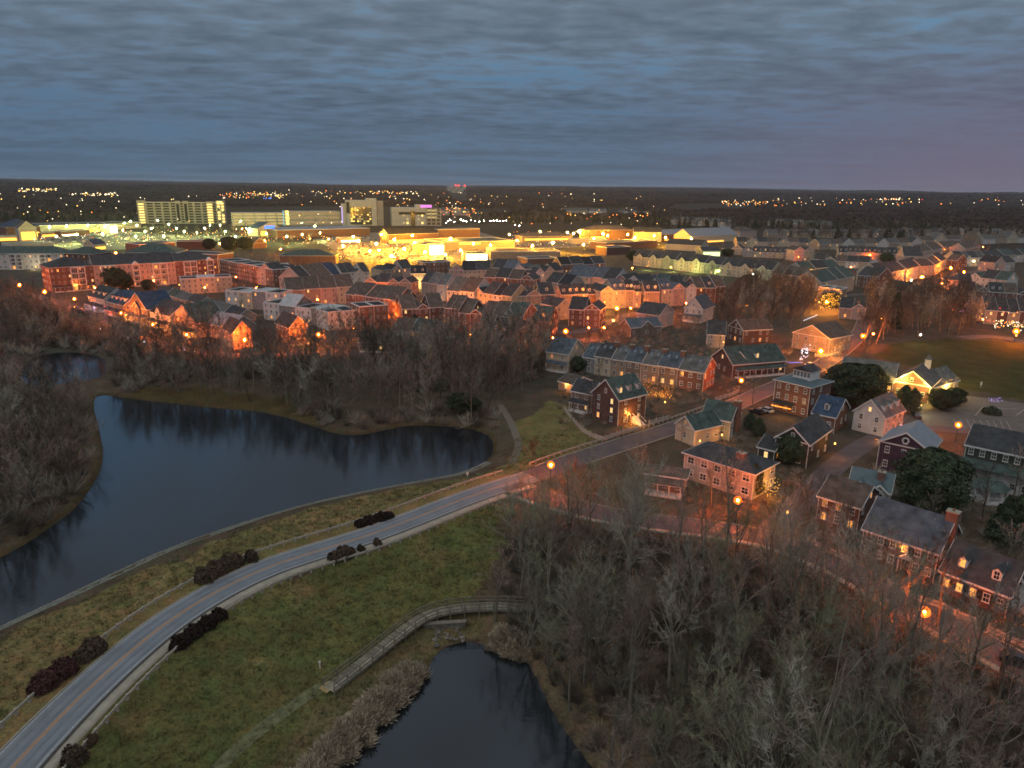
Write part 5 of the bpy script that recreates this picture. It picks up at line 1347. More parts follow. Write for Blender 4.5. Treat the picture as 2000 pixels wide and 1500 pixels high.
for a_ in [
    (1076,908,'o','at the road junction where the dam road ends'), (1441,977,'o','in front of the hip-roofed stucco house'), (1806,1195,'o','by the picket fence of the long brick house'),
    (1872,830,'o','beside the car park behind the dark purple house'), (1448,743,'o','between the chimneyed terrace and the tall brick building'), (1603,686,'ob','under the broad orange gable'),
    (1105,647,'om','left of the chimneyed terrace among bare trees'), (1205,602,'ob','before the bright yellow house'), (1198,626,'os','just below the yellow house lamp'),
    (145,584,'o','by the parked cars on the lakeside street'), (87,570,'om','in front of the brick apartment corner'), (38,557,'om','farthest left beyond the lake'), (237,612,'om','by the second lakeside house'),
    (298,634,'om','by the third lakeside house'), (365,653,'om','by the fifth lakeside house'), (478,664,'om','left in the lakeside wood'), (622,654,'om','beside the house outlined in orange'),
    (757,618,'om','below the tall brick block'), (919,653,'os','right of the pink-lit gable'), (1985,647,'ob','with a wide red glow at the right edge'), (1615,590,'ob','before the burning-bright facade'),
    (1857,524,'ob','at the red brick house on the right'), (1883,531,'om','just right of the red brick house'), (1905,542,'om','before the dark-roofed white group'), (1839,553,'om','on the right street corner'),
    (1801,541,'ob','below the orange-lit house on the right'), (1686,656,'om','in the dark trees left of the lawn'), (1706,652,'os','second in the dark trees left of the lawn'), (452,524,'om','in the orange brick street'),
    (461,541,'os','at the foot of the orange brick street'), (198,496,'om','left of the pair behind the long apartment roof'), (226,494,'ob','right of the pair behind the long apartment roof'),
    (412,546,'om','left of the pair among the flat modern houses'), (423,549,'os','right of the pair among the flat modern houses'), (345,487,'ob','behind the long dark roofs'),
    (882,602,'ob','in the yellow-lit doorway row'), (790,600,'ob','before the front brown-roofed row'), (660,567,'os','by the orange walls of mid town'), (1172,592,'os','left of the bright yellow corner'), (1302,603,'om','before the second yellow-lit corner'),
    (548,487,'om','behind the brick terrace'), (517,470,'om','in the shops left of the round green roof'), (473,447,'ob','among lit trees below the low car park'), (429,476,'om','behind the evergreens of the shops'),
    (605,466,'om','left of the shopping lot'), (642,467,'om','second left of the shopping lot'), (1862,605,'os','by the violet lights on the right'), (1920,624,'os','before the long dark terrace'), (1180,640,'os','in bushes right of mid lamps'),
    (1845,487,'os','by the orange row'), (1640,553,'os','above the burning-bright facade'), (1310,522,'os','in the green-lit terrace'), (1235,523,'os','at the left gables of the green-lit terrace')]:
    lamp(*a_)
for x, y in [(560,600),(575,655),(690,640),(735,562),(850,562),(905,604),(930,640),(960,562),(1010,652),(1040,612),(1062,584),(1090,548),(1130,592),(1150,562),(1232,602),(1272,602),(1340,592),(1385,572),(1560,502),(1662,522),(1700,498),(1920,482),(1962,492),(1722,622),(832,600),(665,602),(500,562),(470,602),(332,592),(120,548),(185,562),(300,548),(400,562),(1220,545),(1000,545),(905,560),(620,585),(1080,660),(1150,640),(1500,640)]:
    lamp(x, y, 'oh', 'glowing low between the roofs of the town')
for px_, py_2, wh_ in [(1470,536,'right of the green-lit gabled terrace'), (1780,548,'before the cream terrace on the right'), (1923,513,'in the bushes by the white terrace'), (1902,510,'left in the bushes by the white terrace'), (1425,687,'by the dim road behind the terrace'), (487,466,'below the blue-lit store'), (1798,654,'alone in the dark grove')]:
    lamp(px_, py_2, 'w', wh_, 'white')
# tall lights of the car parks
def tall_lamp(px, py, hz, k, where, col):
    p = at(px, py, hz)
    e = empty('car_park_light', (p.x, p.y, p.z)); tag(e, f'tall {col} car park light {where}', 'lamp', 'tall car park lights')
    mb = MB(); mb.cyl((0, 0), .16, .09, 0, hz-.2, 6); mb.build('post', METAL, e)
    key = (k, round(hz))
    if key not in TL: TL[key] = globe_mesh('lamp_head', TLM[k], {'y': .55, 'Y': .8, 'w': .42, 'g': .4}[k], hz)
    link('lamp_head', TL[key], e)
TL = {}
TLM = {'y': emit('yellow_lot_light', (1.0, 0.44, 0.03), 4800, 'AUTO'), 'Y': emit('glaring_yellow_lot_light', (1.0, 0.46, 0.035), 7000, 'AUTO'), 'w': emit('white_lot_light', (1.0, 0.86, 0.62), 160, 'AUTO'), 'g': emit('greenish_lot_light', (0.82, 0.95, 0.26), 4200, 'AUTO')}
k_ = 0
for (x, y, k) in [(700,470,'Y'),(735,476,'Y'),(770,468,'Y'),(810,474,'Y'),(850,482,'Y'),(765,500,'Y'),(722,490,'y'),(690,462,'y'),(745,458,'y'),(790,486,'Y'),(830,492,'y'),(880,466,'Y'),(900,489,'y'),(670,480,'y'),(925,476,'y'),(958,479,'y'),
                  (805,460,'y'),(740,489,'y'),(870,497,'y'),
                  (1055,453,'Y'),(1108,454,'y'),(1120,456,'y'),(1130,452,'Y'),(1178,457,'Y'),(1187,460,'y'),(1226,458,'y'),(1278,460,'y'),(1240,464,'y'),(1010,470,'y'),(1040,480,'y'),(1080,474,'Y'),(1140,478,'y'),(1160,466,'y'),(1300,464,'y'),(1350,466,'y'),(995,458,'y')]:
    k_ += 1; tall_lamp(x, y, 9.5, k, ('over the crowded shopping lot' if x < 960 else 'in the shopping street right of the lot'), 'yellow')
for (x, y) in [(97,443),(130,442),(172,440),(205,443),(60,440),(243,436),(255,432),(308,431),(330,438),(268,440),(296,446),(410,440),(430,440),(470,432),(590,436),(615,441),(200,457),(240,450),(283,452),(385,455),(150,458),(345,446),(360,452),(400,446),(440,452),(480,446),(520,456),(560,462),(590,458),(625,455),(320,462),(265,462),(110,462),(460,462)]:
    tall_lamp(x, y, 9, 'g', 'before the long mall on the left', 'pale green')
for (x, y) in [(875,431),(880,430),(887,433),(900,429),(905,431),(911,432),(920,430),(928,431),(936,433),(945,431),(958,432),(964,431),(970,430),(976,432),(983,431),(989,431),(872,435),(1014,441),(1006,439)]:
    tall_lamp(x, y, 8, 'w', 'in the dotted row right of the white offices', 'white')
for (x, y) in [(316,390),(329,391),(338,390),(380,392),(409,390)]: tall_lamp(x, y, 9, 'w', 'behind the tall car park roof', 'white')
# distant lights: a mass of specks on posts toward the horizon
def specks(name, rng_, n, box, label, mats_, seed, size=(0.5, 1.4), hz=20):
    r = np.random.default_rng(seed); vs = []; fs = []; mi = []
    for i in range(n):
        bx = box[i % len(box)]
        px = r.uniform(bx[0], bx[1]); py = r.uniform(bx[2], bx[3])
        z = hz
        p = at(px, py, z); d = math.hypot(p.x, p.y)
        s = d/1388*r.uniform(*size)
        b = len(vs)
        c = (p.x, p.y, p.z+z)
        vs += [(c[0]-s, c[1], c[2]), (c[0]+s, c[1], c[2]), (c[0], c[1]-s, c[2]), (c[0], c[1]+s, c[2]), (c[0], c[1], c[2]-s), (c[0], c[1], c[2]+s), (c[0], c[1], p.z)]
        fs += [(b, b+2, b+5), (b+2, b+1, b+5), (b+1, b+3, b+5), (b+3, b, b+5), (b+2, b, b+4), (b+1, b+2, b+4), (b+3, b+1, b+4), (b, b+3, b+4)]
        mi += [int(r.choice(len(mats_), p=bx[4]))]*8
    me = bpy.data.meshes.new(name); me.from_pydata(vs, [], fs)
    for m in mats_: me.materials.append(m)
    me.polygons.foreach_set('material_index', mi); me.update()
    o = link(name, me); tag(o, label, None, None, 'stuff'); return o
SP = [emit('speck_white', (1.0, 0.80, 0.5), 5), emit('speck_yellow', (1.0, 0.58, 0.12), 5), emit('speck_orange', (1.0, 0.25, 0.03), 6), emit('speck_red', (1.0, 0.04, 0.02), 3.0), emit('speck_blue', (0.1, 0.25, 1.0), 2)]
specks('distant_lights', None, 900, [(1500,2000,380,400,(.3,.3,.35,.05,0)), (1700,2000,381,388,(.2,.3,.5,0,0)), (430,560,377,387,(.3,.45,.15,.1,0)), (440,545,374,385,(.3,.5,.1,.1,0)), (35,112,368,374,(.5,.5,0,0,0)), (560,830,369,379,(.3,.45,.2,.05,0)), (720,800,369,378,(.2,.5,.25,.05,0)), (1035,1180,370,375,(.3,.2,.3,.2,0)), (1270,1350,376,380,(.4,.4,.2,0,0)),
    (1410,1500,391,402,(.35,.3,.35,0,0)), (1715,1765,379,386,(.6,.2,.2,0,0)), (1790,2000,379,388,(.3,.3,.4,0,0)), (1930,2000,384,390,(0,.3,.7,0,0)), (1500,1800,380,402,(.6,.2,.2,0,0)), (140,230,376,382,(.7,.3,0,0,0)), (0,430,378,432,(.6,.3,.1,0,0)), (560,1000,380,400,(.5,.3,.2,0,0)), (640,1000,372,430,(.5,.4,.1,0,0)), (1000,1300,371,440,(.6,.2,.2,0,0)), (860,930,405,420,(.1,.2,.5,.2,0))],
    'scattered lights of distant suburbs in the dark plain', SP, 5, (0.32, 0.85))
specks('distant_lights', None, 760, [(640,960,462,508,(.45,.45,.05,.05,0)), (60,330,448,480,(.5,.3,.1,.1,0)), (1000,1290,450,480,(.4,.4,.2,0,0)), (330,640,445,475,(.3,.35,.3,.05,0)), (1940,2010,612,640,(.5,.3,.2,0,0))],
    'countless small lights of cars and signs in the shopping streets', SP, 6, (0.3, 0.75), 2.2)
specks('distant_lights', None, 60, [(560,700,412,438,(.5,.5,0,0,0)), (1105,1270,415,424,(.1,.3,.5,.1,0)), (515,530,386,388,(0,0,0,0,1)), (1890,2000,600,650,(.5,.1,.3,.1,0))], 'lights about the distant car parks and terraces', SP, 7, (0.5, 1.0))
# ------------------------------------------------------------------ along the dam road
def clump_hedge(pts, w, h, label, seed, leaf=HEDGE, name='hedge', dz=0.0, n_per=330):
    P = resample(np.array([[p.x, p.y] for p in [at(*q) for q in pts]]), 0.5)
    r = np.random.default_rng(seed); n = int(n_per*len(P)*.5)+200
    L = len(P)-1
    t = r.random(n)*L; k = np.minimum(t.astype(int), max(L-1, 0)); f = t-k
    C = P[k]*(1-f)[:, None] + P[np.minimum(k+1, L)]*f[:, None]; T = unit(P[np.minimum(k+1, L)]-P[k]); Nn = np.stack([-T[:, 1], T[:, 0]], 1)
    a = r.random(n)*math.pi; lump = 1+.14*np.sin(t*1.3+seed)+.1*np.sin(t*3.1)
    end = np.minimum(1, np.sqrt(np.clip(np.minimum(t, L-t)/1.6+.12, 0, 1)))
    q = (0.8+.22*r.random(n))*lump*end
    off = np.cos(a)*w/2*q; z = np.sin(a)**.7*h*q
    c0 = P.mean(0)
    g0 = land(C[:, 0], C[:, 1])
    V3 = np.stack([C[:, 0]+Nn[:, 0]*off-c0[0], C[:, 1]+Nn[:, 1]*off-c0[1], z+g0], 1)
    nr = unit(np.stack([Nn[:, 0]*np.cos(a), Nn[:, 1]*np.cos(a), np.sin(a)], 1)+r.normal(size=(n, 3))*.6)
    V, F = leaf_cards(V3, nr, np.full(n, .17), r, .7)
    me = np_mesh(name, V, F, leaf)
    o = link(name, me, None, (c0[0], c0[1], 0)); tag(o, label, 'hedge', 'hedges along the dam road')
    return o
clump_hedge([(644,1099),(666,1090),(692,1080)], 2.7, 1.7, 'longest rounded brown hedge of the three by the lower guard rail', 1)
clump_hedge([(700,1078),(712,1074)], 2.1, 1.4, 'small round brown hedge between two others by the lower guard rail', 2)
clump_hedge([(732,1068),(744,1064)], 2.5, 2.0, 'tallest round brown hedge by the lower guard rail', 3)
clump_hedge([(336,1274),(380,1240),(408,1222),(440,1200)], 2.3, 1.4, 'long clipped dark hedge across the pavement above the lawn', 4, mat('near_black_hedge', (0.030, 0.020, 0.016), 0.8, 0.5, 1.5, spec=0.1))
clump_hedge([(386,1142),(425,1120),(472,1096)], 3.2, 2.1, 'loose dark hedge on the lake side of the road', 5)
clump_hedge([(482,1098),(502,1090)], 2.8, 1.9, 'round dark shrub at the right end of the loose lake-side hedge', 6)
clump_hedge([(695,1030),(730,1018),(768,1008)], 2.3, 1.2, 'low black hedge on the lake side nearest the junction', 7, MATS['near_black_hedge'])
RH = mat('wine_red_hedge', (0.085, 0.038, 0.036), 0.8, 0.5, 1.5, spec=0.1)
clump_hedge([(152,1297),(180,1276),(206,1260)], 2.8, 1.9, 'brown hedge right of the wine-red one by the lake-side rail', 8)
clump_hedge([(62,1362),(100,1334),(148,1300)], 3.0, 1.9, 'wine-red loose hedge by the lake-side rail at the left', 9, RH)
clump_hedge([(128,1505),(146,1488),(160,1472)], 2.7, 1.7, 'dark hedge on the pavement at the bottom left corner', 10)
clump_hedge([(170,1462),(185,1440)], 1.2, .9, 'thin rusty hedge tuft beside the pavement near the bottom left', 11, mat('rusty_hedge', (0.12, 0.07, 0.045), 0.8, 0.5, 1.5))
POSTM = MB(); POSTM.box(-.13, .13, -.13, .13, -.4, .85); POSTM = POSTM.mesh('post', mat('pale_rail_wood', (0.42, 0.39, 0.33), 0.85, 0.3, 2.0))
def guard_rail(P, off, label, s0, s1):
    Q = resample(P, 2.0); Nn = normals2(Q); C = Q + Nn*off
    C = C[int(len(C)*s0):int(len(C)*s1)]; Z = land(C[:, 0], C[:, 1])
    e = empty('guard_rail', (C[0, 0], C[0, 1], 0)); tag(e, label, 'guard rail', 'wooden guard rails of the dam road')
    for i in range(len(C)-1):
        p = Vector((C[i, 0]-C[0, 0], C[i, 1]-C[0, 1], Z[i])); q = Vector((C[i+1, 0]-C[0, 0], C[i+1, 1]-C[0, 1], Z[i+1])); d = q-p
        link('post', POSTM, e, p, math.atan2(d.y, d.x))
        mb = MB(); mb.bar(p+Vector((0, 0, .62)), q+Vector((0, 0, .62)), .06, 0, (0, 0, 1), .16); mb.build('rail', MATS['pale_rail_wood'], e)
guard_rail(ROAD, -5.9, 'weathered wooden guard rail on posts between pavement and lawn', .0, .97)
guard_rail(ROAD, 5.3, 'weathered wooden guard rail on posts on the lake side of the road', .0, .97)
guard_rail(CROSS, 4.6, 'short wooden rail along the meadow past the junction', .02, .32)
# boardwalk over the outlet of the small pond
BW = chaikin(np.array([[p.x, p.y] for p in [at(642,1338,.9), at(690,1303,.9), at(740,1266,.9), at(800,1224,.9), at(836,1202,.9), at(880,1192,.9), at(930,1186,.9), at(990,1182,.9), at(1040,1182,.9)]]), 2, False)
bwz0 = zland(BW[0, 0], BW[0, 1])
Q = resample(BW, 0.34); Nn = normals2(Q); c0 = Q[0]
zd = np.linspace(max(bwz0, -6)+.35, zland(Q[-1, 0], Q[-1, 1])+.4, len(Q))
zd = np.maximum(zd, land(Q[:, 0], Q[:, 1])+.25); zd = np.convolve(np.pad(zd, 8, 'edge'), np.ones(17)/17, 'valid')
bw = empty('boardwalk', (c0[0], c0[1], 0)); tag(bw, 'curving plank boardwalk with handrail posts above the small pond', 'boardwalk')
PLM = MB(); PLM.box(-.145, .145, -1.05, 1.05, -.06, 0); PLM = PLM.mesh('plank', mat('grey_deck_planks', (0.24, 0.22, 0.165), 0.85, 0.35, 1.2, perobj=0.35))
for i in range(len(Q)): link('plank', PLM, bw, (Q[i, 0]-c0[0], Q[i, 1]-c0[1], zd[i]), math.atan2(Nn[i, 1], Nn[i, 0])-math.pi/2)
for sd in (-1, 1):
    E = Q + Nn*sd*1.02
    st = 7
    idx = list(range(0, len(Q), st))
    for a_, b_ in zip(idx[:-1], idx[1:]):
        p = Vector((E[a_, 0]-c0[0], E[a_, 1]-c0[1], zd[a_])); q = Vector((E[b_, 0]-c0[0], E[b_, 1]-c0[1], zd[b_]))
        mb = MB(); g0 = zland(E[a_, 0], E[a_, 1])
        mb.bar((p.x, p.y, min(g0, p.z)-.4), (p.x, p.y, p.z+1.15), .07); mb.build('post', WOODG, bw)
        for hh in (.45, 1.08):
            mb = MB(); mb.bar(p+Vector((0, 0, hh)), q+Vector((0, 0, hh)), .045, 0, (0, 0, 1), .07); mb.build('rail', WOODG, bw)
    mb = MB()
    for a_, b_ in zip(idx[:-1], idx[1:]):
        p = Vector((E[a_, 0]-c0[0], E[a_, 1]-c0[1], zd[a_]-.2)); q = Vector((E[b_, 0]-c0[0], E[b_, 1]-c0[1], zd[b_]-.2)); mb.bar(p, q, .06, 0, (0, 0, 1), .13)
    mb.build('beam', WOODG, bw)
mb = MB(); mb.box(-.9, .9, -1.0, 1.0, -.02, .18); p = at(638,1342); mb.build('ramp', mat('new_yellow_timber', (0.38, 0.27, 0.12), 0.8, 0.3, 2.0), bw, (p.x-c0[0], p.y-c0[1], p.z), math.atan2(Q[4, 1]-Q[0, 1], Q[4, 0]-Q[0, 0]))
# outlet weir: stone sill and boulders
STONE = mat('grey_brown_stone', (0.17, 0.15, 0.125), 0.9, 0.5, 1.6, bump=0.4, perobj=0.35)
p = at(868,1228); e = empty('weir', (p.x, p.y, p.z), .12); tag(e, 'small stone weir with timber sill under the boardwalk', 'weir')
mb = MB(); mb.box(-3.2, 3.2, 0, .5, -.6, .9); mb.build('wall', STONE, e); mb = MB(); mb.box(-3.4, 3.4, -.25, .55, .902, 1.1); mb.build('sill', WOODG, e)
def stone_mesh(seed, s=1.0):
    r = np.random.default_rng(seed)
    import bmesh
    bm = bmesh.new(); bmesh.ops.create_icosphere(bm, subdivisions=1, radius=s)
    for v in bm.verts: v.co *= 0.7+.5*r.random(); v.co.z *= .6
    me = bpy.data.meshes.new('stone'); bm.to_mesh(me); bm.free(); me.materials.append(STONE); return me
SM = [stone_mesh(i) for i in range(4)]
for i in range(34):
    px, py = rnd.uniform(846, 905), rnd.uniform(1224, 1252)
    p = at(px, py); o = link('boulder', SM[i % 4], None, (p.x, p.y, p.z+.1), rnd.random()*6, (rnd.uniform(.25, .5),)*3); tag(o, 'grey-brown boulder among the stones of the small pond outlet', 'boulder', 'boulders of the pond outlet')
for px, py, s in ((894,1227,.6), (852,1263,.7), (890,1215,.4)):
    p = at(px, py); o = link('boulder', SM[0], None, (p.x, p.y, p.z+.1), .4, (s*.8,)*3); tag(o, {894: 'pale boulder right of the weir', 852: 'pale boulder at the water edge left of the weir', 890: 'small pale stone above the weir'}[px], 'boulder')
# reeds on the bank of the small pond
def reed_tuft(seed, n=210, H=1.45):
    r = np.random.default_rng(seed); a = r.random(n)*6.283; R0 = r.random(n)**.5*.75
    S = np.stack([np.cos(a)*R0, np.sin(a)*R0, 0*a-.1], 1); D = unit(np.stack([np.cos(a)*.45, np.sin(a)*.45, 1+0*a], 1)+r.normal(size=(n, 3))*.2)
    K = 3; P = np.zeros((n, K+1, 3)); P[:, 0] = S; L = H*(.55+.5*r.random(n))
    for k in range(K): D = unit(D+r.normal(size=D.shape)*.12+[0, 0, -.10]); P[:, k+1] = P[:, k]+D*(L/K)[:, None]
    V, F = tubes(P, np.tile([.02, .035, .06, .02], (n, 1)), 2, r)
    return np_mesh('reeds', V, F, REED)
REED = mat('dry_tan_reeds', (0.42, 0.345, 0.25), 0.9, 0.4, 1.0, perobj=0.3)
RT = [reed_tuft(1), reed_tuft(2), reed_tuft(3, 180, 1.1)]
def band(pts_px, wpx, n, seed, z=Z_POND):
    P = resample(poly_at(pts_px, z), .5); r = np.random.default_rng(seed); k = r.integers(0, len(P), n); Nn = normals2(P)
    o = r.random(n)*wpx; return P[k] + Nn[k]*o[:, None] + r.normal(size=(n, 2))*.3
B1 = band([(590,1570),(640,1520),(690,1460),(730,1420),(768,1388),(797,1352),(822,1325)], 2.3, 420, 1)
B2 = band([(955,1262),(985,1276),(1018,1288)], 3.0, 60, 2)
B = np.vstack([B1, B2]); ZZ = np.maximum(land(B[:, 0], B[:, 1]), Z_POND)
r = np.random.default_rng(3)
gn_scatter('reeds', np.c_[B, ZZ], r.uniform(.55, 1.15, len(B)), r.random(len(B))*6.28, r.integers(0, 3, len(B)), RT, 'dry tan reeds fringing the left bank of the small pond')
mbs = [SM[i] for i in range(4)]
Q = resample(NEARBANK, .42); Nn = normals2(Q); r = np.random.default_rng(9); Q = np.vstack([Q, Q]); Nn = np.vstack([Nn, Nn]); C = Q - Nn*r.uniform(-.15, .75, len(Q))[:, None]
gn_scatter('bank_stones', np.c_[C, land(C[:, 0], C[:, 1])+.03], r.uniform(.10, .26, len(C)), r.random(len(C))*6.28, r.integers(0, 4, len(C)), [stone_mesh(20+i) for i in range(4)], 'line of pale rubble stones edging the near bank of the lake')
bpy.data.materials['bank_pebbles']
# tufts of rough grass
GT = mat('rough_grass_blades', (0.155, 0.148, 0.062), 0.9, 0.4, 1.0, perobj=0.45)
def grass_tuft(seed):
    r = np.random.default_rng(seed); n = 26; a = r.random(n)*6.283
    S = np.stack([np.cos(a)*.35*r.random(n), np.sin(a)*.35*r.random(n), 0*a-.03], 1); D = unit(np.stack([np.cos(a)*.6, np.sin(a)*.6, 1+0*a], 1)+r.normal(size=(n, 3))*.2)
    P = np.stack([S, S+D*.16, S+D*.3*(.6+.8*r.random(n))[:, None]], 1)
    V, F = tubes(P, np.tile([.02, .02, .006], (n, 1)), 2, r); return np_mesh('grass', V, F, GT)
GTS = [grass_tuft(1), grass_tuft(2)]
for poly, sp, sd in ((LAWN, 1.15, 91), (STRIP, 1.2, 92), (KNOLL, 1.6, 93)):
    X, Y = scatter_in(poly, sp, seed=sd); d = seg_dist(X, Y, ROAD[::3], False); k = (d > 6.2) & (Y > 30) & (Y < 170); X = X[k]; Y = Y[k]; r = np.random.default_rng(sd)
    gn_scatter('grass', np.stack([X, Y, land(X, Y)], 1), r.uniform(.6, 1.9, len(X)), r.random(len(X))*6.28, r.integers(0, 2, len(X)), GTS, 'rough tufted winter grass on the dam slopes')
# ------------------------------------------------------------------ picket fences
PICK = mat('white_fence_paint', (0.52, 0.48, 0.44), 0.75, 0.2, 1.0)
def picket(pts, label, h=1.25, name='picket_fence'):
    P = resample(np.array([[p.x, p.y] for p in [at(*q, .6) for q in pts]]), 2.2); Z = land(P[:, 0], P[:, 1]); c = P[0]
    e = empty(name, (c[0], c[1], 0)); tag(e, label, 'fence', 'white picket fences')
    pk = MB()
    for i in range(len(P)-1):
        p = Vector((P[i, 0]-c[0], P[i, 1]-c[1], Z[i])); q = Vector((P[i+1, 0]-c[0], P[i+1, 1]-c[1], Z[i+1]))
        link('post', PPM, e, p, math.atan2((q-p).y, (q-p).x))
        mb = MB()
        for hh in (.4, 1.0): mb.bar(p+Vector((0, 0, hh)), q+Vector((0, 0, hh)), .03, 0, (0, 0, 1), .05)
        mb.build('rail', PICK, e)
        L = (q-p).length; n = int(L/.2)
        for k in range(1, n):
            s = p+(q-p)*k/n; d = (q-p).normalized()*.055
            pk.add([(s-d)+Vector((0, 0, .1)), (s+d)+Vector((0, 0, .1)), (s+d)+Vector((0, 0, h)), (s-d)+Vector((0, 0, h))], [(0, 1, 2, 3)])
    o = pk.build('pickets', PICK, e); o['kind'] = 'stuff'
PPM = MB(); PPM.box(-.08, .08, -.08, .08, -.3, 1.4); PPM.box(-.1, .1, -.1, .1, 1.401, 1.46); PPM = PPM.mesh('post', PICK)
picket([(1102,797),(1115,815),(1135,838),(1158,852),(1180,857)], 'white picket fence curving along the meadow left of the brown brick house')
picket([(1182,856),(1215,845),(1250,835)], 'white picket fence on the street before the brown brick house')
picket([(1268,826),(1308,814)], 'short white picket fence right of the lit front steps')
picket([(1398,780),(1425,772),(1444,763)], 'white picket fence by the corner of the chimneyed terrace')
picket([(1572,1050),(1600,1066),(1640,1085),(1660,1095)], 'white picket fence along the lane left of the long brick house')
picket([(1735,1140),(1770,1155),(1800,1172),(1835,1180),(1870,1200),(1910,1215)], 'white picket fence glowing under the street lamp before the brick houses')
picket([(1930,1228),(1965,1245),(2005,1262)], 'white picket fence at the right edge above the lane')
picket([(1592,694),(1620,694),(1640,688)], 'low white fence strung with lights under the broad orange gable')
# ------------------------------------------------------------------ cars
TYRE = mat('black_tyre', (0.02, 0.02, 0.02), 0.8); CG = glass_mat('car_glass', (0.015, 0.018, 0.022))
def car_meshes(paint):
    b = MB()
    b.extr([(-2.2, .35), (2.2, .35), (2.25, .72), (1.2, .92), (-1.9, .98), (-2.25, .8)], 'y', -.88, .88)
    body = b.mesh('body', paint)
    c = MB(); c.add([(-1.75, -.8, .97), (1.15, -.8, .93), (1.15, .8, .93), (-1.75, .8, .97), (-1.3, -.64, 1.45), (.35, -.64, 1.45), (.35, .64, 1.45), (-1.3, .64, 1.45)], [(0, 1, 5, 4), (1, 2, 6, 5), (2, 3, 7, 6), (3, 0, 4, 7), (4, 5, 6, 7)])
    cab = c.mesh('windows', CG)
    rf = MB(); rf.box(-1.32, .37, -.66, .66, 1.452, 1.5); rf = rf.mesh('roof', paint)
    return body, cab, rf
WH = MB()
for i in range(1):
    n = 10; vs = [(math.cos(2*math.pi*k/n)*.33, y, .33+math.sin(2*math.pi*k/n)*.33) for y in (-.1, .1) for k in range(n)]
    WH.add(vs, [(k, (k+1) % n, n+(k+1) % n, n+k) for k in range(n)]+[tuple(range(n)), tuple(range(n, 2*n))[::-1]])
WH = WH.mesh('wheel', TYRE)
HLM = MB(); HLM.box(2.2, 2.27, -.75, -.45, .6, .74); HLM = HLM.mesh('headlight', mat('clear_lamp_glass', (0.4, 0.4, 0.4), 0.2))
TLM_ = MB(); TLM_.box(-2.28, -2.2, -.8, -.55, .68, .84); TLM_ = TLM_.mesh('tail_light', mat('red_lamp_glass', (0.25, 0.01, 0.01), 0.3))
CARP = {k: car_meshes(mat(k+'_car_paint', c, .35, .05, 1, spec=.6)) for k, c in {'black': (.015, .016, .018), 'silver': (.38, .39, .40), 'white': (.6, .6, .6), 'blue': (.03, .07, .16), 'dark grey': (.06, .062, .065), 'red': (.25, .02, .015)}.items()}
def car(px, py, ang, col, label, group=None):
    p = at(px, py); e = empty('parked_car', p, math.radians(ang)); e.location.z += .06; tag(e, label, 'car', group)
    b, c, r_ = CARP[col]; link('body', b, e); link('windows', c, e); link('roof', r_, e)
    for x in (-1.35, 1.35):
        for y in (-.85, .85): link('wheel', WH, e, (x, y, 0))
    for y in (0, 1.2): link('headlight', HLM, e, (0, y, 0)); link('tail_light', TLM_, e, (0, y+.15, 0))
car(1478,808,125,'black','black parked car left of the silver one below the tall brick building'); car(1495,805,125,'silver','silver parked car next to the black one below the tall brick building')
car(1583,716,20,'white','white parked car across the street from the holiday lights'); car(147,606,-38,'dark grey','leftmost of three dark cars parked on the lakeside street')
car(157,610,-38,'black','middle of three dark cars parked on the lakeside street'); car(168,614,-38,'black','rightmost of three dark cars parked on the lakeside street'); car(241,635,-30,'blue','blue car parked by the second lakeside house')
car(1990,1300,-35,'black','dark car parked on the lane at the right edge'); car(1790,815,70,'dark grey','dark car by the floodlit hall door')
def simple_car(col):
    b = MB(); b.extr([(-2.2, .25), (2.2, .25), (2.25, .72), (1.2, .92), (-1.9, .98), (-2.25, .8)], 'y', -.88, .88, 0)
    b.add([(-1.75, -.8, .97), (1.15, -.8, .93), (1.15, .8, .93), (-1.75, .8, .97), (-1.3, -.64, 1.45), (.35, -.64, 1.45), (.35, .64, 1.45), (-1.3, .64, 1.45)], [(0, 1, 5, 4), (1, 2, 6, 5), (2, 3, 7, 6), (3, 0, 4, 7), (4, 5, 6, 7)], 1)
    return b.mesh('parked_car', [MATS[col+'_car_paint'], CG])
SC = [simple_car(c) for c in ('black', 'silver', 'white', 'dark grey', 'blue', 'red')]
cn = ['black', 'silver', 'white', 'dark grey', 'blue', 'red']
def lot(x0, x1, y0, y1, n, rows, where, seed, shape):
    r = random.Random(seed); k = 0; t = 0
    while k < n and t < n*8:
        t += 1
        py = y0 + (y1-y0)*(int(r.random()*rows)+.5)/rows; px = r.uniform(x0, x1)
        if not shape(px, py): continue
        p = atz(px, py, 0.2); ci = r.choice([0, 1, 1, 2, 2, 3, 4, 5]) if True else 0
        o = link('parked_car', SC[ci], None, (p.x, p.y, .2), math.radians(90+r.uniform(-3, 3))); tag(o, f'tiny {cn[ci]} car parked {where}', 'car', f'{cn[ci]} cars parked {where}'); k += 1
lot(650, 955, 463, 508, 185, 11, 'in the yellow-lit shopping lot', 3, lambda x, y: x > 640+(512-y)*-.2 and abs(x-830) < 190)
lot(60, 330, 458, 477, 60, 6, 'before the long mall', 4, lambda x, y: True)
lot(1010, 1170, 472, 485, 25, 4, 'in the street lot right of the glowing store', 5, lambda x, y: True)
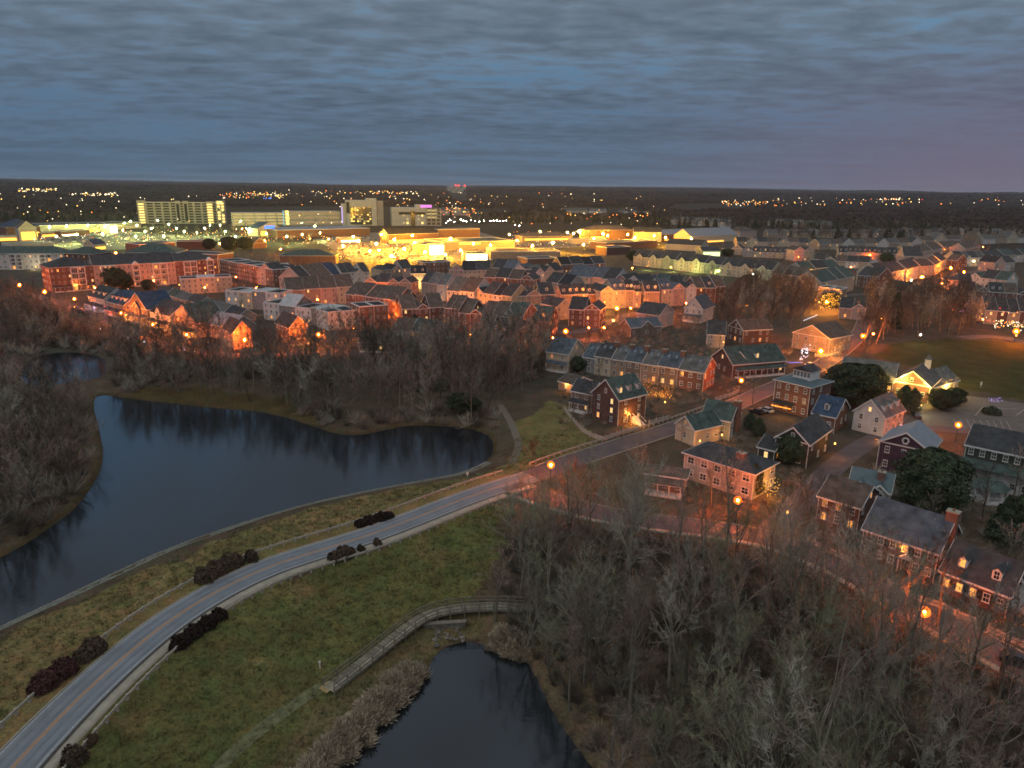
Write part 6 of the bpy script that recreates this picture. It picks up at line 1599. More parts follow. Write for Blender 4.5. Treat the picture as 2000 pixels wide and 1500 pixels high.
# ------------------------------------------------------------------ strings of lights and small glowing things
BULB = {'o': emit('orange_bulbs', (1.0, 0.30, 0.035), 2.4), 'y': emit('yellow_bulbs', (1.0, 0.45, 0.07), 3.0), 'w': emit('white_bulbs', (0.85, 0.85, 1.0), 3.0), 'r': emit('red_bulbs', (1.0, 0.05, 0.04), 3.0), 'v': emit('violet_bulbs', (0.55, 0.35, 1.0), 2.5), 'b': emit('blue_bulbs', (0.1, 0.2, 1.0), 3.0), 'p': emit('pink_bulbs', (1.0, .25, .4), 2.0)}
def bulbs(pts, k, label, cat='string lights', s=.07, base=None, power=0, name='string_lights', col=(1, .38, .06)):
    mb = MB(); c = sum((Vector(p) for p in pts), Vector())/len(pts)
    for p in pts:
        p = Vector(p)-c
        mb.add([p+Vector(d)*s for d in ((1, 0, 0), (-1, 0, 0), (0, 1, 0), (0, -1, 0), (0, 0, 1), (0, 0, -1))], [(0, 2, 4), (2, 1, 4), (1, 3, 4), (3, 0, 4), (2, 0, 5), (1, 2, 5), (3, 1, 5), (0, 3, 5)])
    o = mb.build(name, BULB[k], None, c); tag(o, label, cat, 'strings of holiday lights')
    if power:
        d = bpy.data.lights.new('string_glow', 'POINT'); d.energy = power; d.color = col; d.shadow_soft_size = 1.2
        q = bpy.data.objects.new('string_glow', d); COL.objects.link(q); q.location = c+Vector((0, -1.2, .3))
def px_cloud(poly, n, z0, z1, seed, off=(0, 0)):
    """points on an upright screen of light strings that stands on the ground line poly[0]-poly[1] (pixels)"""
    a = at(*poly[0]); b = at(*poly[1]); r = random.Random(seed); out = []
    for i in range(n):
        t = r.random(); p = a+(b-a)*t; out.append((p.x+off[0]+r.uniform(-.4, .4), p.y+off[1]+r.uniform(-.4, .4), p.z+r.uniform(z0, z1)))
    return out
def px_line(p0, p1, z, n, jit=.0):
    a = at(p0[0], p0[1], z); b = at(p1[0], p1[1], z)
    return [tuple(Vector((a.x, a.y, a.z+z))+(Vector((b.x, b.y, b.z+z))-Vector((a.x, a.y, a.z+z)))*i/(n-1)+Vector((0, 0, rnd.uniform(-jit, jit)))) for i in range(n)]
bulbs(px_cloud([(1256,762),(1316,776)], 150, .3, 4.2, 1), 'o', 'dense orange string lights over the garden of the chimneyed terrace', power=2200, col=(1, .3, .03))
bulbs(px_cloud([(1256,770),(1316,782)], 60, .2, 1.4, 2), 'y', 'yellow string lights low in the terrace garden')
bulbs(px_cloud([(1618,704),(1644,694)], 110, .3, 5.5, 3), 'y', 'yellow string lights on the porch of the broad orange gable', power=2200)
bulbs(px_line((1600,697),(1640,688),1.2, 22), 'y', 'string of yellow lights along the low fence by the orange gable')
bulbs(px_cloud([(1822,776),(1868,764)], 110, .5, 4.6, 4), 'y', 'yellow string lights over the evergreen shrub by the hall', power=2400, col=(1, .55, .12))
bulbs(px_cloud([(1492,975),(1517,968)], 60, .4, 4.2, 5), 'y', 'yellow string lights on the lower porch of the stucco house', power=1200)
bulbs(px_cloud([(1228,835),(1252,828)], 36, .3, 2.6, 6), 'o', 'orange string lights on the front steps of the brown brick house', power=900)
bulbs(px_line((1507,791),(1544,799), 3.0, 26), 'o', 'glowing orange tube of light on the awning of the tall brick building', s=.16, power=700)
bulbs(px_cloud([(1600,608),(1640,605)], 130, .5, 9, 7), 'y', 'dense lights on the burning-bright facade', s=.16, power=9000)
bulbs(px_cloud([(808,566),(831,566)], 80, .5, 6.5, 8), 'y', 'looping yellow lights on the narrow grey house', s=.2, power=4500, col=(1, .55, .15))
for i, (x0, y0, x1, y1, k) in enumerate([(172,600,205,610,'w'), (206,612,228,618,'r'), (238,622,258,628,'o'), (262,634,285,640,'o'), (290,640,312,644,'o'), (325,648,352,654,'o'), (358,656,385,662,'o')]):
    bulbs(px_cloud([(x0, y0), (x1, y1)], 45, .3, 3.2, 20+i), k, f'{ {"w": "white and violet", "r": "red", "o": "orange"}[k]} porch lights, {ORD[i]} cluster from the left along the lakeside row', s=.15, power=(1800 if k == 'o' else 500), col={'w': (.9, .6, 1), 'r': (1, .1, .05), 'o': (1, .33, .05)}[k])
bulbs(px_line((172,590),(200,596), 3, 22), 'v', 'straight violet-white light line on the first lakeside porch', s=.14)
bulbs(px_cloud([(1562,705),(1580,698)], 60, .3, 5, 30), 'w', 'white deer-shaped holiday lights by the street corner', s=.12)
bulbs(px_line((1540,708),(1566,708), .4, 16), 'b', 'blue and white ground lights left of the white holiday figure', s=.12)
bulbs(px_cloud([(1744,840),(1760,834)], 30, .3, 2.4, 31), 'r', 'red bush of lights behind the purple roof ridge')
bulbs(px_line((1756,829),(1776,834), 1.2, 14), 'w', 'white light strip beside the red bush of lights')
bulbs(px_line((1710,858),(1720,861), .4, 9), 'o', 'orange ground lights at the corner of the pale dormered house', power=250)
bulbs(px_cloud([(1882,612),(1900,610)], 40, .5, 5, 32), 'p', 'pink holiday lights in the trees on the right', s=.16)
bulbs(px_line((1873,609),(1893,603), 1.0, 20), 'v', 'slanting violet light line on the right', s=.14)
bulbs(px_line((1570,626),(1596,615), 1.5, 18), 'w', 'pale row of lights above the broad orange gable', s=.14)
bulbs(px_line((1436,596),(1461,597), 2.6, 20), 'o', 'orange eave lights among the bare trees', s=.16, power=700)
bulbs(px_cloud([(1120,760),(1130,762)], 10, .2, .8, 33), 'y', 'small path lights by the garage of the terrace')
bulbs(px_line((725,655),(755,652), 2.2, 34, .2), 'o', 'arc of orange lights on the roof of the low porch house', s=.16, power=1800)
bulbs(px_cloud([(600,680),(614,676)], 50, .5, 6, 34), 'o', 'orange outline lights on the tall lakeside gable', s=.14, power=2200)
for i, (x, y) in enumerate([(186,644),(197,647),(238,660),(251,665),(266,669),(282,673),(321,680),(341,686),(360,689),(380,692)]):
    p = at(x, y); mb = MB(); mb.cyl((0, 0), .05, .05, 0, .9, 6, 0); mb.cyl((0, 0), .2, .2, .901, 1.15, 8, 1); o = mb.build('path_light', [METAL, BULB['w']], None, p); tag(o, 'small white path light in the dark slope above the lake', 'path light', 'path lights on the lake slope')
# lamps fixed to walls
def wall_lamp(px, py, z, power, label, col=(1.0, .34, .05), s=.2):
    p = at(px, py, z); mb = MB(); mb.cyl((0, 0), s, s*.6, -s, s, 8); o = mb.build('wall_light', emit('wall_lamp_glass', (1.0, .42, .08), 5), None, (p.x, p.y, p.z+z)); tag(o, label, 'wall light', 'lights on house walls')
    d = bpy.data.lights.new('wall_glow', 'POINT'); d.energy = power; d.color = col; d.shadow_soft_size = .25
    q = bpy.data.objects.new('wall_glow', d); COL.objects.link(q); q.location = (p.x, p.y-.9, p.z+z)
wall_lamp(1757,739,6.3,2600,'floodlight under the left eave of the hall gable', (1, .62, .12)); wall_lamp(1806,748,6.3,2600,'floodlight under the right eave of the hall gable', (1, .62, .12))
wall_lamp(1746,746,4.0,700,'orange light at the left corner of the brick pavilion'); wall_lamp(1813,758,4.0,700,'orange light at the right corner of the brick pavilion'); wall_lamp(1776,772,2.6,200,'light over the pavilion door')
wall_lamp(1800,792,2.6,260,'white light on the hall entrance canopy', (1, .9, .6)); wall_lamp(1105,751,2.4,260,'light by the door of the brown-roofed garage'); wall_lamp(1228,806,3.0,420,'left porch light of the brown brick house')
wall_lamp(1367,861,2.0,260,'light inside the entrance of the small wing'); wall_lamp(1410,849,2.0,160,'light by the lower window of the pale green house'); wall_lamp(1631,866,3.4,300,'bright light at the gable end of the dark green house'); wall_lamp(1299,785,2.2,140,'lone light in the garden beyond the front steps')
wall_lamp(1413,668,3.0,500,'light on the end wall of the dim shingled house'); wall_lamp(1427,687,2.6,300,'white light under the small roof by the red car lights', (1, .95, .7)); wall_lamp(1754,1064,4.2,200,'light above the white pedimented door'); wall_lamp(1849,718,4.6,2000,'floodlight in the end gable of the hall', (1, .66, .15))
wall_lamp(1538,1000,3.0,350,'light behind the trees at the side of the brick house')
wall_lamp(1181,590,5,5000,'glowing light on the front of the bright yellow house', (1, .5, .06), .3); wall_lamp(1310,580,4,4500,'glowing light on the front of the second yellow house', (1, .42, .06), .3)
wall_lamp(1600,590,6,9000,'glowing light on the burning-bright facade', (1, .36, .04), .3); wall_lamp(1604,534,4,6000,'light before the orange-lit low block', (1, .42, .05), .3)
wall_lamp(763,602,5,9000,'light at the orange front of the brown-roofed row', (1, .36, .04), .3); wall_lamp(1815,508,5,6000,'light below the orange striped apartments', (1, .33, .05), .3); wall_lamp(1750,515,5,3500,'light under the broad pink gable', (1, .36, .1), .3)
wall_lamp(645,568,4,3500,'light at the orange walls of the roofed row', (1, .3, .03), .3); wall_lamp(430,520,6,7000,'light at the left of the orange brick terrace', (1, .28, .03), .3); wall_lamp(250,565,3,5000,'light at the foot of the pale apartment middle', (1, .26, .03), .3); wall_lamp(350,556,3,4000,'light at the foot of the apartment right end', (1, .26, .03), .3)
wall_lamp(870,577,3,3500,'bright doorway light of the stepped grey row', (1, .55, .12), .3); wall_lamp(150,558,3,3500,'light by the veranda of the brick apartment corner', (1, .2, .02), .3)
for i, x in enumerate((1264, 1312, 1352, 1402, 1445, 1490)): wall_lamp(x, 520+i*3, 3, 2600, f'greenish light at the foot of the gabled terrace, {ORD[i]} from the left', (.85, 1, .25), .25)
wall_lamp(70,521,2.5,1500,'light at the hedge before the white apartments', (1, .8, .4), .3); wall_lamp(1985,655,4,2200,'red glow light by the lawn at the right edge', (1, .16, .01), .3)
# small built things on and by the houses
def on_house(h, name, fn, mats_):
    e, a, X, Y, W, D = h; mb = MB(); fn(mb, W, D); return mb.build(name, mats_, e)
o = on_house(n7, 'cupola', lambda m, W, D: (m.box(W*.28, W*.78, D*.32, D*.74, 9.2, 12.1, 0), m.extr([(W*.24, 12.102), (W*.82, 12.102), (W*.53, 13.4)], 'y', D*.27, D*.79, 1)), [TRIM, ROOF['dark grey']])
for k in range(5): link('window', WM['dark'], o, (n7[4]*(.335+.098*k), n7[5]*.32, 10.2), 0, (.85, 1.2, 1.4))
on_house(n7, 'awning', lambda m, W, D: m.extr([(-1.5, 2.5), (-.01, 3.1), (-.01, 3.25), (-1.5, 2.65)], 'x', .5, W*.62), [DARKTRIM])
o = on_house(n12, 'cupola', lambda m, W, D: (m.box(W*.55, W*.55+1.5, D*.8, D*.8+1.5, 7.5, 10.6, 0), m.add([(W*.55-.4, D*.8-.4, 10.602), (W*.55+1.9, D*.8-.4, 10.602), (W*.55+1.9, D*.8+1.9, 10.602), (W*.55-.4, D*.8+1.9, 10.602), (W*.55+.75, D*.8+.75, 12.2)], [(0, 1, 4), (1, 2, 4), (2, 3, 4), (3, 0, 4), (3, 2, 1, 0)], 1)), [TRIM, ROOF['grey']])
n = 20
o = on_house(n9, 'round_window', lambda m, W, D: (m.add([(W/2+.75*math.cos(2*math.pi*i/n), -.08, 7.9+.75*math.sin(2*math.pi*i/n)) for i in range(n)] + [(W/2+.55*math.cos(2*math.pi*i/n), -.10, 7.9+.55*math.sin(2*math.pi*i/n)) for i in range(n)], [(i, (i+1) % n, n+(i+1) % n, n+i) for i in range(n)], 0), m.add([(W/2+.56*math.cos(2*math.pi*i/n), -.09, 7.9+.56*math.sin(2*math.pi*i/n)) for i in range(n)], [tuple(range(n))], 1)), [TRIM, G_DARK])
on_house(n9, 'chimney', lambda m, W, D: m.box(W*.42, W*.42+1.5, -1.2, -.02, 0, 5.2), [WALL['purple']])
def n10x(m, W, D):
    m.extr([(-2.6, 4.6), (-.01, 5.7), (-.01, 5.9), (-2.6, 4.8)], 'x', -.4, W+.4, 0)
on_house(n10, 'pent_roof', n10x, [ROOF['green']])
on_house(n10, 'upper_wall', lambda m, W, D: m.box(.02, W, -.06, -.005, 5.95, 8.4), [WALL['dark green']])
p = at(1927, 975); e = empty('gazebo_porch', p, -.15); tag(e, 'octagonal white porch with dark green roof in front of the white house', 'porch')
mb = MB(); R8 = 3.4
v8 = [(R8*math.cos(math.pi/8+math.pi*i/4), R8*math.sin(math.pi/8+math.pi*i/4)) for i in range(8)]
mb.add([(x*1.12, y*1.12, 3.0) for x, y in v8]+[(0, 0, 4.9)], [(i, (i+1) % 8, 8) for i in range(8)]+[tuple(range(8))[::-1]]); mb.build('roof', ROOF['green'], e)
mb = MB(); mb.add([(x, y, 0) for x, y in v8]+[(x, y, .6) for x, y in v8], [(i, (i+1) % 8, 8+(i+1) % 8, 8+i) for i in range(8)]+[tuple(range(8, 16))]); mb.build('floor_deck', TRIM, e)
for x, y in v8: link('column', COLM, e, (x*.96, y*.96, .6), 0, (1.3, 1.3, 2.4))
for i in range(8):
    (x0, y0), (x1, y1) = v8[i], v8[(i+1) % 8]; mb = MB(); mb.bar((x0*.96, y0*.96, 1.5), (x1*.96, y1*.96, 1.5), .05); mb.bar((x0*.96, y0*.96, 2.85), (x1*.96, y1*.96, 2.85), .06, 0, (0, 0, 1), .14); mb.build('railing', TRIM, e)
def steps(m, W, D):
    for k in range(7): m.box(W*.5, W*.5+1.8, -3.4+k*.45, -.02, k*.24, k*.24+.235)
    for s in (0, 1.86): m.bar((W*.5+s, -3.5, .9), (W*.5+s, -.2, 2.7), .05)
on_house(n1, 'front_steps', steps, [TRIM])
def pedi(m, W, D):
    m.extr([(5.9, 2.6), (8.1, 2.6), (7.0, 3.5)], 'y', -.7, -.02); m.box(5.95, 6.15, -.6, -.3, 0, 2.6); m.box(7.85, 8.05, -.6, -.3, 0, 2.6)
on_house(n11, 'door_pediment', pedi, [TRIM])
p = at(625,1306); mb = MB(); mb.box(-.06, .06, -.06, .06, 0, .9, 0); mb.box(-.12, .12, -.1, .1, .902, 1.15, 0); o = mb.build('marker_post', TRIM, None, p); tag(o, 'small white marker post at the start of the boardwalk', 'post')
p = at(913,932); mb = MB(); mb.box(-.25, .25, -.03, .03, .5, 1.2, 0); mb.box(-.04, .04, -.04, .04, 0, .5, 0); o = mb.build('sign', TRIM, None, p); tag(o, 'small blank white sign on the bank near the junction', 'sign')
p = at(1915,757); mb = MB(); mb.box(-.3, .3, -.03, .03, .8, 1.9, 0); mb.box(-.04, .04, -.04, .04, 0, .8, 0); o = mb.build('sign', TRIM, None, p); tag(o, 'white sign at the edge of the sloping lawn', 'sign')
clump_hedge([(1918,806),(1935,808),(1955,810)], 4.5, 1.8, 'dark planted island hedge in the middle of the car park', 77, LEAF)
for x, y in ((1935,790),(1950,789)):
    p = at(x, y); bulbs([(p.x+rnd.uniform(-1, 1), p.y, p.z+rnd.uniform(.5, 2)) for _ in range(12)], 'v', 'violet lights on the left of the car park island' if x == 1935 else 'violet lights on the right of the car park island', s=.08)
# ------------------------------------------------------------------ woods
def describe(x, y, label, k):
    qx, qy = to_px(x, y, zland(x, y)); qx = float(qx); qy = float(qy)
    if 'curving lane' in label:
        look = ['tall grey', 'brushy grey', 'wide reddish', 'brushy moss-green', 'tall reddish', 'wide moss-green'][k]
        where = 'beside the curving lane' if seg_dist(np.array([x]), np.array([y]), LANE[::3], False)[0] < 14 else 'leaning over the small pond' if sdist(np.array([x]), np.array([y]), POND)[0] < 8 else 'at the very bottom of the wood' if qy > 1480 else 'left of the huge forked tree' if qx < 1480 else 'right of the huge forked tree'
        return f'{look} bare tree in the dense wood, {where}'
    look = ['tall reddish', 'brushy grey', 'wide reddish', 'tall dark', 'brushy dark'][k]
    side = 'its left part' if qx < 420 else 'its middle' if qx < 760 else 'its right part'
    if 'between the lake' in label: return f'{look} bare tree of the wood between lake and rowhouses, in {side}'
    if 'far shore' in label: return f'{look} bare tree close above the water on the far shore, in {side}'
    return label.replace('bare', look+' bare', 1).replace('tall tall', 'tall').replace('tall bare tall', 'tall bare')
MASSPTS = []
def wood(pts, protos, spacing, group, label, srange=(0.75, 1.15), seed=0, limit=60, z=0.0, far_protos=None, mlabel=None):
    P = poly_at(pts, z)
    X, Y = scatter_in(P, spacing, seed=seed, avoid=AVOID)
    o = np.argsort(np.hypot(X, Y)); 
    r = np.random.default_rng(seed+1)
    n = min(limit, len(o))
    pick = set(np.linspace(0, len(o)-1, n).astype(int).tolist()) if limit < 100 else set(range(n))
    X = X[o]; Y = Y[o]; Z = land(X, Y); rest = []
    for i, (x, y, zz) in enumerate(zip(X, Y, Z)):
        k = int(r.integers(len(protos)))
        if i in pick: place_tree(protos[k], (x, y, zz-.1), r.uniform(*srange), r.random()*6.28, 'bare_tree', describe(x, y, label, k), group, sz=r.uniform(0.88, 1.12))
        else: rest.append((x, y, zz-.1))
    if rest:
        q = np.array(rest); m = len(q)
        gn_scatter('bare_wood', q, r.uniform(srange[0], srange[1], m), r.random(m)*6.283, r.integers(0, len(protos), m), protos, mlabel or 'leafless trees filling out the ' + group[16:])
    print(group, n, len(rest))
wood([(962,1060),(1040,1040),(1150,1052),(1280,1075),(1400,1100),(1520,1130),(1600,1165),(1700,1210),(1800,1280),(1900,1370),(2080,1460),(2150,1900),(1500,2150),(1230,1950),(1170,1560),(1100,1400),(1045,1285),(965,1190)], NEAR_T, 5.5,
     'bare trees of the dense wood at the bottom right', 'bare grey-brown tree in the dense wood between the small pond and the curving lane', (0.85, 1.32), 1, z=-2, limit=130)
wood([(225,735),(420,725),(640,735),(860,760),(1000,785),(1045,745),(1080,715),(1070,690),(1000,690),(860,704),(640,708),(430,708),(240,690),(215,715)], MID_T, 6.0,
     'bare trees between the lake and the rowhouses', 'bare reddish-brown tree in the wood between the lake and the rowhouses', (1.15, 1.6), 2, limit=60)
wood([(230,765),(420,780),(560,795),(640,820),(700,832),(760,822),(850,815),(950,825),(980,800),(860,765),(640,745),(420,738),(225,745)], MID_T, 5.6,
     'bare trees on the far shore of the lake', 'bare tree close above the dark water on the far shore of the lake', (0.75, 1.2), 3, z=-1.5, limit=30)
wood([(-150,800),(60,775),(150,780),(165,830),(175,890),(150,950),(90,1000),(0,1060),(-250,1110)], MID_T, 5.2,
     'bare trees on the left shore of the lake', 'bare tree on the headland at the left shore of the lake', (0.7, 1.15), 4, z=-1.5, limit=25)
wood([(-200,600),(-60,575),(40,590),(110,625),(180,655),(240,672),(260,690),(200,682),(100,676),(0,690),(-30,740),(-200,800)], MID_T, 7,
     'bare trees round the far end of the lake', 'bare dark tree beyond the narrow far end of the lake', (0.8, 1.2), 5, limit=15)
wood([(1390,640),(1420,590),(1480,570),(1570,575),(1600,610),(1570,640),(1480,655),(1420,670)], [MID_T[3], MID_T[4], MID_T[1], MID_T[3], MID_T[4]], 9,
     'bare trees among the houses left of the orange-lit house', 'bare tall tree among the houses left of the brightly lit orange house', (1.0, 1.5), 6, limit=15)
wood([(1670,640),(1690,600),(1800,580),(1900,600),(1940,650),(1860,662),(1760,668),(1690,690)], [MID_T[3], MID_T[4], MID_T[1], MID_T[3], MID_T[4]], 8.0,
     'bare trees behind the lawn on the right', 'bare tree in the dark grove behind the sloping lawn on the right', (1.0, 1.5), 7, limit=15)
tb = at(1242, 1190); place_tree(BIG_T[0], tb, 1.3, 0.4, 'bare_tree', 'tallest pale-barked bare tree with many upswept limbs at the edge of the wood', None)
tb = at(1590, 1600); place_tree(BIG_T[1], tb, 1.15, 2.0, 'bare_tree', 'huge forked bare tree with heavy pale limbs in front of the lane', None)
tb = at(1020, 975); place_tree(NEAR_T[5], tb, 0.5, 1.0, 'bare_tree', 'small spreading bare tree standing at the road junction beside the lamp', None)
def mass_pts(): pass
for i, (x, y, k, s_, lb) in enumerate([(1505,1065,3,.75,'dark bare tree at the corner of the lane and the alley'),(1545,1085,0,.9,'leaning dark bare tree in front of the white picket fence'),(1590,1120,1,.8,'bare tree right in front of the left picket fence'),(1640,1060,4,.8,'dense bare tree left of the long brick house'),
    (1610,1000,4,.7,'bare tree before the lit window of the brown brick house'),(1560,1000,1,.65,'bare tree at the head of the alley'),(1580,1040,3,.8,'thin bare tree on the grass by the alley mouth'),(1700,1150,1,.8,'bare tree before the left end of the long brick house'),
    (1765,1210,0,.85,'bare tree just left of the bottom right lamp'),(1830,1225,3,.95,'bare tree just right of the bottom right lamp'),(1905,1290,2,1.0,'spreading dark bare tree before the brick dormer wing'),(1950,1330,0,.9,'bare tree at the lane edge near the right margin'),
    (1790,1150,3,.6,'bare tree touching the front of the long brick house'),(1985,1130,2,.75,'bare tree over the white conservatory roof'),(1120,950,4,.5,'low bare tree glowing red by the junction lamp'),(1140,985,3,.55,'bare tree in front of the junction lamp'),(1200,990,0,.7,'bare tree on the verge right of the junction lamp'),
    (1260,960,2,.8,'wide bare tree hiding the pergola porch'),(1390,985,3,.6,'bare tree before the stucco house'),(1425,965,1,.55,'orange-lit bare tree beside the stucco house lamp'),(1040,905,4,.5,'bare tree on the bank by the junction'),(1330,865,0,.45,'small bare tree by the pale wing'),
    (1745,850,2,.5,'small bare tree before the pale dormered house'),(1470,790,0,.6,'bare street tree left of the parked cars'),(1310,790,1,.6,'bare garden tree right of the front steps'),(1285,775,0,.6,'bare tree lit by the terrace string lights'),(1145,835,3,.55,'bare tree before the white veranda'),(1215,858,0,.5,'bare street tree on the verge before the brown brick house'),(1255,858,3,.55,'second bare street tree before the brown brick house'),
    (1920,1010,3,.8,'tall bare tree behind the tall chimney'),(1975,1000,0,.9,'bare tree at the right margin before the white house')]):
    tb = at(x, y); place_tree(MID_T[k], tb, s_*1.05, i*1.7, 'bare_tree', lb, 'bare trees among the nearer houses')
# undergrowth and the far forest as masses
def brush_tuft(seed, n, H, m, rmin=0.012):
    r = np.random.default_rng(seed)
    a = r.random(n)*6.283; R0 = r.random(n)**.5*0.5
    S = np.stack([np.cos(a)*R0, np.sin(a)*R0, -0.1+0*a], 1)
    D = unit(np.stack([np.cos(a)*0.5, np.sin(a)*0.5, 1+0*a], 1) + r.normal(size=(n, 3))*0.28)
    K = 4; P = np.zeros((n, K+1, 3)); P[:, 0] = S; L = H*(0.5+0.6*r.random(n))
    for k in range(K):
        D = unit(D + r.normal(size=D.shape)*0.13); P[:, k+1] = P[:, k] + D*(L/K)[:, None]
    V, F = tubes(P, np.linspace(rmin*1.5, rmin*.6, K+1)[None].repeat(n, 0), 2, r)
    return np_mesh('brush', V, F, m)
TUFT = [brush_tuft(51, 140, 2.4, TWIGD), brush_tuft(52, 140, 2.0, TWIGR), brush_tuft(53, 140, 2.2, TWIGD)]
def mass(name, polys, spacing, protos, label, s, seed, avoid=False, z=0.0, keep=None, dz=0.0):
    XS = []; YS = []
    for pts in polys:
        P = poly_at(pts, z) if not isinstance(pts, np.ndarray) else pts
        X, Y = scatter_in(P, spacing, seed=seed, avoid=AVOID if avoid else None); XS.append(X); YS.append(Y)
    X = np.concatenate(XS); Y = np.concatenate(YS)
    r = np.random.default_rng(seed+5)
    if keep is not None:
        k = keep(X, Y, r); X = X[k]; Y = Y[k]
    Z = land(X, Y) + dz
    print(name, len(X))
    return gn_scatter(name, np.stack([X, Y, Z], 1), r.uniform(s[0], s[1], len(X)), r.random(len(X))*6.283, r.integers(0, len(protos), len(X)), protos, label)
mass('undergrowth', [[(975,1060),(1150,1045),(1400,1090),(1600,1150),(1800,1260),(2080,1420),(2120,1900),(1500,2150),(1230,1950),(1170,1560),(1090,1400),(1040,1290),(980,1200)]], 2.3, TUFT,
     'thin brown undergrowth and brambles under the bare trees', (0.7, 1.5), 61, z=-2)
TUFTM = [brush_tuft(54, 70, 3.2, TWIG, 0.03), brush_tuft(55, 70, 2.8, TWIGR, 0.03), brush_tuft(56, 70, 3.0, TWIGD, 0.03)]
mass('undergrowth', [[(225,760),(420,740),(640,745),(860,770),(1060,740),(1080,690),(860,700),(640,706),(430,706),(240,690),(215,715)],
     [(560,775),(700,806),(850,790),(985,800),(985,835),(900,826),(740,836),(600,822)], [(-150,790),(60,765),(150,780),(172,830),(180,890),(150,960),(60,1040),(-250,1130)],
     [(-150,590),(60,600),(180,640),(240,670),(260,690),(100,680),(0,690),(0,760),(-200,770)]], 3.6, TUFTM,
     'brown scrub and saplings round the shores of the lake', (0.7, 1.6), 62)
def world_ring(r0_, r1_, a0=-44, a1=44):
    A = np.radians(np.linspace(a0, a1, 14))
    o = np.stack([np.sin(A)*r1_, np.cos(A)*r1_], 1); i = np.stack([np.sin(A[::-1])*r0_, np.cos(A[::-1])*r0_], 1)
    return np.vstack([o, i])
def far_keep(thr, px_clear=()):
    def f(X, Y, r):
        m = vnoise(X+9000, Y+9000, 240, 31)*0.6 + vnoise(X+9000, Y+9000, 75, 32)*0.4
        k = m > thr
        qx, qy = to_px(X, Y, 0*X)
        for (x0, x1, y0, y1) in CLEAR: k &= ~((qx > x0) & (qx < x1) & (qy > y0) & (qy < y1))
        return k
    return f
CLEAR = [(866,926,358,402),(-50,340,433,600),(260,700,405,600),(600,1200,436,700),(1150,1520,446,700),(1500,2100,470,700),(650,880,405,445),(885,1000,410,430),(1095,1275,408,428),(1300,1480,402,420)]
mass('far_forest', [world_ring(620, 1500)], 14, FAR_T[:2] + [EVERF[0], FAR_T[2]], 'dark leafless forest beyond the lit shopping streets', (0.8, 1.3), 63, keep=far_keep(0.30))
GROVE = []
for sd in (71, 72):
    r = np.random.default_rng(sd); vs = []; fs = []; o = 0
    for j in range(26):
        c = np.array([r.uniform(-32, 32), r.uniform(-32, 32), 0]); n = 60
        d = unit(r.normal(size=(n, 3))); d[:, 2] = np.abs(d[:, 2])
        C = c + d*np.array([6, 6, 8])*r.uniform(.8, 1.2) + [0, 0, 4]
        V, F = leaf_cards(C, d, np.full(n, 1.9), r, 0.7); vs.append(V); fs.append(F+o); o += len(V)
    GROVE.append(np_mesh('grove', np.vstack(vs), np.vstack(fs), mat('far_wood', (0.066, 0.052, 0.045), 0.95, 0.3, 0.02, spec=0.0, perobj=0.3)))
mass('far_forest', [world_ring(1450, 4200)], 62, GROVE, 'wooded plain stretching away behind the town', (0.9, 1.25), 64, keep=far_keep(0.24))
mass('far_forest', [world_ring(4150, 10500, -42, 42)], 150, GROVE, 'wooded ridges along the horizon', (1.9, 2.6), 65, keep=far_keep(-1))
# evergreens
def ever(px, py, h, w, k, label, dz=0.0, name='evergreen_tree', cat='tree', group=None):
    p = at(px, py); pr = EVER[k]; H0 = [10, 9, 9, 12][k]; R0 = [3.0, 2.2, 4.2, 3.8][k]
    e = empty(name, p, rnd.random()*6.28); e.scale = (w/R0, w/R0, h/H0); tag(e, label, cat, group)
    link('trunk', pr[0], e); link('crown', pr[1], e); return e

mass('street_trees', [[(60,590),(240,640),(400,690),(640,690),(860,660),(1060,660),(1280,640),(1560,600),(1700,560),(2050,560),(2050,480),(1500,500),(1240,560),(800,505),(560,500),(430,500),(100,575)]], 17, MID_T, 'small bare street trees between the houses of the town', (0.35, 0.62), 81, avoid=True)
mass('street_trees', [[(1090,850),(1320,800),(1440,760),(1520,720),(1560,690),(1420,640),(1230,640),(1090,680)], [(1330,1000),(1480,1010),(1640,920),(1680,860),(1900,900),(2050,1000),(2050,1200),(1880,1180),(1700,1110),(1560,1040),(1330,1015)]], 9, [MID_T[0], MID_T[2], MID_T[3]], 'bare garden trees between the nearer houses', (0.3, 0.65), 82, avoid=True)
mass('garden_shrubs', [[(1090,850),(1320,800),(1440,760),(1520,720),(1560,690),(1420,640),(1230,640),(1090,680)], [(1330,870),(1480,830),(1640,880),(1680,860),(1900,900),(2050,1000),(2050,1200),(1880,1180),(1700,1110),(1560,1040),(1330,1015)]], 4.2, TUFTM[:2], 'garden shrubs and brush round the nearer houses', (0.3, 0.8), 83, avoid=True)
mass('lot_trees', [[(270,445),(480,442),(640,470),(560,490),(430,475),(300,470)]], 24, [MID_T[1], MID_T[4]], 'small lamp-lit trees between the shops and car parks', (0.5, 0.8), 84, avoid=True)
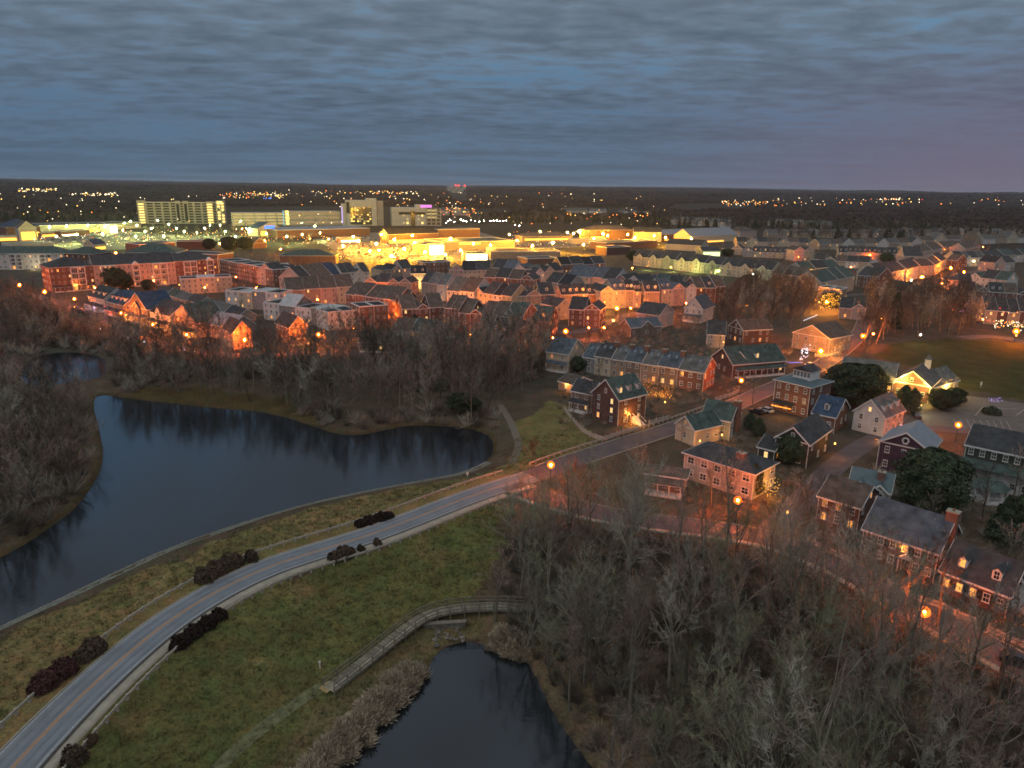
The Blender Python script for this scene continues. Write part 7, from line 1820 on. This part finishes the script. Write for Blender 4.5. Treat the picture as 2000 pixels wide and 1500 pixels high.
for a_ in [(1665,790,12,7.5,2,'huge dark rounded evergreen behind the tall brick building'),(1640,775,10,4.5,2,'dark evergreen at the left of the big clump by the tall brick building'),(1695,775,10,4.5,2,'dark evergreen at the right of the big clump by the hall'),
    (1780,808,7.5,2.2,1,'narrow dark evergreen beside the floodlit hall'),(1765,790,6,2.0,1,'shorter narrow evergreen left of the floodlit hall door'),(1838,800,6,3.6,2,'spreading evergreen shrub beside the string lights of the hall'),(1862,790,5,3,2,'second spreading evergreen shrub near the hall corner'),
    (1812,998,12.5,6.2,2,'great dark evergreen in front of the dark purple house'),(1955,1060,9,3.4,0,'dark evergreen right of the tall chimney'),(1990,1050,10,3.6,0,'dark evergreen at the right edge before the white porch'),
    (1130,725,5,3.2,2,'dark evergreen at the left end of the chimneyed terrace'),(1543,905,7,3.4,2,'dark evergreen before the dark green house'),(1470,968,7,2.0,1,'slim dark evergreen at the lit corner of the stucco house'),(1463,838,4.5,1.6,1,'small clipped evergreen beside the brick chimney'),(1480,852,5,1.6,1,'second clipped evergreen right of the brick chimney'),
    (812,668,11,4.2,0,'tall dark conifer before the tall brick rowhouses'),(797,672,8,3.6,0,'shorter dark conifer left of the tall one'),(1098,622,9,3.2,0,'dark conifer behind the cream garage-like house'),(1085,624,7,2.6,0,'small dark conifer beside the taller one in mid town'),
    (200,560,11,6.5,2,'dark evergreen clump before the long apartment block'),(225,562,12,7,2,'taller dark evergreen before the long apartment block'),(245,563,8,4.5,2,'low evergreen right of the clump before the apartments'),(290,566,6,3.6,2,'small round evergreen before the apartment balconies'),
    (1745,640,16,5,0,'tall dark conifer in the grove left of the lawn'),(1730,520,11,6,2,'dark reddish evergreen below the mansard terrace'),(1778,512,14,7.5,2,'big dark evergreen beside the orange striped apartments'),(1235,510,9,5,2,'dark evergreen at the left end of the green-lit terrace'),(1420,500,7,6,2,'dark evergreen behind the green-lit terrace'),
    (1462,560,8,5,2,'dark evergreen below the green-lit terrace'),(410,487,10,6,2,'dark evergreen among the shops'),(450,490,13,8,2,'taller dark evergreen among the shops'),(480,488,12,7,2,'rightmost dark evergreen among the shops'),(905,803,5,4.5,2,'low dark evergreen on the far shore by the meadow'),(1620,600,8,5,2,'dark evergreen left of the dark brick pair'),(1585,565,9,5,2,'dark evergreen behind the bare trees on the right')]:
    ever(*a_)

# ------------------------------------------------------------------ the evening air
def haze():
    mb = MB(); mb.box(-15500, 15500, -900, 15500, -24, 135)
    m = bpy.data.materials.new('evening_air'); m.use_nodes = True; t = m.node_tree; t.nodes.clear()
    v = N(t, 'ShaderNodeVolumePrincipled'); v.inputs['Color'].default_value = (0.82, 0.88, 1.0, 1); v.inputs['Density'].default_value = 3.8e-5; v.inputs['Anisotropy'].default_value = 0.0
    o = N(t, 'ShaderNodeOutputMaterial'); lk(t, v.outputs[0], o.inputs['Volume'])
    h = mb.build('haze', m); tag(h, kind='stuff')
haze()
sc.cycles.volume_bounces = 0
